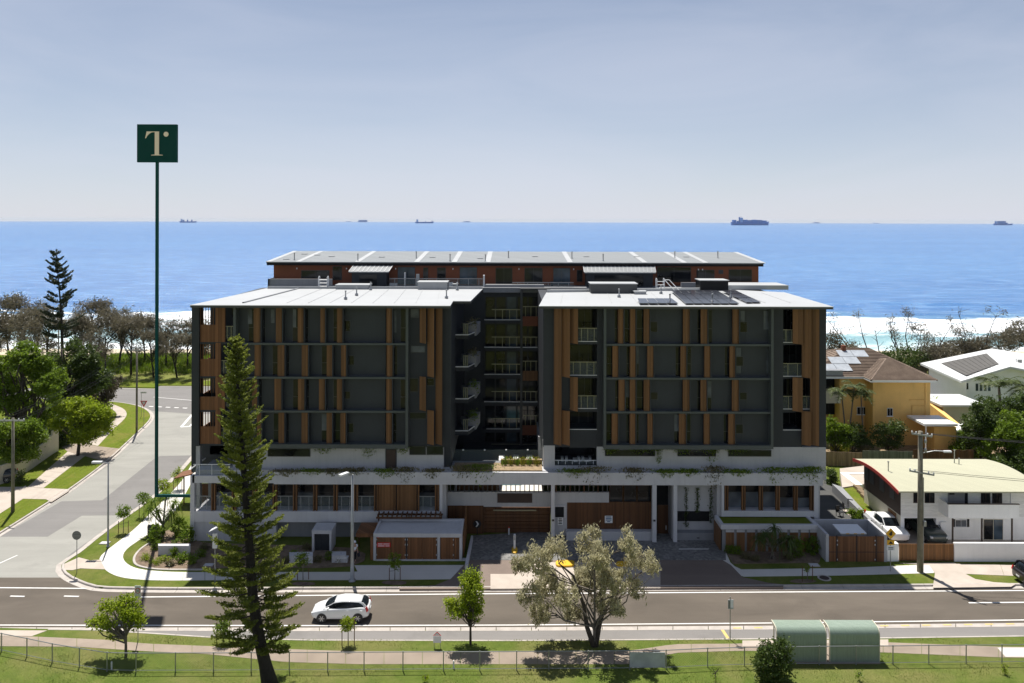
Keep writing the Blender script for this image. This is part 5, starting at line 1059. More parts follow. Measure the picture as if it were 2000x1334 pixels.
L = [(493,228),(557,228),(557,578),(613,584),(613,592),(440,592),(440,584),(493,578)]
flat(brd, 'letter', [sp_(*p) for p in L], YS-0.20, 0.045, 'cream_paint')
flat(brd, 'letter', [sp_(*p) for p in [(370,228),(493,228),(493,240),(465,238),(440,244),(415,258),(393,278),(375,302),(362,328),(347,334)]], YS-0.199, 0.045, 'cream_paint')
flat(brd, 'letter_dot', [sp_(664+37*math.cos(q*0.3142), 269+38*math.sin(q*0.3142)) for q in range(20)], YS-0.2, 0.045, 'cream_paint')

# ================================================================== POLES, LAMPS, WIRES
def power_pole(label, base, h, arms, r=0.17, m='pole_wood', dirx=1.0, diry=0.0, street=None):
    t_ = thing('power_pole', label, 'power pole', (base[0], base[1], 0)); t_['group'] = 'power poles'
    MB().tube([(0, 0, -0.1), (0, 0, h*0.5), (0, 0, h)], [r, r*0.85, r*0.7], 10).build('pole', m, t_, True)
    for z, half in arms:
        a = MB().obox((0, -0.22, z), (half*dirx, half*diry, 0), (-0.06*diry, 0.06*dirx, 0), (0, 0, 0.06)).build('crossarm', 'galv', t_)
        for s in (-0.95, -0.55, 0.55, 0.95): MB().lathe([(0.04, 0), (0.06, 0.05), (0.06, 0.14), (0.03, 0.18)], (half*dirx*s, -0.22+half*diry*s, z+0.05), 7).build('insulator', 'steel_white', a)
    if street:
        z, dx, dy = street; o = MB().tube([(0, 0, z), (dx*0.6, dy*0.6, z+0.35), (dx, dy, z+0.4)], 0.04, 5).build('lamp_arm', 'galv', t_); MB().obox((dx*1.15, dy*1.15, z+0.4), (0.3, 0, 0), (0, 0.12, 0), (0, 0, 0.06)).build('lamp_head', 'steel_white', o)
    return t_
pA = P(1797, 1120); pL = P(25, 1002); pM = P(267, 846); pN = (-75.5, 128.0)
pp = power_pole('thick weathered timber power pole beside the brown sliding gate', pA, 11.5, ((11.25, 0.75), (8.2, 0.9)), 0.24, dirx=0.8, diry=-0.6, street=(9.7, 1.5, -0.7))
for z in (9.9, 10.6): MB().lathe([(0.1, 0), (0.12, 0.2), (0.05, 0.3)], (0.3, -0.2, z), 7).build('insulator', 'galv', pp)
MB().tube([(0.2, -0.1, 0.2), (0.2, -0.12, 7.8)], 0.035, 5).build('cable_duct', 'galv', pp); bx('pole_box', 'galv', pp, 0.15, 0.35, -0.3, -0.1, 3.9, 4.3)
power_pole('pale power pole on the lawn at the left edge, nearest of the side street poles', pL, 9.2, ((9.0, 1.25),), 0.17, 'pole_wood')
power_pole('power pole on the curved lawn beside the give way sign', pM, 11.3, ((11.05, 1.5),), 0.15)
power_pole('power pole with double crossarm among the coastal trees, farthest away', pN, 10.5, ((10.3, 1.6), (9.3, 1.4)), 0.14, street=(8.6, 1.4, -0.4))
def wires(label, spans, sag=0.6, r=0.014):
    t_ = thing('power_line', label, 'power line'); t_['group'] = 'overhead wires'
    for a, b in spans:
        a, b = Vector(a), Vector(b); pts = [a.lerp(b, k/10)-Vector((0, 0, sag*4*(k/10)*(1-k/10))) for k in range(11)]
        MB().tube(pts, r, 4, False).build('wire', 'black_plastic' if r < 0.02 else 'metal_grey', t_)
offs = (-1.15, -0.65, 0.65, 1.15)
wires('four overhead wires from the left edge pole to the give way sign pole', [((pL[0]+o, pL[1]-0.22, 9.2), (pM[0]+o*1.25, pM[1]-0.22, 11.25)) for o in offs], 0.7, 0.015)
wires('overhead wires running back to the farthest pole among the coastal trees', [((pM[0]+o*1.25, pM[1]-0.22, 11.25), (pN[0]+o*1.3, pN[1]-0.22, 10.5)) for o in offs], 0.5, 0.015)
wires('overhead wires leading off from the farthest pole to the left edge of the view', [((pN[0]-1.3+k*0.4, pN[1], 10.4-k), (-150, 131, 10.0-k)) for k in (0, 1)], 0.5, 0.018)
wires('overhead wires leaving the thick timber pole to the right edge of the view', [((pA[0]+0.55*s, pA[1]-0.22-0.4*s, z), (pA[0]+46, pA[1]-4-0.5*s, z-0.4)) for z, s in ((11.4, -1), (11.4, 1), (11.4, 0.4), (8.35, 0.9), (8.35, -0.9))], 0.8, 0.016)
wires('two service wires dropping from the left edge pole past the tan garden wall', [((pL[0]-1, pL[1], 9.1), (pL[0]-22, pL[1]-6, 9.0)), ((pL[0]+1, pL[1], 9.1), (pL[0]-20, pL[1]-8, 9.0))], 0.5, 0.018)
def street_lamp(label, base, h, arm, m='galv', r=0.09):
    t_ = thing('street_lamp', label, 'street lamp', (base[0], base[1], 0.1)); t_['group'] = 'street lamps'
    MB().lathe([(r*2.2, 0), (r*2.2, 0.12), (r*1.25, 0.14), (r*1.1, 2.0), (r*0.75, h)], (0, 0, 0), 10).build('column', m, t_, True)
    MB().tube([(0, 0, h-0.05), (arm[0]*0.5, arm[1]*0.5, h+arm[2]*0.6), (arm[0], arm[1], h+arm[2])], 0.045, 6).build('arm', m, t_)
    d = Vector((arm[0], arm[1], 0)).normalized(); c = Vector((arm[0], arm[1], h+arm[2]))+d*0.3
    MB().obox(c, d*0.42, Vector((-d.y, d.x, 0))*0.16, (0, 0, 0.07)).build('lamp_head', 'steel_white', t_)
street_lamp('tall galvanised street lamp on the verge in front of the service building', P(688, 1138), 8.4, (-0.35, -0.5, 0.25), 'galv', 0.13)
street_lamp('slim grey street lamp on the grass beside the side street', P(211, 1071), 7.3, (-0.65, 0, 0.05), 'galv', 0.07)
# ================================================================== TRAFFIC SIGNS
def post(t_, h, r=0.03, m='galv'): return MB().tube([(0, 0, -0.1), (0, 0, h)], r, 7).build('post', m, t_)
def disc(t_, name, z, rad, m, y=0.0, d=0.02, k=20, x=0): return flat(t_, name, [(x+rad*math.cos(6.2832*q/k), z+rad*math.sin(6.2832*q/k)) for q in range(k)], y, d, m)
def sign(label, base, rz=0, name='road_sign', cat='road sign'):
    return thing(name, label, cat, (base[0], base[1], 0.1), rz, 'signs on posts')
def words_local(par, txt, x, y, z, size, m):
    c = bpy.data.curves.new('lettering', 'FONT'); c.body = txt; c.size = size; c.align_x = 'CENTER'; c.align_y = 'CENTER'; c.extrude = 0.003
    o0 = bpy.data.objects.new('lettering', c); COL.objects.link(o0); bpy.context.view_layer.update()
    m2 = bpy.data.meshes.new_from_object(o0.evaluated_get(bpy.context.evaluated_depsgraph_get())); bpy.data.objects.remove(o0)
    m2.materials.clear(); m2.materials.append(M[m]); o = bpy.data.objects.new('lettering', m2); COL.objects.link(o); o.location = (x, y, z); o.rotation_euler = (math.pi/2, 0, 0); o.parent = par; return o
s = sign('grey back of a round road sign on a thin post at the street corner', P(150, 1122)); post(s, 3.05); b = disc(s, 'sign_plate', 3.05, 0.36, 'sign_back', -0.05); bx('sign_bracket', 'galv', b, -0.3, 0.3, -0.075, -0.052, 3.0, 3.05)
s = sign('round white speed sign reading 50 on a post on the near verge', P(269.5, 1255)); post(s, 3.55); b = flat(s, 'sign_plate', [(-0.2, 2.95), (0.2, 2.95), (0.2, 3.75), (-0.2, 3.75)], -0.06, 0.02, 'sign_white'); disc(b, 'sign_ring', 3.42, 0.19, 'sign_red', -0.066, 0.004); disc(b, 'sign_face', 3.42, 0.145, 'sign_white', -0.072, 0.004); words_local(b, '50', 0, -0.076, 3.42, 0.2, 'sign_black')
s = sign('white triangular give way sign with red border on the curved lawn', P(281, 832)); post(s, 3.3); b = flat(s, 'sign_plate', [(0, 2.5), (0.5, 3.38), (-0.5, 3.38)], -0.05, 0.02, 'sign_red'); flat(b, 'sign_face', [(0, 2.78), (0.29, 3.28), (-0.29, 3.28)], -0.058, 0.005, 'sign_white')
s = sign('small white street name sign on a post beyond the give way sign', P(276, 815)); post(s, 3.6); b = bx('sign_plate', 'sign_white', s, -0.1, 0.75, -0.05, -0.02, 3.35, 3.6)
s = sign('yellow diamond warning sign with plates on a post by the brown sliding gate', P(1739, 1119)); post(s, 3.4); b = flat(s, 'sign_plate', [(0, 2.65), (0.42, 3.1), (0, 3.55), (-0.42, 3.1)], -0.06, 0.02, 'sign_yellow'); flat(b, 'symbol', [(-0.2, 3.08), (0, 2.92), (0.12, 3.0), (0.12, 3.28), (0, 3.3), (-0.08, 3.14)], -0.066, 0.004, 'sign_black'); bx('sign_plate', 'sign_yellow', s, -0.3, 0.3, -0.06, -0.04, 2.18, 2.58); flat(s, 'symbol', [(-0.2, 2.28), (0.2, 2.28), (0.0, 2.5)], -0.066, 0.004, 'sign_black'); b = bx('sign_plate', 'sign_white', s, -0.32, 0.32, -0.06, -0.04, 1.75, 2.12); [bx('print_line', 'sign_black', b, -0.2, 0.2, -0.066, -0.061, z_, z_+0.05) for z_ in (1.83, 1.95)]
s = sign('bus stop sign plate on a slim post at the yellow bay line', P(1426, 1252), name='bus_stop_sign'); post(s, 2.9, 0.035); b = bx('sign_plate', 'plastic_grey', s, -0.16, 0.2, -0.07, -0.03, 2.1, 2.72); bx('sign_face', 'sign_white', b, 0.0, 0.18, -0.078, -0.071, 2.2, 2.7); bx('sign_band', 'sign_back', b, -0.15, -0.02, -0.078, -0.071, 2.15, 2.7)
s = sign('black sign with white chevron arrow on a post beside the garage drive', P(932, 1048), name='chevron_sign'); post(s, 1.0, 0.04, 'black_plastic'); b = disc(s, 'sign_plate', 1.05, 0.36, 'sign_black', -0.05); flat(b, 'chevron', [(-0.14, 1.3), (-0.02, 1.3), (0.16, 1.05), (-0.02, 0.8), (-0.14, 0.8), (0.02, 1.05)], -0.058, 0.005, 'sign_white')
s = sign('white solar powered sign cabinet on a post in front of the leaning pine', P(420, 1140), name='solar_sign'); post(s, 3.9, 0.04); bx('cabinet', 'sign_white', s, -0.17, 0.17, -0.12, 0.05, 2.7, 3.85); bx('speaker', 'black_plastic', s, -0.24, -0.17, -0.1, 0.02, 3.55, 3.75); MB().obox((0.0, 0, 4.25), (0.38, 0, 0.2), (0, 0.3, 0), (-0.01, 0, 0.02)).build('solar_panel', 'steel_white', s)
s = sign('small white notice with red triangle on two stakes on the near grass strip', P(854, 1268), name='stake_sign'); [MB().tube([(dx, 0, -0.1), (dx, 0, 0.75)], 0.02, 5).build('stake', 'galv', s) for dx in (-0.2, 0.2)]; b = bx('sign_plate', 'sign_white', s, -0.26, 0.26, -0.05, -0.03, 0.35, 0.8); flat(b, 'symbol', [(-0.28, 0.82), (0.28, 0.82), (0, 1.08)], -0.056, 0.02, 'sign_red'); flat(b, 'symbol', [(-0.2, 0.85), (0.2, 0.85), (0, 1.03)], -0.062, 0.004, 'sign_white')
# ================================================================== SMALL STREET FURNITURE
def marker(label, p): return tag(MB().lathe([(0.05, 0), (0.05, 0.5), (0.03, 0.53)], (p[0], p[1], 0.08), 8).build('marker_post', 'sign_white'), label, 'post', 'marker posts')
marker('short white marker post in the grass under the small bright tree by the fence', P(218, 1311)); marker('short white marker post with red tip by the fence near the round green tree', P(886, 1309))
ic = thing('intercom_island', 'rounded yellow kerb island with white intercom post on the garage drive', 'intercom', (*P(1005, 1079), 0.14))
MB().lathe([(0.42, 0), (0.42, 0.12), (0.36, 0.16)], (0, 0, 0), 16).build('island', 'yellow_paint', ic); ic.children[0].scale = (0.62, 1.6, 1); bx('post', 'steel_white', ic, -0.09, 0.09, 0.1, 0.28, 0.1, 1.35); bx('reader', 'plastic_grey', ic, -0.11, 0.11, 0.02, 0.1, 0.9, 1.3)
bo = thing('boom_gate', 'thin dark boom post behind the yellow intercom island', 'post', (*P(994, 1047), 0.14)); bx('post', 'steel_white', bo, -0.05, 0.05, -0.05, 0.05, 0, 0.6); bx('cap', 'sign_red', bo, -0.05, 0.05, -0.05, 0.05, 0.6, 0.68)
for lb, (a, y0, b, y1), m in (('yellow kerb island on the drive behind the grey green tree, left one', (1085, 1094, 1122, 1104), 'yellow_paint'), ('yellow kerb island on the drive behind the grey green tree, right one', (1203, 1096, 1230, 1103), 'yellow_paint')):
    tag(MB().prism(PP(smooth_line([(a, (y0+y1)/2), (a+5, y0), (b-5, y0), (b, (y0+y1)/2), (b-5, y1), (a+5, y1), (a, (y0+y1)/2)], 3)[:-1], 0.3), 0.1, 0.3).build('kerb_island', m), lb, 'kerb island', 'yellow kerb islands')
lid = thing('manhole', 'round manhole cover with pale concrete ring set in the shaded verge', 'manhole', (*P(1610, 1132), 0.118)); MB().lathe([(0.52, 0), (0.52, 0.03), (0.38, 0.031), (0.38, 0)], (0, 0, 0), 20).build('ring', 'kerb_concrete', lid); MB().lathe([(0.37, 0), (0.37, 0.022)], (0, 0, 0.01), 20).build('cover', 'brown_clad', lid)
for lb, px_, py_ in (('small square pit lid in the grass beside the slim street lamp', 205, 1060), ('small pale pit lid on the shaded lawn strip by the bin enclosure', 1590, 1103), ('grey pit lid in the mulch by the solar sign', 408, 1103)):
    x, y = P(px_, py_, 0.16); o = thing('pit_lid', lb, 'pit lid', (x, y, 0.12)); bx('frame', 'kerb_concrete', o, -0.4, 0.4, -0.28, 0.28, 0, 0.05); bx('cover', 'concrete_light', o, -0.33, 0.33, -0.21, 0.21, 0.05, 0.062)
gb = thing('garden_bench', 'white slatted bench end beside the entry path near the street lamp', 'bench', (*P(668, 1101), 0.13)); bx('seat', 'steel_white', gb, -0.4, 0.5, -0.2, 0.25, 0.38, 0.44); [bx('leg', 'steel_white', gb, a, a+0.06, -0.18, 0.22, 0, 0.38) for a in (-0.38, 0.4)]
# ---- bus shelters: a curved sheet from ground to roof, hoops at the ends, a bench inside
def shelter(label, a, b):
    Y0 = 49.35; x0, x1 = Xp(a, Y0), Xp(b, Y0); t_ = thing('bus_shelter', label, 'bus shelter', (x0, Y0, 0.1)); t_['group'] = 'bus shelters'; w = x1-x0
    prof = [(0, 0.06), (0, 1.72)] + [(0.45-0.45*math.cos(q*0.19635), 1.72+0.45*math.sin(q*0.19635)) for q in range(1, 8)] + [(0.6, 2.19), (1.05, 2.2)]
    def sheet_(off): return [(y+ (off if i < 2 else off*0.7), z-off) for i, (y, z) in enumerate(prof)]
    inner = [(y+0.04, z-0.04 if i > 1 else z) for i, (y, z) in enumerate(prof)]
    def ext(name, m, xa, xb, out, inn):
        n = len(out); ring = [[(x, *p) for p in out]+[(x, *p) for p in inn[::-1]] for x in (xa, xb)]; return MB().loft(ring).build(name, m, t_)
    ext('shell', 'corrugated_green', 0.0, w, prof, inner)
    o2 = [(y-0.02, z+0.025 if i > 1 else z) for i, (y, z) in enumerate(prof)]; i2 = [(y+0.09, z-0.09 if i > 1 else z) for i, (y, z) in enumerate(prof)]
    ext('hoop', 'cream_wall', -0.05, -0.001, o2, i2); ext('hoop', 'cream_wall', w+0.001, w+0.05, o2, i2)
    q = bx('bench', 'timber_fence', t_, 0.3, w-0.3, 0.1, 0.5, 0.42, 0.47); [bx('leg', 'galv', q, x, x+0.06, 0.12, 0.46, 0.0, 0.42) for x in (0.5, w-0.6)]
    for x in (0.08, w-0.14): bx('front_post', 'cream_wall', t_, x, x+0.06, 0.95, 1.01, 0, 2.16)
    bx('ground_rail', 'galv', t_, 0, w, 0.0, 0.06, 0, 0.06)
shelter('green curved metal bus shelter on the left of the pair', 1519.5, 1614.5); shelter('green curved metal bus shelter on the right of the pair', 1623, 1718.5)
kind(MB().box(Xp(1519, 49.3), Xp(1720, 49.3), 49.2, 51.6, 0.0, 0.125).build('shelter_slab', 'path_old'), 'structure')
sp2 = thing('bubbler', 'small metal drinking tap at the foot of the gap between the bus shelters', 'tap', (*P(1632, 1292), 0.1)); MB().tube([(0, 0, 0), (0, 0, 0.35), (0.08, -0.05, 0.42)], 0.05, 6).build('pipe', 'galv', sp2); MB().lathe([(0.02, 0), (0.12, 0.05), (0.13, 0.08)], (0.1, -0.06, 0.4), 10).build('bowl', 'galv', sp2)
# ---- wire mesh fence of the park
posts = [(3,1273),(52.5,1283),(102,1294),(155,1303),(209,1312),(265.6,1313),(342.7,1312.5),(417,1312.5),(490.6,1312),(565,1311.5),(640,1311.5),(711,1311),(787,1310.5),(866,1310),(937,1310),(1009,1309.5),(1072,1309),(1149,1309),(1230,1308),(1301,1307),(1382,1303),(1454,1301),(1527,1300),(1600,1299),(1672,1298.5),(1744,1298),(1814,1297),(1887,1296.5),(1957,1296),(2030,1295)]
posts = [(-48, 1263)] + posts
fn = thing('mesh_fence', 'low galvanised wire mesh fence with top and bottom rails along the park lawn', 'fence')
pp_ = [P(a, b, 0.1) for a, b in posts]; FH = 1.2
for i, (x, y) in enumerate(pp_):
    MB().tube([(x, y, 0.0), (x, y, 0.1+FH+0.05)], 0.035, 6).build('post', 'galv', fn)
    if i+1 < len(pp_):
        x2, y2 = pp_[i+1]
        for z, r in ((0.1+FH, 0.028), (0.22, 0.018)): MB().tube([(x, y, z), (x2, y2, z)], r, 5, False).build('rail', 'galv', fn)
        L = math.hypot(x2-x, y2-y); n = int(L/0.16); d = Vector((x2-x, y2-y, 0))/L; wm = MB(); hh = FH-0.12
        for k in range(-int(hh/0.16), n):
            for sgn in (0, 1):
                s0, s1 = k*0.16, k*0.16+hh; za, zb_ = (0, hh) if not sgn else (hh, 0)
                c0, c1 = max(s0, 0), min(s1, L)
                if c1 <= c0: continue
                f0, f1 = (c0-s0)/(s1-s0), (c1-s0)/(s1-s0); p = Vector((x, y, 0.22))+d*c0+Vector((0, 0, za+(zb_-za)*f0)); q_ = Vector((x, y, 0.22))+d*c1+Vector((0, 0, za+(zb_-za)*f1))
                u = Vector((0, 0, 0.0035)); wm.add([p-u, q_-u, q_+u, p+u], [(0, 1, 2, 3)])
        kind(wm.build('wire_mesh', 'galv', fn, fix=False), 'stuff')
tag(pb('notice_panel', 'plastic_grey', None, 1231.5, 1273.5, 1300.5, 1303, P(1265, 1308, .1)[1]-0.08, 0.04), 'blank pale grey panel wired to the mesh fence', 'panel')

# ================================================================== CARS
def wheel(par, x, y, r, side):
    t_ = MB().lathe([(r*0.62, -0.1), (r*0.93, -0.1), (r, -0.06), (r, 0.06), (r*0.93, 0.1), (r*0.62, 0.1)], (x, y, r), 20, 'y').build('wheel', 'tyre', par, True)
    s = MB().lathe([(r*0.64, -0.02), (r*0.64, 0.02)], (x, y+side*0.08, r), 20, 'y'); s.build('rim', 'black_plastic', t_)
    sp = MB()
    for k in range(6):
        a = k*math.pi/3; c = Vector((math.cos(a), 0, math.sin(a)))
        sp.obox(Vector((x, y+side*0.105, r))+c*r*0.34, c*r*0.3, (0, 0.012, 0), Vector((-c.z, 0, c.x))*r*0.085)
    sp.lathe([(r*0.16, -0.02), (r*0.16, 0.02)], (x, y+side*0.105, r), 12, 'y'); sp.lathe([(r*0.66, -0.012), (r*0.66, 0.012), (r*0.58, 0.02)], (x, y+side*0.095, r), 20, 'y'); sp.build('hub_cap', 'rim', t_)
def car(label, loc, rz, paintm, prof, gh, wb, W=0.85, r=0.31, name='hatchback', group='cars', tail='red'):
    """prof: stations (x, half width, bottom, shoulder, crown); gh: glasshouse stations (x, base half width, belt z, top half width, roof z)"""
    t_ = thing(name, label, 'car', loc, rz); t_['group'] = group
    rings = []
    for x, w, zb, zs, zc in prof:
        half = [(0, zb), (w-0.14, zb), (w-0.02, zb+0.1), (w, (zb+zs)/2), (w-0.015, zs-0.12), (w-0.07, zs), (w*0.55, zc), (0, zc+0.01)]
        ring = [(x, y, z) for y, z in half] + [(x, -y, z) for y, z in half[-2:0:-1]]; rings.append(ring)
    body = MB().loft(rings).build('body', paintm, t_, True)
    md = body.modifiers.new('s', 'SUBSURF'); md.levels = 1; md.render_levels = 2
    rings = []
    for x, wb_, zb, wt, zt in gh:
        half = [(0, zb-0.08), (wb_-0.02, zb-0.08), (wb_, zb), ((wb_*0.35+wt*0.65), zb+(zt-zb)*0.75), (wt, zt-0.03), (wt*0.7, zt), (0, zt+0.012)]
        rings.append([(x, y, z) for y, z in half] + [(x, -y, z) for y, z in half[-2:0:-1]])
    g = MB().loft(rings).build('glasshouse', 'car_glass', t_, True)
    i0, i1 = 1, len(gh)-2                        # roof skin over the middle stations
    rr = []
    for x, wb_, zb, wt, zt in gh[i0:i1+1]:
        o = 0.018; half = [(0, zt-0.02), (wt*0.9, zt-0.03), (wt+o, zt-0.10), (wt+o+0.004, zt-0.055), (wt*0.72, zt+o+0.004), (0, zt+o+0.018)]
        rr.append([(x, y, z) for y, z in half] + [(x, -y, z) for y, z in half[-2:0:-1]])
    rf = MB().loft(rr).build('roof', paintm, t_, True)
    g.modifiers.new('s', 'SUBSURF').levels = 1
    def pillar(xa, xb, za0, za1, w0, w1, th):
        for s in (-1, 1): MB().obox(((xa+xb)/2, s*((w0+w1)/2+0.012), (za0+za1)/2), ((xb-xa)/2, s*(w1-w0)/2, (za1-za0)/2), (th, 0, 0), (0, s*0.02, 0.0)).build('pillar', paintm, t_)
    a, b = gh[0], gh[1]; pillar(a[0]+0.05, b[0], a[2], b[4]-0.05, a[1], b[3], 0.045)
    a, b = gh[-1], gh[-2]; pillar(a[0]-0.16, b[0]-0.02, a[2]-0.02, b[4]-0.05, a[1]-0.02, b[3]+0.0, 0.15)
    m_ = gh[len(gh)//2]
    for sx in wb:
        for s in (-1, 1):
            MB().lathe([(r*1.14, -0.06), (r*1.14, 0.008)], (sx, s*(W-0.045), r*1.04), 22, 'y').build('wheel_arch', 'black_plastic', t_); wheel(t_, sx, s*(W-0.1), r, s)
    f, e = prof[0], prof[-1]
    for s in (-1, 1):
        MB().obox((prof[1][0]+0.12, s*(prof[1][1]-0.13), prof[1][3]-0.10), (0.19, -s*0.0, 0.05), (0.02, s*0.1, 0), (0, 0, 0.07)).build('headlight', 'lens_clear', t_)
        MB().obox((e[0]-0.15, s*(prof[-2][1]-0.06), prof[-2][3]-0.10), (0.05, 0, -0.15), (0.0, s*0.05, 0), (0.06, 0, 0.06)).build('tail_light', 'lens_red', t_)
        MB().obox((gh[0][0]+0.42, s*(W+0.05), gh[0][2]+0.08), (0.05, 0, 0), (0, 0.1, 0), (0, 0, 0.065)).build('mirror', paintm, t_)
        for hx in (m_[0]-0.18, m_[0]+0.75): MB().obox((hx, s*(W+0.0), prof[4][3]-0.12), (0.09, 0, 0), (0, 0.02, 0), (0, 0, 0.015)).build('door_handle', paintm, t_)
    bx('number_plate', 'sign_white', t_, e[0]-0.02, e[0]+0.012, -0.19, 0.19, 0.62, 0.74)
    return t_
HATCH = [(-2.06, 0.48, 0.32, 0.56, 0.60), (-1.98, 0.70, 0.24, 0.70, 0.74), (-1.70, 0.80, 0.19, 0.80, 0.86), (-1.20, 0.85, 0.18, 0.92, 0.98), (-0.80, 0.855, 0.18, 0.96, 0.98), (0.0, 0.86, 0.18, 0.99, 1.0), (0.9, 0.86, 0.18, 1.04, 1.05), (1.55, 0.845, 0.20, 1.06, 1.08), (1.92, 0.76, 0.27, 0.98, 1.0), (2.04, 0.62, 0.34, 0.84, 0.86)]
HGH = [(-1.22, 0.70, 0.95, 0.56, 0.98), (-0.42, 0.77, 0.99, 0.58, 1.35), (0.15, 0.78, 1.01, 0.60, 1.43), (0.75, 0.78, 1.03, 0.60, 1.42), (1.48, 0.74, 1.06, 0.57, 1.34), (1.92, 0.68, 1.05, 0.53, 1.09)]
cx, cy = P(668, 1205); c0 = car('white five door hatchback driving left along the main road', (cx, cy, 0.012), R(1.0), 'car_white', HATCH, HGH, (-1.27, 1.27))
SUV = [(-2.3, 0.6, 0.42, 0.78, 0.82), (-2.22, 0.80, 0.34, 0.90, 0.95), (-1.9, 0.88, 0.28, 1.0, 1.05), (-1.2, 0.91, 0.26, 1.08, 1.12), (-0.8, 0.915, 0.26, 1.1, 1.12), (0.2, 0.92, 0.26, 1.12, 1.13), (1.1, 0.92, 0.26, 1.14, 1.15), (1.8, 0.90, 0.28, 1.14, 1.16), (2.2, 0.84, 0.34, 1.08, 1.1), (2.3, 0.72, 0.42, 0.94, 0.96)]
SGH = [(-1.15, 0.78, 1.1, 0.64, 1.13), (-0.4, 0.84, 1.13, 0.68, 1.62), (0.3, 0.85, 1.14, 0.71, 1.72), (1.0, 0.85, 1.15, 0.71, 1.71), (1.75, 0.83, 1.15, 0.69, 1.64), (2.15, 0.79, 1.14, 0.65, 1.18)]
x, y = P(2044, 1141); car('black car with red tail light cut off by the right edge of the view', (x, y, 0.012), R(181), 'car_black', SUV, SGH, (-1.4, 1.35), 0.915, 0.35, 'parked_car')
x, y = P(1822, 1061); car('dark green four wheel drive parked nose out in front of the open garage', (x, y+1.2, 0.17), R(90), 'car_green', SUV, SGH, (-1.4, 1.35), 0.915, 0.36, 'parked_car')
x, y = P(393, 884); car('dark car parked at the kerb of the side street behind the building corner', (x-0.4, y+2.4, 0.0), R(88), 'car_navy', HATCH, HGH, (-1.27, 1.27), name='parked_car')
x, y = P(-22, 950); car('dark car in the drive at the left edge, mostly out of view', (x, y+1.0, 0.14), R(20), 'car_navy', HATCH, HGH, (-1.27, 1.27), name='parked_car')
PICK = [(-2.6, 0.6, 0.45, 0.84, 0.88), (-2.5, 0.82, 0.36, 0.98, 1.03), (-2.1, 0.89, 0.32, 1.06, 1.12), (-1.4, 0.91, 0.3, 1.1, 1.14), (-0.8, 0.915, 0.3, 1.12, 1.14), (0.4, 0.92, 0.3, 1.14, 1.15), (1.0, 0.92, 0.3, 1.14, 0.9), (2.0, 0.92, 0.34, 1.14, 0.9), (2.5, 0.92, 0.4, 1.14, 0.92), (2.58, 0.9, 0.44, 1.12, 1.1)]
PGH = [(-1.35, 0.78, 1.12, 0.64, 1.15), (-0.6, 0.84, 1.15, 0.68, 1.66), (-0.1, 0.85, 1.15, 0.70, 1.72), (0.4, 0.85, 1.15, 0.70, 1.71), (0.75, 0.83, 1.15, 0.68, 1.66), (0.95, 0.80, 1.14, 0.66, 1.2)]
x, y = P(1757, 1066); car('white utility pickup parked nose out behind the white wall end', (x, y+2.3, 0.17), R(90), 'car_white', PICK, PGH, (-1.6, 1.5), 0.915, 0.37, 'pickup_truck')
bt = thing('boat_on_trailer', 'white runabout boat stored in the open garage behind the dark green car', 'boat', (Xp(1797, 71), 71.6, 0.165))
rg = []
for y_, w, zk in ((-1.9, 0.05, 1.35), (-1.3, 0.55, 0.85), (-0.5, 0.85, 0.6), (1.8, 0.9, 0.55)): rg.append([(0, y_, zk), (w, y_, 1.15), (w*1.05, y_, 1.55), (w*0.9, y_, 1.55), (0, y_, 1.2), (-w*0.9, y_, 1.55), (-w*1.05, y_, 1.55), (-w, y_, 1.15)])
MB().loft(rg).build('hull', 'car_white', bt); MB().add([(-0.6, -0.3, 1.5), (0.6, -0.3, 1.5), (0.5, 0.0, 1.95), (-0.5, 0.0, 1.95)], [(0,1,2,3)]).build('windscreen', 'clear_glass', bt); bx('canopy_frame', 'steel_white', bt, -0.7, 0.7, 0.2, 0.26, 1.98, 2.04); bx('trailer', 'galv', bt, -0.8, 0.8, -1.6, 1.7, 0.35, 0.5); [MB().lathe([(0.3, -.08), (0.3, .08)], (s*0.95, 0.6, 0.3), 14, 'x').build('wheel', 'tyre', bt) for s in (-1, 1)]

# ================================================================== A PERSON walking at the entry
pr = thing('person', 'person in white shirt, white cap and dark trousers walking behind the street lamp', 'person', (*P(692.5, 1101), 0.135), R(30))
def skin_body(name, mats, par, chains, sub=2):
    verts, edges, rad = [], [], []
    for ch in chains:
        prev = None
        for p, r_ in ch:
            k = next((i for i, v in enumerate(verts) if (Vector(v)-Vector(p)).length < 1e-4), None)
            if k is None: verts.append(p); rad.append(r_); k = len(verts)-1
            if prev is not None: edges.append((prev, k))
            prev = k
    me = bpy.data.meshes.new(name); me.from_pydata(verts, edges, []); o = bpy.data.objects.new(name, me); COL.objects.link(o); o.parent = par
    o.modifiers.new('skin', 'SKIN'); sv = me.skin_vertices[0].data
    for i, r_ in enumerate(rad): sv[i].radius = (r_ if isinstance(r_, tuple) else (r_, r_))
    sv[0].use_root = True; s_ = o.modifiers.new('sub', 'SUBSURF'); s_.levels = 1; s_.render_levels = sub
    for m in mats: me.materials.append(M[m])
    return o
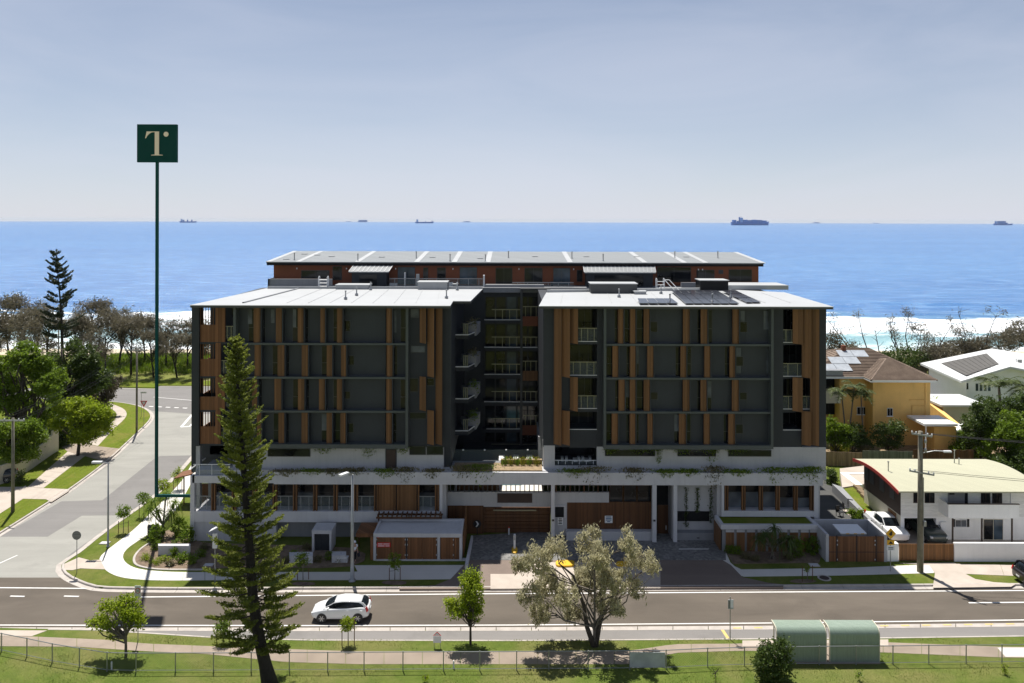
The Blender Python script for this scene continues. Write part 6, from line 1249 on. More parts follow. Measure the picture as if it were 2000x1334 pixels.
body = skin_body('body', ['skin'], pr, [[((0,0,0.93), (0.15,0.11)), ((0,0,1.15), (0.14,0.1)), ((0,0.0,1.38), (0.17,0.1)), ((0,-0.01,1.5), 0.055), ((0,-0.02,1.58), 0.075), ((0,-0.02,1.68), 0.085)],
  *[[((0,0,0.93), (0.15,0.11)), ((s*0.09,0,0.86), 0.085), ((s*0.1,s*0.10,0.48), 0.062), ((s*0.1,s*0.16-0.02,0.09), 0.042), ((s*0.1,s*0.16-0.14,0.045), 0.04)] for s in (-1, 1)],
  *[[((0,0.0,1.38), (0.17,0.1)), ((s*0.19,0,1.4), 0.055), ((s*0.23,0.03,1.12), 0.042), ((s*0.23,-0.12,0.92), 0.033), ((s*0.225,-0.18,0.86), 0.03)] for s in (-1, 1)],
  *[[((s*0.225,-0.18,0.86), 0.03), ((s*(0.225+0.012*(k-1.5)),-0.22-0.006*k,0.82-0.004*k), 0.009), ((s*(0.225+0.012*(k-1.5)),-0.225,0.79), 0.008)] for s in (-1, 1) for k in range(4)],
  *[[((s*0.225,-0.18,0.86), 0.03), ((s*0.19,-0.215,0.845), 0.01), ((s*0.185,-0.235,0.83), 0.008)] for s in (-1, 1)]])
skin_body('shirt', ['cloth_white'], pr, [[((0,0,0.95), (0.165,0.125)), ((0,0,1.15), (0.16,0.118)), ((0,0,1.39), (0.185,0.115)), ((0,-0.005,1.46), 0.07)], *[[((0,0,1.39), (0.185,0.115)), ((s*0.2,0,1.41), 0.07), ((s*0.235,0.02,1.2), 0.06)] for s in (-1, 1)]])
skin_body('trousers', ['cloth_dark'], pr, [[((0,0,0.98), (0.16,0.12)), ((0,0,0.9), (0.155,0.12)), ((-0.095,0,0.83), 0.1), ((-0.1,-0.1,0.48), 0.078), ((-0.1,-0.17,0.12), 0.06)], [((0,0,0.9), (0.155,0.12)), ((0.095,0,0.83), 0.1), ((0.1,0.10,0.48), 0.078), ((0.1,0.15,0.12), 0.06)]])
MB().lathe([(0.105, 0), (0.11, 0.05), (0.08, 0.1), (0.02, 0.12)], (0, -0.02, 1.68), 12).build('cap', 'cloth_white', pr, True); MB().obox((0, -0.14, 1.69), (0.08, 0, 0), (0, 0.06, 0), (0, 0, 0.008)).build('cap_peak', 'cloth_white', pr)
for s in (-1, 1): MB().lathe([(0.012, -.006), (0.012, .006)], (s*0.032, -0.098, 1.645), 8, 'y').build('eye', 'sign_black', pr)
MB().obox((0, -0.105, 1.61), (0.012, 0, 0), (0, 0.015, 0), (0, 0, 0.025)).build('nose', 'skin', pr)
bx('bag', 'cloth_dark', pr, 0.2, 0.36, -0.3, -0.1, 0.5, 0.8)
# ================================================================== VEGETATION
ORD = ['first', 'second', 'third', 'fourth', 'fifth', 'sixth', 'seventh', 'eighth', 'ninth', 'tenth', 'eleventh', 'twelfth', 'thirteenth', 'fourteenth', 'fifteenth', 'sixteenth']
def unit(a): return a/np.maximum(np.linalg.norm(a, axis=1, keepdims=True), 1e-9)
def leafquads(c, size, aspect=0.5, rng=RNG, hang=0.0, flat=0.6, along=None, jit=0.35):
    """one small bent-free leaf face per centre; hang pulls the long axis down, along gives it a direction"""
    n = len(c); nr = unit(rng.normal(size=(n, 3))+np.array([0, 0, flat])); a = unit(np.cross(nr, rng.normal(size=(n, 3))))
    if along is not None: a = unit(along+rng.normal(size=(n, 3))*jit)
    if hang: a = unit(a*(1-hang)+np.array([0, 0, -1.0])*hang+rng.normal(size=(n, 3))*0.12)
    b = unit(np.cross(nr, a)); s = (size*(0.6+0.8*rng.random((n, 1)))); a = a*s; b = b*s*aspect
    return np.stack([c-a*0.5, c+b*0.5, c+a*0.5, c-b*0.5], axis=1).reshape(-1, 3)
def in_lobes(lobes, n, rng, shell=0.5):
    w = np.array([l[3]*l[4]*l[5] for l in lobes])**0.75; k = rng.choice(len(lobes), n, p=w/w.sum()); L = np.array(lobes)[k]
    d = unit(rng.normal(size=(n, 3))); r = (shell+(1-shell)*rng.random((n, 1))**0.6)
    return L[:, :3]+d*r*L[:, 3:], k
def crown(name, par, mat, lobes, clumps, per, leaf, rng, aspect=0.5, clump_r=0.35, hang=0.0, flat=0.6, shell=0.45):
    c, k = in_lobes(lobes, clumps, rng, shell)
    cr = clump_r*(0.6+0.8*rng.random((clumps, 1)))
    p = (c[:, None, :]+rng.normal(size=(clumps, per, 3))*cr[:, None, :]*np.array([0.62, 0.62, 0.45 if not hang else 0.8])).reshape(-1, 3)
    return npmesh(name, leafquads(p, leaf, aspect, rng, hang, flat), 4, mat, par), c
def limbs(par, bark, trunk, targets, r0, rng, name='trunk', k=7, twig=0.018, lobes=None):
    """trunk polyline, then limbs leaving its upper part to reach the leaf clumps"""
    m = MB(); tp = [Vector(p) for p in trunk]; n = len(tp); m.tube(tp, [r0*(1-0.55*i/(n-1)) for i in range(n)], k)
    if lobes:
        ends = []
        for L in lobes:
            e = Vector(L[:3]); u = 0.35+0.6*rng.random(); s = u*(n-1); i = min(int(s), n-2); a = tp[i].lerp(tp[i+1], s-i)
            if e.z < a.z+0.2: a = tp[1].lerp(tp[2], 0.6)
            w = (e-a).length; k1 = a.lerp(e, 0.4)+Vector((rng.normal()*0.12, rng.normal()*0.12, 0.04+rng.normal()*0.07))*w; k2 = a.lerp(e, 0.75)+Vector((rng.normal()*0.06, rng.normal()*0.06, 0.05))*w
            m.tube([a, k1, k2, e], [r0*0.5, r0*0.38, r0*0.26, twig*1.6], 6, False); ends.append((k1, k2, e))
        for tg in targets:
            tg = Vector(tg); k1, k2, e = min(ends, key=lambda q: (q[2]-tg).length); u = rng.random(); a = k1.lerp(k2, u*2) if u < 0.5 else k2.lerp(e, u*2-1)
            m.tube([a, a.lerp(tg, 0.5)+Vector((rng.normal(), rng.normal(), rng.normal()))*0.08*(tg-a).length, tg], [twig*1.5, twig*1.1, twig*0.5], 4, False)
        targets = []
    for tg in targets:
        tg = Vector(tg); u = 0.45+0.55*rng.random(); s = u*(n-1); i = min(int(s), n-2); a = tp[i].lerp(tp[i+1], s-i)
        if tg.z < a.z: a = tp[max(0, n//2)].lerp(a, 0.3)
        mid = a.lerp(tg, 0.5)+Vector((rng.normal()*0.12, rng.normal()*0.12, 0.10*abs(tg.z-a.z)+0.02))*(tg-a).length*0.35
        rr = max(twig*1.6, r0*(0.42-0.3*u)); m.tube([a, mid, tg], [rr, rr*0.6, twig], 5, False)
    return m.build(name, bark, par, True, fix=False)
def tree(name, label, cat, base, lobes, clumps=160, per=22, leaf=0.16, mat='leaf_green', bark='bark', trunk_h=2.0, r0=0.12, seed=1, z0=0.1, lean=(0, 0), group=None, nl=26, lump=False, **kw):
    rng = np.random.default_rng(seed); t_ = thing(name, label, cat, (base[0], base[1], z0))
    if lump:                         # break each lobe into boughs of its own so the outline is uneven
        lobes = [(l[0]+d[0]*l[3]*0.62, l[1]+d[1]*l[4]*0.62, l[2]+d[2]*l[5]*0.62, l[3]*s, l[4]*s, l[5]*s) for l in lobes for d, s in zip(unit(rng.normal(size=(6, 3))), rng.uniform(0.30, 0.56, 6))]
    if group: t_['group'] = group
    cr, c = crown('crown', t_, mat, lobes, clumps, per, leaf, rng, **kw)
    cz = max(l[2] for l in lobes); top = (lean[0], lean[1], max(trunk_h, cz))
    tr = [(0, 0, -0.1), (lean[0]*0.25+rng.normal()*0.04*r0*8, lean[1]*0.25, trunk_h*0.5), (lean[0]*0.6, lean[1]*0.6, trunk_h), top]
    idx = rng.choice(len(c), min(nl, len(c)), replace=False); limbs(t_, bark, tr, c[idx], r0, rng, lobes=lobes)
    return t_
def plobes(base, Y, items):          # lobes given as pixel ellipses at depth Y: (px, py, half width, half height[, depth offset])
    out = []
    for it in items:
        px, py, a, b = it[:4]; dy = it[4] if len(it) > 4 else 0; yy = Y+dy; x, z = Q(px, py, yy); k = yy/F
        out.append((x-base[0], dy, z-0.1, a*k, max(a, b)*k*0.85, b*k))
    return out
def ptree(name, label, px, py, items, seed, cat='tree', **kw):
    b = P(px, py, 0.1); return tree(name, label, cat, b, plobes(b, b[1], items), seed=seed, **kw)

# ---- Norfolk pines: whorls of upcurved branches dressed with rope-like tufts
def pine(label, base, axis, z_low, rad, mat, seed, whorl=0.55, nb=(5, 8), tuft=0.5, needles=26, bark='bark_dark', r0=0.36, nsz=0.2, sub=7, droop=0.0, asp=0.16, gap=1.0):
    rng = np.random.default_rng(seed); t_ = thing('norfolk_pine', label, 'tree', (base[0], base[1], 0.08)); t_['group'] = 'norfolk pines'
    Pax = [np.array(p, float) for p in axis]; hz = Pax[-1][2]
    def at(z):
        for a, b in zip(Pax[:-1], Pax[1:]):
            if z <= b[2]+1e-6: return a+(b-a)*(z-a[2])/(b[2]-a[2])
        return Pax[-1]
    m = MB(); zs = np.linspace(0, hz, 16); m.tube([at(z) for z in zs], [max(0.03, r0*(1-0.93*(z/hz))+(0.12 if i == 0 else 0)) for i, z in enumerate(zs)], 9); br = MB(); cs, ds = [], []
    z = z_low
    while z < hz-0.1:
        R_ = rad(z/hz); n = rng.integers(*nb); a0 = rng.random()*6.28; u = z/hz
        for k in range(n):
            if rng.random() < 0.08*gap: continue
            a = a0+6.2832*k/n+rng.normal()*0.16; L = R_*(0.62+0.5*rng.random()); p0 = at(z+rng.normal()*0.07); d = np.array([math.cos(a), math.sin(a), 0.0])
            rise = L*(0.16+0.5*u)-droop*L; pts = [p0+d*L*q+np.array([0, 0, rise*q*q-0.12*L*q*(1-u)]) for q in (0, 0.35, 0.7, 1.0)]
            br.tube(pts, [0.035+0.012*L, 0.028, 0.018, 0.008], 4, False)
            side = np.array([-d[1], d[0], 0]); ns = max(3, int(sub*L/2.0)+2)
            for q in np.linspace(0.30 if L > 1.2 else 0.1, 1.0, ns):
                i = min(int(q*3), 2); p = pts[i]+(pts[i+1]-pts[i])*(q*3-i)
                for sgn in ((-1, 1) if q < 0.98 else (0,)):
                    ln = tuft*(0.55+0.6*rng.random())*(1.15-0.35*q)*(0.6+0.4*min(1, L/1.5)); dr = d*0.75+side*sgn*0.85*(1.1-0.5*q)+np.array([0, 0, 0.38+0.3*u]); dr /= np.linalg.norm(dr)
                    tt = rng.random((needles, 1)); cs.append(p+dr*ln*tt+rng.normal(size=(needles, 3))*0.05*np.sqrt(ln)); ds.append(np.tile(dr, (needles, 1)))
        z += whorl*(0.8+0.4*rng.random())*(1.15-0.45*u)
    c = np.concatenate(cs); d = np.concatenate(ds); npmesh('crown', leafquads(c, nsz, asp*1.9, rng, 0, 0.2, d, 0.55), 4, mat, t_)
    m.build('trunk', bark, t_, True, False); br.build('branches', 'bark_grey' if bark != 'bark_dark' else 'bark', t_, True, False); return t_
bY = 46.6; bX = Xp(531, bY)
def ax(px, py): x, z = Q(px, py, bY); return (x-bX, 0, z-0.08)
pine('tall leaning norfolk pine rising in front of the building at the left', (bX, bY), [(0, 0, -0.1), ax(505, 1240), ax(494, 1170), ax(482, 1000), ax(471, 850), ax(458, 664)], 2.6,
     lambda u: float(np.interp(u, (0.1, 0.21, 0.36, 0.51, 0.65, 0.8, 0.95, 1.0), (2.3, 2.75, 2.2, 1.75, 1.45, 1.15, 0.5, 0.12))), 'leaf_pine', 5, whorl=0.47, nb=(5, 8), tuft=0.55, needles=30, r0=0.40, nsz=0.125, sub=8, asp=0.3, gap=2.4)
Yn = 113.0; nX = Xp(124, Yn)
def ax2(px, py): x, z = Q(px, py, Yn); return (x-nX, 0, z-0.08)
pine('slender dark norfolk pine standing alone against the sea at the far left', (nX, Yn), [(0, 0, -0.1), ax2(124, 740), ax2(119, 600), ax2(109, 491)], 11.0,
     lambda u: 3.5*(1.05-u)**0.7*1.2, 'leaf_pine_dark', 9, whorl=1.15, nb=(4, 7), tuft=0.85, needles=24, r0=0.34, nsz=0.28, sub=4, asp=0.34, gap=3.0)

# ---- trees of the near verge
ptree('street_tree', 'small bright green tree with slanting branches behind the fence at the left', 246, 1283, [(228, 1185, 34, 22), (250, 1196, 26, 20), (205, 1210, 30, 16), (258, 1214, 20, 18), (190, 1216, 18, 12), (222, 1240, 11, 7)], 21, clumps=190, per=26, leaf=0.17, mat='leaf_bright', bark='bark_grey', trunk_h=1.5, r0=0.10, clump_r=0.24, nl=34, lump=True)
ptree('street_tree', 'upright bright green tree with dense rounded crown on the near verge', 919, 1259, [(922, 1128, 18, 20), (915, 1150, 28, 26), (900, 1180, 28, 20), (925, 1178, 22, 26), (908, 1196, 34, 12), (930, 1203, 18, 10)], 22, clumps=240, per=28, leaf=0.16, mat='leaf_bright', bark='bark', trunk_h=2.0, r0=0.09, clump_r=0.24, nl=30, lump=True)
t_ = ptree('sheoak_tree', 'broad grey green drooping tree on twin trunks in front of the garage drive', 1161, 1262, [(1050, 1093, 32, 28, -0.6), (1085, 1068, 24, 20, 0.8), (1018, 1102, 17, 15, 0.3), (1150, 1056, 26, 25, 0.5), (1166, 1086, 28, 22, -1.0), (1226, 1060, 20, 26, -0.3), (1246, 1090, 26, 22, 0.9), (1270, 1112, 19, 18, -0.5), (1070, 1140, 32, 20, 1.2), (1040, 1165, 25, 20, -0.8), (1058, 1196, 24, 17, 0.2), (1106, 1165, 26, 24, -1.3), (1150, 1130, 32, 24, 1.4), (1202, 1134, 32, 26, -0.9), (1182, 1176, 30, 22, 0.4), (1238, 1150, 22, 18, 0.1), (1122, 1197, 20, 13, 0.9), (1206, 1186, 18, 17, -1.1)], 23, clumps=360, per=62, leaf=0.26, aspect=0.28, mat='leaf_greygreen', bark='bark_grey', trunk_h=1.6, r0=0.13, clump_r=0.21, hang=0.5, nl=120, shell=0.35)
b = P(1161, 1262, 0.1); m = MB(); m.tube([(0.05, 0, -0.1), (0.35, 0.1, 1.4), (0.75, 0.2, 2.6), (2.2, 0.4, 4.0), (3.2, 0.3, 4.8)], [0.19, 0.15, 0.12, 0.08, 0.04], 8); m.tube([(0, 0, -0.1), (-0.5, -0.1, 1.3), (-0.75, 0, 2.8), (-1.4, 0.2, 4.6), (-2.4, 0.3, 5.4)], [0.2, 0.16, 0.12, 0.08, 0.04], 8); m.tube([(0.6, 0.1, 2.2), (0.4, 0.5, 4.2), (0.9, 0.6, 6.2)], [0.11, 0.08, 0.03], 6)
m.build('limb', 'bark', t_, True, False)
ptree('round_shrub', 'dark rounded shrub with pale new leaves by the fence before the bus shelters', 1511, 1330, [(1512, 1298, 33, 34), (1500, 1270, 14, 18), (1528, 1265, 16, 20), (1490, 1300, 14, 24)], 24, cat='shrub', clumps=210, per=26, leaf=0.16, mat='leaf_deep', trunk_h=0.5, r0=0.05, clump_r=0.25)
for i, (px_, py_, h_, lb) in enumerate(((1397, 1334, 34, 'thin young shrub on the lawn before the fence, left of the dark shrub'), (1678, 1330, 26, 'wispy sapling on the lawn below the right hand bus shelter'), (1962, 1318, 18, 'small bright seedling on the lawn at the right below the fence'), (831, 1333, 14, 'tiny bright seedling at the bottom edge near the round green tree'))):
    ptree('seedling', lb, px_, py_, [(px_, py_-h_*0.6, h_*0.28, h_*0.45)], 30+i, cat='shrub', clumps=16, per=9, leaf=0.10, mat='leaf_green' if i < 2 else 'leaf_bright', trunk_h=0.5, r0=0.015, clump_r=0.14, nl=8)
# ---- staked young trees
def sapling(label, px, py, items, seed, leaf=0.13, stakes=1.15, mat='leaf_green', clumps=46, half=0.42, **kw):
    t_ = ptree('staked_sapling', label, px, py, items, seed, clumps=clumps, per=18, leaf=leaf, mat=mat, bark='bark_grey', trunk_h=1.2, r0=0.035, clump_r=0.18, nl=14, group='staked young street trees', **kw)
    for s in (-1, 1): MB().tube([(s*half, 0.05*s, -0.1), (s*half, 0.05*s, stakes)], 0.03, 6).build('stake', 'timber_dark', t_)
    MB().tube([(-half, -0.05, stakes*0.72), (0, 0, stakes*0.75)], 0.014, 4).build('tie', 'black_plastic', t_); MB().tube([(half, 0.05, stakes*0.85), (0, 0, stakes*0.8)], 0.014, 4).build('tie', 'black_plastic', t_)
    return t_
sapling('staked young tree with bright crown on the near grass strip, beside the white car', 680, 1260, [(679, 1218, 12, 13)], 41, stakes=1.7, mat='leaf_bright', half=0.4)
sapling('staked young tree half hidden behind the leaning pine on the near strip', 436, 1256, [(436, 1222, 14, 14)], 42, stakes=1.4)
sapling('staked young tree in a mulch bed in front of the portal cabinet', 592, 1133, [(592, 1092, 13, 12), (588, 1102, 10, 8)], 43, stakes=0.9)
sapling('staked young tree in a mulch bed in front of the brown service doors', 771, 1133, [(771, 1090, 12, 11), (772, 1104, 10, 8)], 44, stakes=1.0)
sapling('bare staked sapling in the shaded verge beside the manhole', 1577, 1136, [(1577, 1112, 5, 6)], 45, stakes=1.25, clumps=5)
for i, (px_, py_, cx_, cy_, a_, lb) in enumerate(((241, 1041, 240, 1000, 13, 'first from the lamp'), (281, 1010, 281, 974, 14, 'second from the lamp'), (318, 972, 319, 946, 12, 'third from the lamp, beside the mast'), (347, 957, 348, 926, 11, 'fourth from the lamp, nearest the building'))):
    sapling('young street tree along the side street verge, '+lb, px_, py_, [(cx_, cy_, a_, 13)], 46+i, stakes=1.1, leaf=0.15, clumps=44, mat='leaf_green' if i < 2 else 'leaf_bright')
# ---- dense green trees left of the side street
for i, (px_, py_, items, mat, lb, kw) in enumerate((
    (45, 893, [(30, 720, 62, 40), (80, 740, 40, 45), (20, 775, 45, 45), (85, 790, 44, 45, 2), (50, 690, 30, 20), (5, 740, 30, 40)], 'leaf_green', 'large dense green tree behind the tan wall at the left edge', dict(clumps=620, leaf=0.32, r0=0.3)),
    (152, 890, [(150, 800, 40, 26), (185, 812, 34, 26), (128, 822, 32, 28), (165, 840, 46, 24), (205, 830, 17, 22), (150, 790, 24, 14)], 'leaf_bright', 'bright green tree leaning over the footpath across the side street', dict(clumps=520, leaf=0.28, r0=0.22)),
    (20, 935, [(28, 830, 40, 24), (60, 850, 24, 28), (10, 860, 34, 40), (45, 880, 34, 24), (75, 862, 10, 18)], 'leaf_green', 'low bright green tree just behind the tan garden wall', dict(clumps=420, leaf=0.26, r0=0.2)),
    (95, 870, [(100, 845, 40, 30), (70, 855, 30, 30), (120, 865, 20, 16)], 'leaf_deep', 'dark shrub in the shade between the green trees behind the tan wall', dict(clumps=300, leaf=0.26, r0=0.1)),
    (120, 838, [(125, 700, 42, 40), (165, 720, 34, 40), (150, 760, 44, 36), (190, 745, 26, 30), (110, 770, 30, 30)], 'leaf_deep', 'tall olive green tree behind the trunk of the far norfolk pine', dict(clumps=520, leaf=0.34, r0=0.3)),
    (205, 812, [(205, 765, 28, 32), (180, 790, 30, 20), (222, 745, 14, 20)], 'leaf_coast', 'dull brown shrub at the end of the side street near the far kerb', dict(clumps=200, leaf=0.3, r0=0.15)))):
    ptree('leafy_tree' if i not in (3, 5) else 'shrub', lb, px_, py_, items, 60+i, cat='tree' if i not in (3, 5) else 'shrub', per=40, mat=mat, bark='bark', trunk_h=2.5, clump_r=0.42, nl=40, shell=0.5, lump=True, **kw)
ptree('shrub', 'small dark shrub against the tan wall beside the left edge power pole', 37, 947, [(37, 932, 9, 14)], 70, cat='shrub', clumps=40, per=20, leaf=0.15, mat='leaf_deep', trunk_h=0.3, r0=0.03)
# ---- coastal she-oaks along the foreshore: four shapes, copied with their own turn and size
protos = []
def coast_tree(seed, hgt, dens=1.0):
    rng = np.random.default_rng(seed); t_ = thing('coastal_sheoak', 'x', 'tree'); t_['group'] = 'coastal she-oaks along the foreshore'
    lob = [(rng.normal()*1.6, rng.normal()*1.6, hgt*(0.5+0.45*rng.random()), 1.1+rng.random()*1.1, 1.1+rng.random()*1.1, 0.8+rng.random()*0.9) for _ in range(9)]
    cr, c = crown('crown', t_, 'leaf_coast', lob, int(230*dens), 20, 0.5, rng, aspect=0.22, clump_r=0.5, hang=0.3, shell=0.2)
    idx = rng.choice(len(c), min(60, len(c)), replace=False); lx = rng.normal()*0.9
    limbs(t_, 'bark_dark', [(0, 0, -0.3), (lx*0.3, 0, hgt*0.2), (lx*0.7, 0.2, hgt*0.42), (lx, 0.3, hgt*0.75)], c[idx], 0.2, rng, twig=0.03, lobes=lob); return t_
for i in range(5): protos.append(coast_tree(80+i, 9.5+i*0.5, 1.0 if i < 3 else 0.75))
spots = [(-10, 143, 1.12), (18, 150, 1.2), (42, 137, 1.12), (66, 146, 1.0), (92, 152, 1.06), (150, 142, 1.08), (178, 150, 1.12), (205, 137, 1.0), (232, 146, 1.1), (256, 139, 0.98), (283, 148, 1.0), (300, 137, 0.86), (325, 144, 0.92), (346, 137, 0.82), (366, 143, 0.86), (392, 139, 0.8)]
used = set(); rr = random.Random(4)
for i, (px_, Y, s) in enumerate(spots):
    k = i % 5; t_ = protos[k] if k not in used else copy_tree(protos[k]); used.add(k)
    t_.location = (Xp(px_, Y), Y, land_z(Xp(px_, Y), Y)); t_.rotation_euler = (0, 0, rr.random()*6.28); t_.scale = (s*rr.uniform(0.9, 1.1), s*rr.uniform(0.9, 1.1), s*rr.uniform(0.92, 1.05))
    t_['label'] = 'brown green coastal she-oak, %s from the left in the foreshore row' % ORD[i]
# sedge and scrub on the dune, one mass
rng = np.random.default_rng(5); n = 26000; xs_ = rng.uniform(-80, -30, n); ys2 = rng.uniform(139, 158, n); c = np.stack([xs_, ys2, np.array([land_z(a, b_) for a, b_ in zip(xs_, ys2)])+rng.random(n)*0.9], 1)
kind(npmesh('dune_grass', leafquads(c, 0.8, 0.14, rng, 0, 0.2, np.tile([0, 0, 1.0], (n, 1)), 0.5), 4, 'leaf_green'), 'stuff')
# ---- right hand background: scrub, bare-limbed coastal trees
def bare_tree(label, px, py, tips, seed, extra=()):
    b = P(px, py, 0.0); Y = b[1]; rng = np.random.default_rng(seed); t_ = thing('bare_coastal_tree', label, 'tree', (b[0], Y, 0)); t_['group'] = 'windswept bare trees'; m = MB(); cs = []
    for i, (tx, ty, leafy) in enumerate(tips):
        x, z = Q(tx, ty, Y); e = Vector((x-b[0], rng.normal()*1.2, z)); k1 = e*0.35+Vector((rng.normal()*0.4, 0, 0.2)); k2 = e*0.7+Vector((rng.normal()*0.5, 0, -0.1)); m.tube([(0, 0, -0.3), k1, k2, e], [0.17, 0.12, 0.08, 0.03], 6, False)
        for q in range(5):
            a = k2.lerp(e, rng.random()); tp = a+Vector((rng.normal()*0.8, rng.normal()*0.8, 0.5+rng.random()*0.8)); m.tube([a, a.lerp(tp, 0.5)+Vector((0.1, 0, 0)), tp], [0.04, 0.03, 0.015], 4, False)
            if rng.random() < leafy: cs.append(np.array(tp)+rng.normal(size=(60, 3))*0.4)
        if leafy: cs.append(np.array(e)+rng.normal(size=(int(150*leafy), 3))*0.55)
    m.build('branches', 'bark_dark', t_, True, False); npmesh('crown', leafquads(np.concatenate(cs), 0.36, 0.3, rng, 0.2), 4, 'leaf_coast', t_); return t_
bare_tree('windswept bare tree beside the building corner, its limbs reaching left over the tiled roof', 1722, 762, [(1620, 618, 0.1), (1650, 650, 0.4), (1680, 612, 0.25), (1700, 640, 0.2), (1640, 672, 0.8)], 90)
bare_tree('windswept tree with one dark leafy top in the middle of the surf view', 1775, 757, [(1777, 612, 0.9), (1792, 640, 1), (1762, 650, 1), (1738, 622, 0.15), (1728, 635, 0.1)], 91)
bare_tree('windswept tree with limbs leaning right across the surf, behind the white gabled house', 1808, 757, [(1840, 630, 0.25), (1820, 665, 0.6), (1800, 650, 0.3)], 92)
bare_tree('windswept forked tree above the white gabled house roof', 1895, 752, [(1880, 610, 0.08), (1935, 612, 0.1), (1868, 645, 1), (1895, 655, 1), (1925, 665, 1), (1880, 670, 1)], 93)
for i, (px_, py_, items, mat, lb) in enumerate((
    (1640, 775, [(1640, 690, 34, 18), (1625, 660, 14, 12), (1660, 690, 26, 16)], 'leaf_coast', 'grey coastal scrub clump beside the building corner'),
    (1760, 765, [(1760, 700, 40, 22), (1730, 705, 30, 18), (1790, 695, 30, 20)], 'leaf_deep', 'dark green scrub clump behind the ridge of the tiled roof'),
    (1815, 765, [(1820, 690, 30, 18), (1800, 715, 26, 16), (1835, 700, 20, 18)], 'leaf_coast', 'olive scrub clump between the tiled roof and the white gabled roof'),
    (1870, 752, [(1870, 680, 36, 16), (1845, 688, 26, 14), (1900, 678, 30, 12)], 'leaf_coast', 'brown scrub clump behind the white gabled roof, left side'),
    (1950, 750, [(1945, 670, 40, 16), (1985, 660, 34, 18), (1910, 680, 24, 10)], 'leaf_coast', 'brown scrub clump behind the white gabled roof, right side'),
    (2010, 748, [(2000, 650, 34, 24), (2030, 660, 30, 20)], 'leaf_coast', 'tall brown scrub at the right edge above the white gabled roof'))):
    ptree('coastal_scrub', lb, px_, py_, items, 100+i, cat='shrub', clumps=230, per=22, leaf=0.42, mat=mat, bark='bark_dark', trunk_h=1.5, r0=0.1, clump_r=0.7, nl=24, group='coastal scrub behind the houses', aspect=0.32)
# ---- gardens on the right
for i, (px_, py_, items, mat, lb, leaf) in enumerate((
    (1632, 893, [(1640, 850, 28, 26), (1625, 830, 14, 16)], 'leaf_green', 'leafy garden shrub right beside the dark building corner', 0.26),
    (1665, 890, [(1665, 855, 26, 26), (1690, 860, 20, 18)], 'leaf_deep', 'dark garden shrub under the palms by the yellow house', 0.26),
    (1735, 888, [(1742, 830, 26, 14), (1720, 850, 22, 22), (1755, 855, 22, 24), (1740, 872, 26, 16)], 'leaf_deep', 'large garden shrub with yellow tips in front of the yellow house', 0.26),
    (1745, 860, [(1745, 822, 22, 9), (1768, 832, 10, 12), (1718, 838, 9, 9)], 'leaf_yellow', 'yellow flowering bush against the yellow house wall', 0.24),
    (1622, 880, [(1625, 835, 12, 14), (1640, 878, 20, 8)], 'leaf_yellow', 'yellow leaved bush at the edge of the dark building', 0.22),
    (1836, 836, [(1832, 800, 17, 16), (1828, 788, 10, 10)], 'leaf_bright', 'bright green bush between the yellow house and the yellow boundary wall', 0.24),
    (1915, 905, [(1910, 815, 26, 26), (1935, 835, 30, 30), (1905, 850, 24, 30)], 'leaf_deep', 'dark green tree behind the cream roof, left of the pair', 0.28),
    (1965, 915, [(1965, 850, 40, 34), (1990, 830, 30, 30), (1950, 880, 40, 26), (1990, 880, 30, 34)], 'leaf_green', 'dense green tree behind the cream roof at the right edge', 0.28),
    (1945, 890, [(1930, 800, 30, 26), (1960, 800, 34, 30), (1985, 790, 28, 28), (1900, 830, 22, 26), (1945, 840, 40, 30)], 'leaf_deep', 'broad dark green tree between the large palm and the cream roof', 0.28),
    (1878, 895, [(1885, 865, 22, 22), (1870, 880, 16, 14), (1900, 880, 22, 16)], 'leaf_green', 'green shrub beside the small cream shed above the cream roof', 0.24),
    (1990, 930, [(1995, 905, 34, 22), (1960, 905, 26, 14)], 'leaf_deep', 'dark low tree spilling over the cream roof at the right edge', 0.26),
    (1808, 715, [(1802, 716, 18, 14)], 'leaf_green', 'green bush beside the eave of the white gabled house', 0.3),
    (1700, 895, [(1700, 878, 22, 10), (1680, 885, 16, 8)], 'leaf_dry', 'dry ground shrub above the grey green paling fence', 0.2),
    (1623, 945, [(1626, 930, 9, 18), (1620, 950, 10, 14)], 'leaf_deep', 'dark slender shrub in the side passage beside the building', 0.16),
    (1672, 1020, [(1672, 1003, 14, 12)], 'leaf_green', 'round green bush in the side passage behind the bin enclosure', 0.13),
    (1985, 985, [(2000, 975, 16, 34)], 'leaf_deep', 'dark hedge beside the white house at the right edge', 0.2))):
    ptree('garden_shrub' if ' tree ' not in lb else 'leafy_tree', lb, px_, py_, items, 120+i, cat='shrub' if ' tree ' not in lb else 'tree', clumps=190 if i not in (6, 7, 8) else 480, per=24, leaf=leaf, mat=mat, bark='bark', trunk_h=0.8, r0=0.07, clump_r=0.35 if leaf > 0.2 else 0.18, nl=20, lump=True)
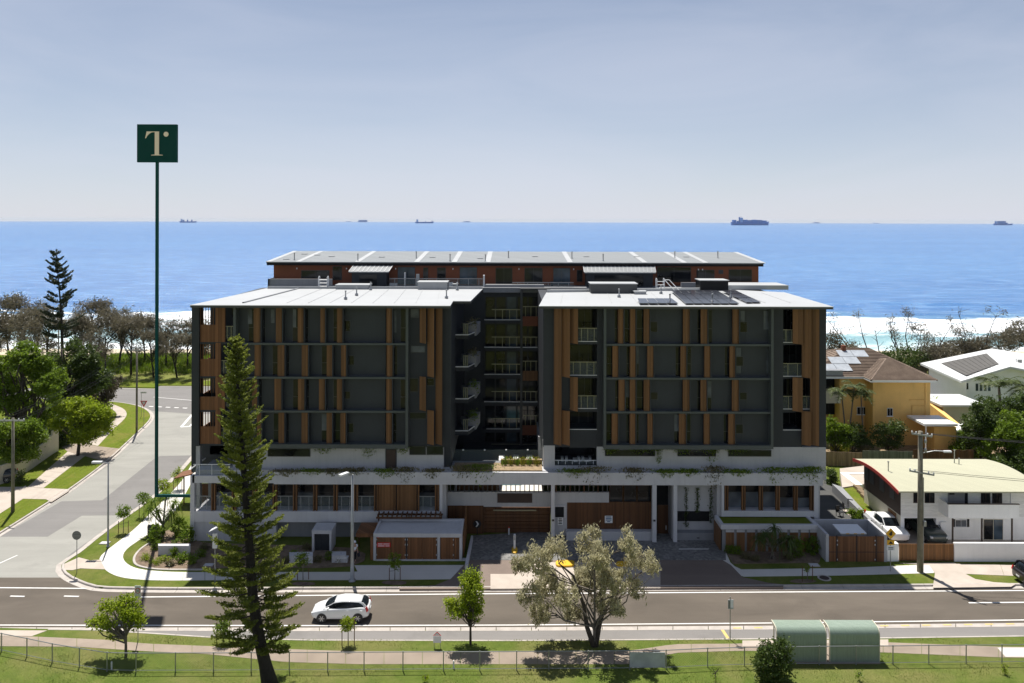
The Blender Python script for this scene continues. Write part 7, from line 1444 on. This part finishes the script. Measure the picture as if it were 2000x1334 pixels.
# ---- palms: arching fronds with leaflets
def frond(rng, d, L, rise, mb_cs, mb_ds, stem, n=26, leaf=0.5, drop=0.9):
    pts = []; side = np.array([-d[1], d[0], 0]); 
    for q in np.linspace(0, 1, 7): pts.append(d*L*q*(1-0.15*q)+np.array([0, 0, rise*L*q-drop*L*q*q]))
    stem.tube(pts, [0.04, 0.035, 0.03, 0.025, 0.02, 0.014, 0.008], 4, False)
    for q in np.linspace(0.12, 1, n):
        i = min(int(q*6), 5); p = pts[i]+(pts[i+1]-pts[i])*(q*6-i)
        for s in (-1, 1):
            dr = side*s*0.8+d*0.55+np.array([0, 0, -0.25+0.2*rng.normal()]); dr /= np.linalg.norm(dr); ll = leaf*(0.5+0.9*math.sin(3.0*q+0.12)); mb_cs.append(p+dr*ll*0.5); mb_ds.append(dr*ll)
def palm(label, px, py, tops, seed, L=2.2, nf=12, leaf=0.5, r=0.09, up=0.75, drop=0.9, mat='leaf_palm'):
    b = P(px, py, 0.1); Y = b[1]; rng = np.random.default_rng(seed); t_ = thing('palm_tree', label, 'palm', (b[0], Y, 0.1)); t_['group'] = 'palms by the houses'
    for tx, ty in tops:
        x, z = Q(tx, ty, Y); top = np.array([x-b[0], rng.normal()*0.3, z-0.1]); MB().tube([(top[0]*0.25, 0, -0.1), top*0.5+np.array([0.1, 0, 0]), top], [r*1.3, r, r*0.75], 7).build('trunk', 'bark_grey', t_, True, False); st = MB(); cs, ds = [], []
        for k in range(nf): a = 6.2832*k/nf+rng.normal()*0.2; frond(rng, np.array([math.cos(a), math.sin(a), 0]), L*(0.75+0.4*rng.random()), up*(0.5+0.9*rng.random()), cs, ds, st, leaf=leaf, drop=drop)
        c, d = np.array(cs), np.array(ds); a = d; nrm = unit(np.cross(d, rng.normal(size=d.shape)*0.3+np.array([0, 0, 1.0]))); w = nrm*0.045; V = np.stack([c-a*0.5-w, c-a*0.5+w, c+a*0.5+w*0.2, c+a*0.5-w*0.2], 1).reshape(-1, 3)+top
        npmesh('fronds', V, 4, mat, t_); s_ = st.build('frond_stems', 'leaf_palm', t_, True, False); s_.location = tuple(top)
    return t_
palm('twin slender palm in front of the yellow house, beside the dark building', 1652, 878, [(1641, 765), (1666, 755)], 140, 1.9, 11, 0.5)
palm('slender palm in front of the yellow house window', 1684, 880, [(1679, 768)], 141, 1.9, 11, 0.5)
palm('large feathery palm in front of the white gabled house', 1958, 860, [(1950, 757)], 142, 3.4, 18, 0.8, 0.2, 0.95, 0.85)
palm('palm at the right edge in front of the white gabled house', 2004, 870, [(2004, 762)], 143, 3.0, 15, 0.7, 0.16)
palm('small low palm below the white gabled house at the right', 1985, 885, [(1978, 800)], 144, 2.0, 12, 0.5, 0.12)
# ---- pandanus: stubby arms with rosettes of drooping straps
def pandanus(label, px, py, heads, seed, L=1.0, mat='leaf_green'):
    b = P(px, py, 0.13); Y = b[1]; rng = np.random.default_rng(seed); t_ = thing('pandanus', label, 'pandanus', (b[0], Y, 0.13)); t_['group'] = 'pandanus palms'; tr = MB(); V = []; fork = Vector((0, 0, 1.0))
    tr.tube([(0, 0, -0.1), (0.02, 0, 0.5), fork], [0.12, 0.1, 0.1], 7)
    for k in range(5): a = k*1.257; tr.tube([(0, 0, 0.45), (0.4*math.cos(a), 0.4*math.sin(a), -0.05)], 0.03, 5, False)
    for hx, hy in heads:
        x, z = Q(hx, hy, Y); h_ = np.array([x-b[0], rng.normal()*0.45, z-0.13]); tr.tube([fork, fork.lerp(Vector(h_), 0.5)+Vector((0, 0, -0.12)), h_], [0.08, 0.06, 0.05], 6, False)
        for k in range(46):
            a = rng.random()*6.2832; d = np.array([math.cos(a), math.sin(a), 0]); up = 0.15+1.3*rng.random(); l_ = L*(0.7+0.5*rng.random()); s = np.array([-d[1], d[0], 0])*0.045
            q = [h_+d*l_*u*(0.9)+np.array([0, 0, l_*(up*u-1.35*u*u)]) for u in (0, 0.35, 0.7, 1.0)]
            for i in range(3): w0, w1 = (1-0.25*i), (1-0.25*(i+1)); V += [q[i]-s*w0, q[i]+s*w0, q[i+1]+s*w1, q[i+1]-s*w1]
    tr.build('trunk', 'bark_grey', t_, True, False); npmesh('crown', np.array(V), 4, mat, t_); return t_
pandanus('tall pandanus with several heads at the side street entry, behind the mast', 318, 1046, [(300, 978), (322, 968), (340, 985), (308, 1000), (334, 1004), (290, 996)], 150, 1.0)
pandanus('spreading pandanus in the shaded garden in front of the timber terrace wall', 1508, 1092, [(1488, 1040), (1508, 1028), (1530, 1042), (1500, 1050), (1522, 1055), (1484, 1056), (1540, 1058)], 151, 0.95, 'leaf_deep')
# ---- garden bed plants, each a small clump of its own
bed = [(305, 1072, 'x'), (285, 1092, 'y'), (305, 1100, 'y'), (322, 1095, 'y'), (338, 1085, 'x'), (352, 1098, 'x'), (332, 1104, 'd'), (362, 1092, 'x'), (378, 1100, 'x'), (392, 1086, 'x'), (345, 1068, 'x'), (365, 1060, 's'), (350, 1045, 's'), (306, 1056, 's'), (400, 1072, 'd'), (440, 1095, 'd'), (462, 1088, 'd'), (560, 1098, 'd'), (575, 1090, 'x'), (620, 1096, 'd'), (646, 1092, 'x'), (662, 1096, 'd'), (600, 1072, 'd'), (1440, 1082, 'x'), (1455, 1090, 'd'), (1475, 1094, 'd'), (1540, 1092, 'd'), (1556, 1086, 's'), (1572, 1070, 's'), (1586, 1080, 's'), (1462, 1072, 'x'), (1425, 1079, 'x')]
places = {'l': 'corner garden by the side street', 'm': 'shaded garden near the portal cabinet', 'r': 'shaded garden before the timber terrace wall'}; cnt = {}
for i, (px_, py_, k) in enumerate(bed):
    pl = 'l' if px_ < 430 else ('m' if px_ < 700 else 'r'); cnt[pl] = cnt.get(pl, 0)+1; w, h_, mat, nm, leaf = {'x': (9, 9, 'leaf_green', 'green shrub', 0.13), 'y': (11, 6, 'leaf_bright', 'bright ground cover clump', 0.10), 'd': (8, 6, 'leaf_dry', 'dry grass clump', 0.13), 's': (13, 20, 'leaf_green', 'leafy upright shrub', 0.17)}[k]
    ptree('garden_plant', '%s, %s from the left in the %s' % (nm, ORD[min(cnt[pl]-1, 15)], places[pl]), px_, py_+2, [(px_, py_-h_*0.7, w, h_)], 160+i, cat='plant', clumps=26 if k != 's' else 60, per=18, leaf=leaf, mat=mat, trunk_h=0.15, r0=0.02, clump_r=0.16, nl=8, group='small plants in the garden beds')
# ---- trailing plants along the podium planters and walls
def trailing(label, px, py, Y, w, h, seed, mat='leaf_green', hang=0.5, n=260, leaf=0.12, d=0.25):
    rng = np.random.default_rng(seed); x, z = Q(px, py, Y); t_ = thing('trailing_plant', label, 'plant', (x, Y, z)); t_['group'] = 'plants spilling from the planters'; k = Y/F
    n = int(n*1.35); u = rng.normal(size=n)*0.36; dz = rng.random(n)**2.6; c = np.stack([u*w*k, d*(0.5-1.3*rng.random(n)), (0.25-dz*(1.25-0.9*np.abs(u)))*h*k+(0.16*rng.random(n) if d > 0.3 else 0)], 1); npmesh('foliage', leafquads(c, leaf, 0.4, rng, hang), 4, mat, t_)
    st = MB(); [st.tube([(u_*w*k, -d*0.3, 0.1), (u_*w*k*1.1, -d*0.6, -0.4*h*k)], 0.01, 3, False) for u_ in (-0.2, 0, 0.25)]; st.build('stems', 'bark', t_, False, False)
tr_ = [(632, 876, YU-0.1, 30, 12), (718, 876, YU-0.1, 26, 22), (786, 876, YU-0.1, 18, 12), (1192, 880, YU-.1, 18, 10), (1256, 880, YU-.1, 40, 9), (1286, 884, YU-.1, 10, 28), (1334, 880, YU-.1, 30, 10), (1390, 884, YU-.1, 22, 22), (1440, 880, YU-.1, 30, 9)]
for i, a in enumerate(tr_): trailing('green creeper hanging under the framed storeys, %s from the left' % ORD[i], *a, 200+i, n=190, leaf=0.14)
pl_ = [(560, 922, 40, 9, 'leaf_dry'), (608, 921, 36, 8, 'leaf_green'), (650, 921, 30, 9, 'leaf_dry'), (690, 920, 40, 11, 'leaf_dry'), (752, 922, 30, 14, 'leaf_green'), (790, 922, 34, 24, 'leaf_dry'), (845, 922, 26, 14, 'leaf_dry'), (905, 918, 44, 22, 'leaf_dry'), (940, 918, 40, 34, 'leaf_green'), (1122, 922, 40, 12, 'leaf_green'), (1158, 922, 46, 30, 'leaf_dry'), (1240, 923, 34, 22, 'leaf_dry'), (1300, 923, 30, 10, 'leaf_green'), (1345, 922, 34, 10, 'leaf_green'), (1394, 923, 30, 36, 'leaf_dry'), (1440, 922, 40, 9, 'leaf_green'), (1512, 923, 36, 26, 'leaf_green'), (1556, 921, 44, 16, 'leaf_green'), (1586, 922, 30, 28, 'leaf_green')]
for i, (px_, py_, w, h_, mt) in enumerate(pl_[:16] + pl_[16:]): trailing('grassy plant spilling over the long podium planter, %s from the %s' % (ORD[i] if i < 10 else ORD[len(pl_)-1-i], 'left' if i < 10 else 'right'), px_, py_, YF+0.22, w, h_, 230+i, mt, 0.35, 420, 0.19, 0.45)
for i, px_ in enumerate((986, 998, 1010, 1022, 1034, 1048)):
    x, z = Q(px_, 906, 69.6); t_ = thing('planter_tuft', 'sunlit grass tuft in the sandy courtyard planter, %s from the left' % ORD[i], 'plant', (x, 69.5, SLABZ+0.1)); t_['group'] = 'tufts in the sunlit planter'; rng = np.random.default_rng(260+i); n = 110; c = np.stack([rng.normal(size=n)*0.14, rng.normal(size=n)*0.12-0.2, rng.random(n)*0.75], 1); npmesh('blades', leafquads(c, 0.34, 0.14, rng, 0, 0, np.tile([0, 0, 1.0], (n, 1)), 0.4), 4, 'leaf_yellow' if i % 2 else 'leaf_green', t_)
for i, (px_, y0, y1) in enumerate(((1340, 952, 1030), (1362, 952, 1000), (1388, 952, 1020))):
    Y = YF+1.15; x, z0_ = Q(px_, y0, Y); z1_ = Q(px_, y1, Y)[1]; t_ = thing('wall_vine', 'dark vine strand hanging in the recessed bay, %s from the left' % ORD[i], 'plant', (x, Y, 0)); t_['group'] = 'vines in the recessed bay'; rng = np.random.default_rng(270+i); n = 240; c = np.stack([rng.normal(size=n)*0.10, -0.05-0.1*rng.random(n), z1_+(z0_-z1_)*rng.random(n)], 1); npmesh('foliage', leafquads(c, 0.13, 0.5, rng, 0.3), 4, 'leaf_deep', t_); MB().tube([(0, -0.03, z0_), (0.03, -0.03, (z0_+z1_)/2), (0, -0.03, z1_)], 0.02, 4).build('stem', 'bark_dark', t_)
for i in range(4):
    Y0 = 74.6; z = Zp((654, 716.5, 779, 841.5)[i], Y0)+0.7; x = Xp(921, Y0+1.6)+0.1; t_ = thing('balcony_plant', 'plant in the planter box on the courtyard side balcony, %s from the top' % ORD[i], 'plant', (x, Y0+2.4, z)); t_['group'] = 'plants on the courtyard balconies'; rng = np.random.default_rng(280+i); n = 220; c = rng.normal(size=(n, 3))*np.array([0.26, 0.6, 0.22])+np.array([0, 0, 0.2]); npmesh('foliage', leafquads(c, 0.2, 0.45, rng), 4, 'leaf_green' if i > 1 else 'leaf_dry', t_)
# ---- grass blades along the near lawns: uneven tufts that break up the sheet
rng = np.random.default_rng(77); n = 95000
gx, gy = rng.uniform(-42, 42, n), rng.uniform(44.5, 52.2, n); keep = []
def inpoly(x, y, poly):
    ins = np.zeros(len(x), bool); j = len(poly)-1
    for i in range(len(poly)):
        xi, yi = poly[i]; xj, yj = poly[j]; ins ^= ((yi > y) != (yj > y)) & (x < (xj-xi)*(y-yi)/(yj-yi+1e-12)+xi); j = i
    return ins
pathpoly = PP([(-200, 1235), (62, 1242), (198, 1248), (286, 1256), (400, 1260.5), (600, 1268), (700, 1271), (1230, 1270), (1316, 1257), (1440, 1256), (1600, 1251), (1721, 1253), (1950, 1262), (2300, 1265), (2300, 1289), (1958, 1285), (1721, 1275), (1600, 1273), (1440, 1272), (1316, 1276), (1230, 1298), (1000, 1298), (700, 1298), (560, 1294), (400, 1278), (286, 1273), (150, 1264), (0, 1263), (-200, 1263)], 0.1)
ok = inpoly(gx, gy, nb_pts + [(175, 20), (-165, 20)]) & ~inpoly(gx, gy, pathpoly) & ~((gx > Xp(1515, 49.3)) & (gx < Xp(1724, 49.3)) & (gy > 49.0) & (gy < 52)) & ~inpoly(gx, gy, PP([(1448, 1247), (1740, 1246), (1740, 1264), (1448, 1264)], .1))  & ~inpoly(gx, gy, PP([(-300, 1229), (0, 1229), (95, 1230), (62, 1244), (-300, 1244)], .1)) & ~inpoly(gx, gy, PP([(1944, 1262), (2300, 1262), (2300, 1286), (1960, 1286)], .1))
gx, gy = gx[ok], gy[ok]; wv = 0.5+0.5*np.sin(gx*0.9+1.3*np.sin(gy*1.1))*np.cos(gy*1.7+gx*0.4); hz_ = 0.03+0.06*wv*rng.random(len(gx)); c = np.stack([gx, gy, 0.10+hz_*0.5], 1)
V = leafquads(c, 1.0, 0.22, rng, 0, 0, np.tile([0, 0, 1.0], (len(gx), 1)), 0.55).reshape(-1, 4, 3); V = (V-c[:, None, :])*(hz_*1.6)[:, None, None]+c[:, None, :]; kind(npmesh('lawn_blades', V.reshape(-1, 3), 4, 'blade'), 'stuff')
# ================================================================== SHIPS AT ANCHOR
def ship(label, px0, px1, length, stacks, tower=0.12, cont=False, hull='hazy_hull', y_below=None):
    """hull, deckhouse at the stern, masts or stacked boxes; distance follows from the ship's usual length"""
    Y = F*length/(px1-px0); x = Q((px0+px1)/2, HY, Y)[0]; t_ = thing('cargo_ship', label, 'ship', (x, Y, SEA_Z-drop(x, Y))); t_['group'] = 'ships at anchor on the horizon'; L = length; h = L*0.075; w = L*0.07
    rings = []
    for u, k, f in ((-0.5, 0.6, 1.1), (-0.46, 0.9, 1.0), (-0.2, 1, 1.0), (0.3, 1, 1.0), (0.42, 0.75, 1.1), (0.5, 0.08, 1.35)):
        X = u*L; b = X-(0.02*L if u > 0.4 else 0); rings.append([(X, -w*k, h*f), (X, w*k, h*f), (b, w*k*0.8, -1), (b, -w*k*0.8, -1)])
    MB().loft(rings).build('hull', hull, t_)
    hx = (-0.5+tower)*L; bx('deckhouse', 'hazy_house', t_, hx-0.035*L, hx+0.035*L, -w*0.9, w*0.9, h, h+L*0.12); bx('funnel', 'hazy_hull', t_, hx-0.055*L, hx-0.037*L, -w*0.3, w*0.3, h, h+L*0.14); MB().tube([(hx, 0, h+L*0.12), (hx, 0, h+L*0.17)], L*0.004, 5).build('mast', 'hazy_hull', t_)
    for i, (a, b, hh) in enumerate(stacks): bx('container_stack' if cont else 'crane', 'hazy_box' if (i % 2 or not cont) else 'hazy_hull', t_, a*L, b*L, -w*0.85, w*0.85, h, h+hh*1.4*L)
    return t_
basic('hazy_hull', (0.07, 0.19, 0.46), 0.6); basic('hazy_house', (0.30, 0.42, 0.62), 0.6); basic('hazy_box', (0.10, 0.20, 0.42), 0.6)  # sea haze put into the blue of the ships' colours
ship('bulk carrier on the horizon just right of the green mast', 351, 384, 190, [(-0.28, -0.25, 0.07), (-0.05, -0.02, 0.07), (0.2, 0.23, 0.07)])
ship('very small pale ship on the horizon, left of a boxy one', 676, 686, 120, [(-0.1, 0.2, 0.03)]); ship('boxy pale car carrier on the horizon left of the centre', 699, 718, 190, [(-0.35, 0.45, 0.10)])
ship('dark tanker with stern deckhouse on the horizon above the front roof', 811, 847, 200, [(0.05, 0.07, 0.04), (0.4, 0.43, 0.05)]); ship('small pale freighter on the horizon right of the dark tanker', 905, 919, 150, [(-0.2, 0.35, 0.05)])
ship('largest ship, loaded container vessel on the sea at the right', 1428, 1502, 300, [(-0.46, -0.38, 0.045), (-0.34, -0.3, 0.03), (-0.19, -0.08, 0.05), (-0.075, 0.05, 0.042), (0.055, 0.17, 0.05), (0.175, 0.3, 0.045), (0.305, 0.42, 0.035)], 0.26, True)
ship('small ship on the horizon just right of the container vessel', 1587, 1601, 150, [(-0.2, 0.1, 0.06), (0.15, 0.4, 0.04)], 0.35); ship('tiny distant ship on the horizon far right of the container vessel', 1706, 1717, 160, [(0.1, 0.3, 0.01)]); ship('ship at the right edge of the horizon with high stern block', 1941, 1978, 190, [(-0.3, 0.1, 0.10), (0.1, 0.2, 0.04)])
# ================================================================== SEA AIR
hz_ = MB().box(-31000, 31000, -500, 24500, -140, 40.5).build('haze', 'line_white'); kind(hz_, 'stuff')
t = NT('sea_air'); t.n.remove(t.p); pv = t.new('VolumePrincipled'); pv.inputs['Color'].default_value = (0.82, 0.91, 1.0, 1); pv.inputs['Density'].default_value = 2.2e-5; pv.inputs['Anisotropy'].default_value = 0.0
t.l.new(pv.outputs[0], t.out.inputs['Volume']); hz_.data.materials.clear(); hz_.data.materials.append(M['sea_air'])
